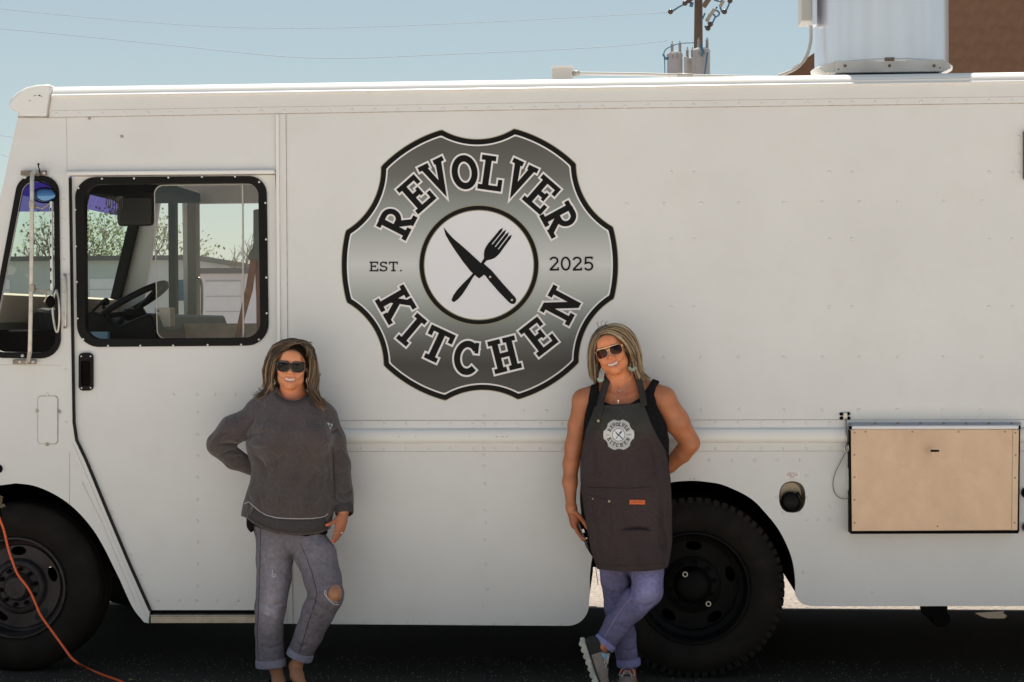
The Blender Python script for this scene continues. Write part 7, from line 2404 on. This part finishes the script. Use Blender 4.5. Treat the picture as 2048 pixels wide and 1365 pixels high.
b = MB(); bx(b, U(1166.5, 1062, -.337), .008, .0012, .0052); b.build('white_plate', mat('phone_white', (.7, .68, .62), rough=.3), phone)  # small white piece on the phone
b = MB(); bx(b, U(1173, 1077, -.336), .003, .0012, .0035); b.build('button', MATS['phone_white'], phone)
BASES.append((phone, tuple(U(1170, 1075, -.30))))

# ---- shoes (her crossed foot stands on its toe; the other one is flat)
M_SOLE = mat('sole_cream', (.50, .47, .41), rough=.7, var=.12, vscale=30)
M_UP1 = mat('upper_taupe', (.26, .205, .18), rough=.9, var=.15, vscale=60, bump=.3, bscale=400)
M_UPB = mat('upper_black', (.020, .018, .018), rough=.8)
M_LACE = mat('lace_pale', (.55, .48, .44), rough=.9)
M_SOCKB = mat('sock_blue', (.22, .40, .56), rough=.9, var=.1, vscale=80)
M_ORG = mat('coral_trim', (.65, .18, .08), rough=.7)
def shoe(Q, label_):
    heel, toe, ax, L, upv, sd = Q.heel, Q.toe, Q.ax, Q.L, Q.upv, Q.sd
    Rr_ = np.stack([ax, sd, upv], 1)
    c = heel + ax * L / 2
    m = L / 2 + .06
    # sole
    f = Field(c - m, c + m, .0034)
    n = 9
    wid = [.023, .029, .029, .026, .026, .032, .037, .037, .026]
    for i in range(n - 1):
        f.cone(Q(L * i / (n - 1) * .94 + .012, 0, .006), Q(L * (i + 1) / (n - 1) * .94 + .012, 0, .006), wid[i], wid[i + 1], .008)
    # flatten into a slab
    X, Y, Z = f.ax[0][:, None, None], f.ax[1][None, :, None], f.ax[2][None, None, :]
    hgt = (X - heel[0]) * upv[0] + (Y - heel[1]) * upv[1] + (Z - heel[2]) * upv[2]
    f.F = np.maximum(f.F, np.abs(hgt - .011) - .0105).astype(np.float32)
    # pods and holes along the rim
    for i in range(9):
        a = .016 + (L - .03) * i / 8
        for s_ in (-1, 1):
            w_ = np.interp(a / L, np.linspace(0, 1, 9), wid)
            f.ell(Q(a, s_ * (w_ - .004), .002), (.013, .011, .012), .004, Rr_)
            f.ell(Q(a, s_ * (w_ + .010), .006), (.0055, .012, .0045), 0, Rr_, 'sub')
    V, Fc = f.mesh()
    e = obj_np('sneaker', V, Fc, M_SOLE, p2)
    e.name = 'sneaker'
    f = Field(c - m, c + m, .0034)
    f.chain([Q(.035, 0, .045), Q(.085, 0, .045), Q(.14, 0, .036), Q(L - .035, 0, .026)], [.034, .033, .037, .030], .02)
    f.chain([Q(.035, 0, .05), Q(.045, 0, .085)], [.034, .034], .02)
    f.F = np.maximum(f.F, .022 - hgt).astype(np.float32)
    f.chain([Q(.045, 0, .12), Q(.048, 0, .055)], [.030, .027], .004, mode='sub')
    f.chain([Q(.055, 0, .12), Q(.090, 0, .095)], [.028, .022], .004, mode='sub')
    V, Fc = f.mesh()
    def cu(V):
        a = (V - heel) @ ax; u_ = (V - heel) @ upv; s_ = (V - heel) @ sd
        c0 = np.tile(np.array([.26, .205, .18]), (len(V), 1))
        blk = ((a < .075) & (u_ < .085)) | ((np.abs(s_) < .014) & (a > .08) & (a < .15) & (u_ > .045)) | (u_ < .030)
        return np.where(blk[:, None], np.array([.022, .020, .020]), c0)
    up_ = obj_np('upper', V, Fc, mat('upper_cloth', (1, 1, 1), rough=.9, vcol=True, var=.15, vscale=60, bump=.3, bscale=400), e, col=cu)
    b = MB(); b.smooth = True
    for i in range(5):
        a = .088 + i * .014; u_ = .082 - i * .0065
        b.tube([Vector(Q(a, -.024, u_ - .012)), Vector(Q(a + .003, -.010, u_ + .003)), Vector(Q(a + .006, .010, u_ + .003)), Vector(Q(a + .009, .024, u_ - .012))], .0021, seg=6)
    for s_ in (-1, 1):
        b.tube(spline([Vector(Q(.088, 0, .088)), Vector(Q(.098, s_ * .022, .100)), Vector(Q(.125, s_ * .035, .075)), Vector(Q(.112, s_ * .020, .078)), Vector(Q(.092, 0, .090))], 5), .0019, seg=6)
        b.tube(spline([Vector(Q(.088, 0, .088)), Vector(Q(.11, s_ * .012, .092)), Vector(Q(.15, s_ * .024, .066))], 5), .0019, seg=6)
    b.build('lace', M_LACE, e, smooth=True)
    b = MB()
    for i in range(4):
        for s_ in (-1, 1):
            b.dome(Q(.094 + i * .016, s_ * .019, .079 - i * .007), .0042, .003, nrm=upv * .8 + sd * s_ * .5)
    b.build('eyelets', M_ORG, e, kind='stuff')
    return e, Q
sA, _ = shoe(QA, '')
sB, _ = shoe(QB, '')
# socks
f = Field(np.array(N3(1140, 1400, -.6)) * [1, 0, 1] + [0, -.6, 0], np.array(N3(1290, 1270, 0)) * [1, 0, 1] + [0, -.1, 0], .0036)
f.chain([QA(.043, 0, .045), QA(.046, 0, .098)], [.033, .0345], .01); f.chain([QA(.05, 0, .085), QA(.090, 0, .078)], [.033, .026], .01)
f.cone(np.array(QA(.070, 0, .118)), np.array(QA(.055, 0, .150)), .040, .050, 0, mode='sub')
V, Fc = f.mesh(); obj_np('sock', V, Fc, M_SOCKB, sA)
b = MB(); b.smooth = True
b.tube([Vector(QB(.10, -.018, .070)), Vector(QB(.088, -.016, .088)), Vector(QB(.082, 0, .098)), Vector(QB(.088, .016, .088)), Vector(QB(.10, .018, .070))], .009, seg=8)
b.build('tongue', mat('tongue_red', (.50, .02, .01), rough=.8), sB, smooth=True)

# ---- sunglasses: gold bar aviators
M_GOLD = mat('gold_wire', (.75, .50, .32), rough=.25, metal=.85)
zc2 = float(h2.P(0, -.1, 0)[2])
M_LENS2 = lens_mat('lens_brown', (.050, .014, .009), (.30, .09, .045), zc2, .024)
gl = MB(); gl.smooth = True
def av_loop(sx, n=30, k_=1.0):
    out = []
    for k in range(n):
        t = 2 * PI * k / n; x = math.cos(t); z = math.sin(t)
        xx = math.copysign(abs(x) ** .62, x) * .0305 * k_; zz = math.copysign(abs(z) ** .62, z) * (.0262 if z < 0 else .0190) * k_
        if z < 0: xx *= 1 - .22 * abs(z) * (1 if x * sx < 0 else .35)
        out.append((sx * .0345 + xx, zz + .004))
    return out
for sx in (-1, 1):
    lp = av_loop(sx); rg_ = [Vector(h2.P(x, gy(x), z)) for x, z in lp]
    gl.tube(rg_ + [rg_[0]], .0011, seg=6, caps=False)
    gl.tube([Vector(h2.P(sx * .062, gy(.062), .014)), Vector(h2.P(sx * .071, -.080, .014)), Vector(h2.P(sx * .078, -.01, .010))], .0019, seg=6)
gl.tube([Vector(h2.P(x, gy(x) - .002, .0250)) for x in np.linspace(-.053, .053, 12)], .0022, seg=6)
gl.tube([Vector(h2.P(-.008, gy(.008), .008)), Vector(h2.P(0, gy(0) - .001, .010)), Vector(h2.P(.008, gy(.008), .008))], .0016, seg=6)
g2 = gl.build('sunglasses', M_GOLD, p2, smooth=True)
for sx in (-1, 1):
    lp = av_loop(sx, k_=.98); rg_ = [Vector(h2.P(x, gy(x), z)) for x, z in lp]; n = len(rg_)
    cn = Vector(h2.P(sx * .0345, gy(.0345) - .0025, .002)); md = [c_.lerp(cn, .5) + Vector((0, -.0012, 0)) for c_ in rg_]
    b = MB(); b.smooth = True
    b.add(rg_ + md + [cn + Vector((0, -.001, 0))], [(i, (i + 1) % n, n + (i + 1) % n, n + i) for i in range(n)] + [(n + i, n + (i + 1) % n, 2 * n) for i in range(n)])
    b.build('lens', M_LENS2, g2, smooth=True)
# earrings: pale green beaded fans
for (x0, y0, x1, y1, w_) in ((1202, 741, 1201, 757, 6.2), (1262, 716, 1264.5, 734, 7.2)):
    b = MB(); b.smooth = True; Yv = -.30
    top = U(x0, y0, Yv); cc = U(x1, y1, Yv - .02)
    b.tube([top, U(x1 - w_ * .62, y1 - 2, Yv - .02)], .0009, seg=5); b.tube([top, U(x1 + w_ * .62, y1 - 2, Yv - .02)], .0009, seg=5)
    er = b.build('earring', M_GOLD, p2)
    b = MB()
    rr_ = random.Random(int(x0))
    for j in range(5):
        rad_ = w_ * (.45 + .16 * j) * pxm2
        for k in range(9 + j * 2):
            a = PI * (1.02 + .96 * k / (8 + j * 2)) if True else 0
            q = cc + Vector((math.cos(a) * rad_, -.001, math.sin(a) * rad_ * 1.1))
            b.dome(q, .0016, .0018, seg=6)
    b.build('beads', mat('bead_mint', (.42, .55, .45), rough=.4, var=.4, vscale=400), er, kind='stuff')
# necklace
surf_line('necklace', bb2, [(1222, 770), (1229, 782), (1238, 791), (1245, 780), (1256, 766)], .0006, M_SIL, p2, .0012)
surf_line('necklace', bb2, [(1214, 772), (1224, 788), (1236, 802), (1248, 786), (1262, 768)], .0005, M_SIL, p2, .0012)
b = MB(); c_ = hit(bb2, 1236.5, 803, .003)
b.box(c_.x - .0010, c_.x + .0010, c_.y - .001, c_.y, c_.z - .009, c_.z + .007); b.box(c_.x - .0055, c_.x + .0055, c_.y - .0008, c_.y - .0002, c_.z + .001, c_.z + .003); b.build('cross_pendant', M_SIL, p2)
b = MB(); b.smooth = True; c_ = hit(bb2, 1238, 782, .003); b.tube([c_ + Vector((-.007, 0, .004)), c_ + Vector((-.002, -.001, 0)), c_ + Vector((.003, 0, .001)), c_ + Vector((.007, 0, -.004))], .0014, seg=5); b.build('bar_pendant', M_SIL, p2)
# apron tie hanging by the hip
b = MB(); b.smooth = True
b.tube(spline([U(1190, 1118, -.22), U(1192, 1140, -.24), U(1194, 1155, -.25), U(1196, 1170, -.25)], 5), .0022, seg=6, flat=.4); b.build('apron_tie', M_TANK, apron)

# ---- hair
lo = N3(1165, 815, 0); hi = N3(1330, 632, 0); lo[1] = -.46; hi[1] = -.08
f = Field(lo, hi, .0036)
f.ell(h2.P(.0, .022, .042), (.080, .092, .078), .01, h2.R)
f.chain([h2.P(-.066, .01, .045), h2.P(-.080, .015, -.01), N3(1190, 735, -.26), N3(1192, 768, -.25)], [.025, .022, .020, .010], .02)
f.chain([h2.P(.066, .01, .045), h2.P(.082, .015, -.02), N3(1272, 740, -.24), N3(1284, 762, -.22)], [.025, .023, .022, .012], .02)
f.ell(h2.P(.01, .07, -.05), (.072, .04, .085), .03)
f.ell(h2.P(-.004, -.085, -.020), (.064, .080, .092), .008, h2.R, 'sub')
V, Fc = f.mesh()
def colh2(V): return np.tile(np.array([.075, .050, .030]), (len(V), 1)) * (1 + .3 * vnoise(V, .012, 4)[:, None])
hair2 = obj_np('hair', V, Fc, M_HAIR, p2, col=colh2)
def hc2(rt, g):
    t = rt.rand()
    base = np.array([.13, .075, .040]) * rt.uniform(.5, 1.3)
    if t > .42: base = np.array([.42, .29, .16]) * rt.uniform(.65, 1.25)
    if t > .86: base = np.array([.62, .48, .31]) * rt.uniform(.8, 1.1)
    return base * g.get('b', 1.0)
def G2(l): return [Vector(N3(x, y, z if z > -.362 or y > 730 else -.362 + (z + .362) * .4)) for x, y, z in l]
LS = [
    [(1201, 668, -.372), (1196, 676, -.378), (1190, 690, -.365), (1187, 708, -.345), (1187, 728, -.325), (1190, 748, -.305), (1190, 762, -.295), (1188, 770, -.29)],
    [(1202, 664, -.36), (1192, 674, -.355), (1184, 690, -.335), (1181, 710, -.315), (1181, 730, -.295), (1184, 750, -.28), (1187, 766, -.28)],
    [(1206, 659, -.33), (1192, 666, -.32), (1181, 686, -.295), (1178, 710, -.275), (1179, 732, -.26), (1183, 752, -.25), (1189, 768, -.25)],
    [(1210, 656, -.28), (1194, 662, -.27), (1182, 686, -.25), (1180, 712, -.235), (1184, 738, -.225), (1192, 764, -.22)]]
RS = [
    [(1201, 667, -.382), (1214, 662, -.395), (1230, 667, -.395), (1246, 678, -.380), (1259, 694, -.355), (1268, 712, -.325), (1271, 730, -.305), (1274, 748, -.30), (1282, 762, -.30), (1298, 768, -.29)],
    [(1202, 664, -.37), (1218, 656, -.380), (1238, 659, -.375), (1256, 672, -.355), (1268, 690, -.33), (1275, 710, -.305), (1277, 728, -.29), (1282, 744, -.29), (1292, 756, -.285), (1308, 763, -.275)],
    [(1204, 660, -.34), (1222, 651, -.345), (1243, 654, -.335), (1262, 668, -.31), (1272, 686, -.285), (1279, 708, -.265), (1279, 728, -.26), (1284, 746, -.265), (1296, 757, -.265), (1310, 761, -.26)],
    [(1210, 655, -.28), (1228, 648, -.28), (1248, 652, -.27), (1264, 666, -.255), (1274, 688, -.24), (1280, 712, -.225), (1279, 734, -.22), (1281, 752, -.22), (1288, 766, -.22)]]
INR = [
    [(1202, 669, -.385), (1216, 667, -.398), (1232, 673, -.395), (1246, 684, -.378), (1257, 698, -.350), (1263, 712, -.33), (1265, 726, -.32)],
    [(1204, 666, -.375), (1222, 660, -.390), (1242, 668, -.380), (1255, 682, -.358), (1264, 700, -.335), (1268, 716, -.31), (1270, 740, -.30)]]
hair_mesh('hair_strands', [dict(c=[G2(c) for c in LS], w=3.4, thick=.009, tip=.3, b=.8), dict(c=[G2(c) for c in RS], w=5.2, thick=.009, tip=.2), dict(c=[G2(c) for c in INR], w=1.3, thick=.004, tip=.2, b=1.05)], 2600, hair2, hc2, 15, .0009, .0045, M_HAIR)
FLY = [[(1200, 664, -.34), (1193, 656, -.34), (1189, 648, -.33), (1192, 644, -.33)], [(1204, 658, -.33), (1200, 650, -.33), (1202, 643, -.33), (1208, 640, -.33)], [(1190, 680, -.34), (1183, 672, -.33), (1180, 664, -.33)], [(1212, 654, -.32), (1208, 647, -.32), (1213, 642, -.32)], [(1264, 740, -.31), (1266, 752, -.32), (1262, 765, -.33)], [(1270, 742, -.30), (1276, 758, -.31), (1280, 772, -.31)]]
hair_mesh('flyaway_hair', [dict(c=[G2(c), [p + Vector((.004, .002, .003)) for p in G2(c)]], w=1, thick=.014) for c in FLY], 26, hair2, hc2, 6, .00035, .004, M_HAIR)
BASES.append((p2, tuple(U(1240, 1385, -.3)[:2]) + (0.0,)))
# ------------------------------------------------------------------ things get their base point
def set_base(e, loc):
    e.location = loc
    for c in e.children:
        c.matrix_parent_inverse = Matrix.Translation(-Vector(loc))
for e_, l_ in BASES:
    set_base(e_, l_)
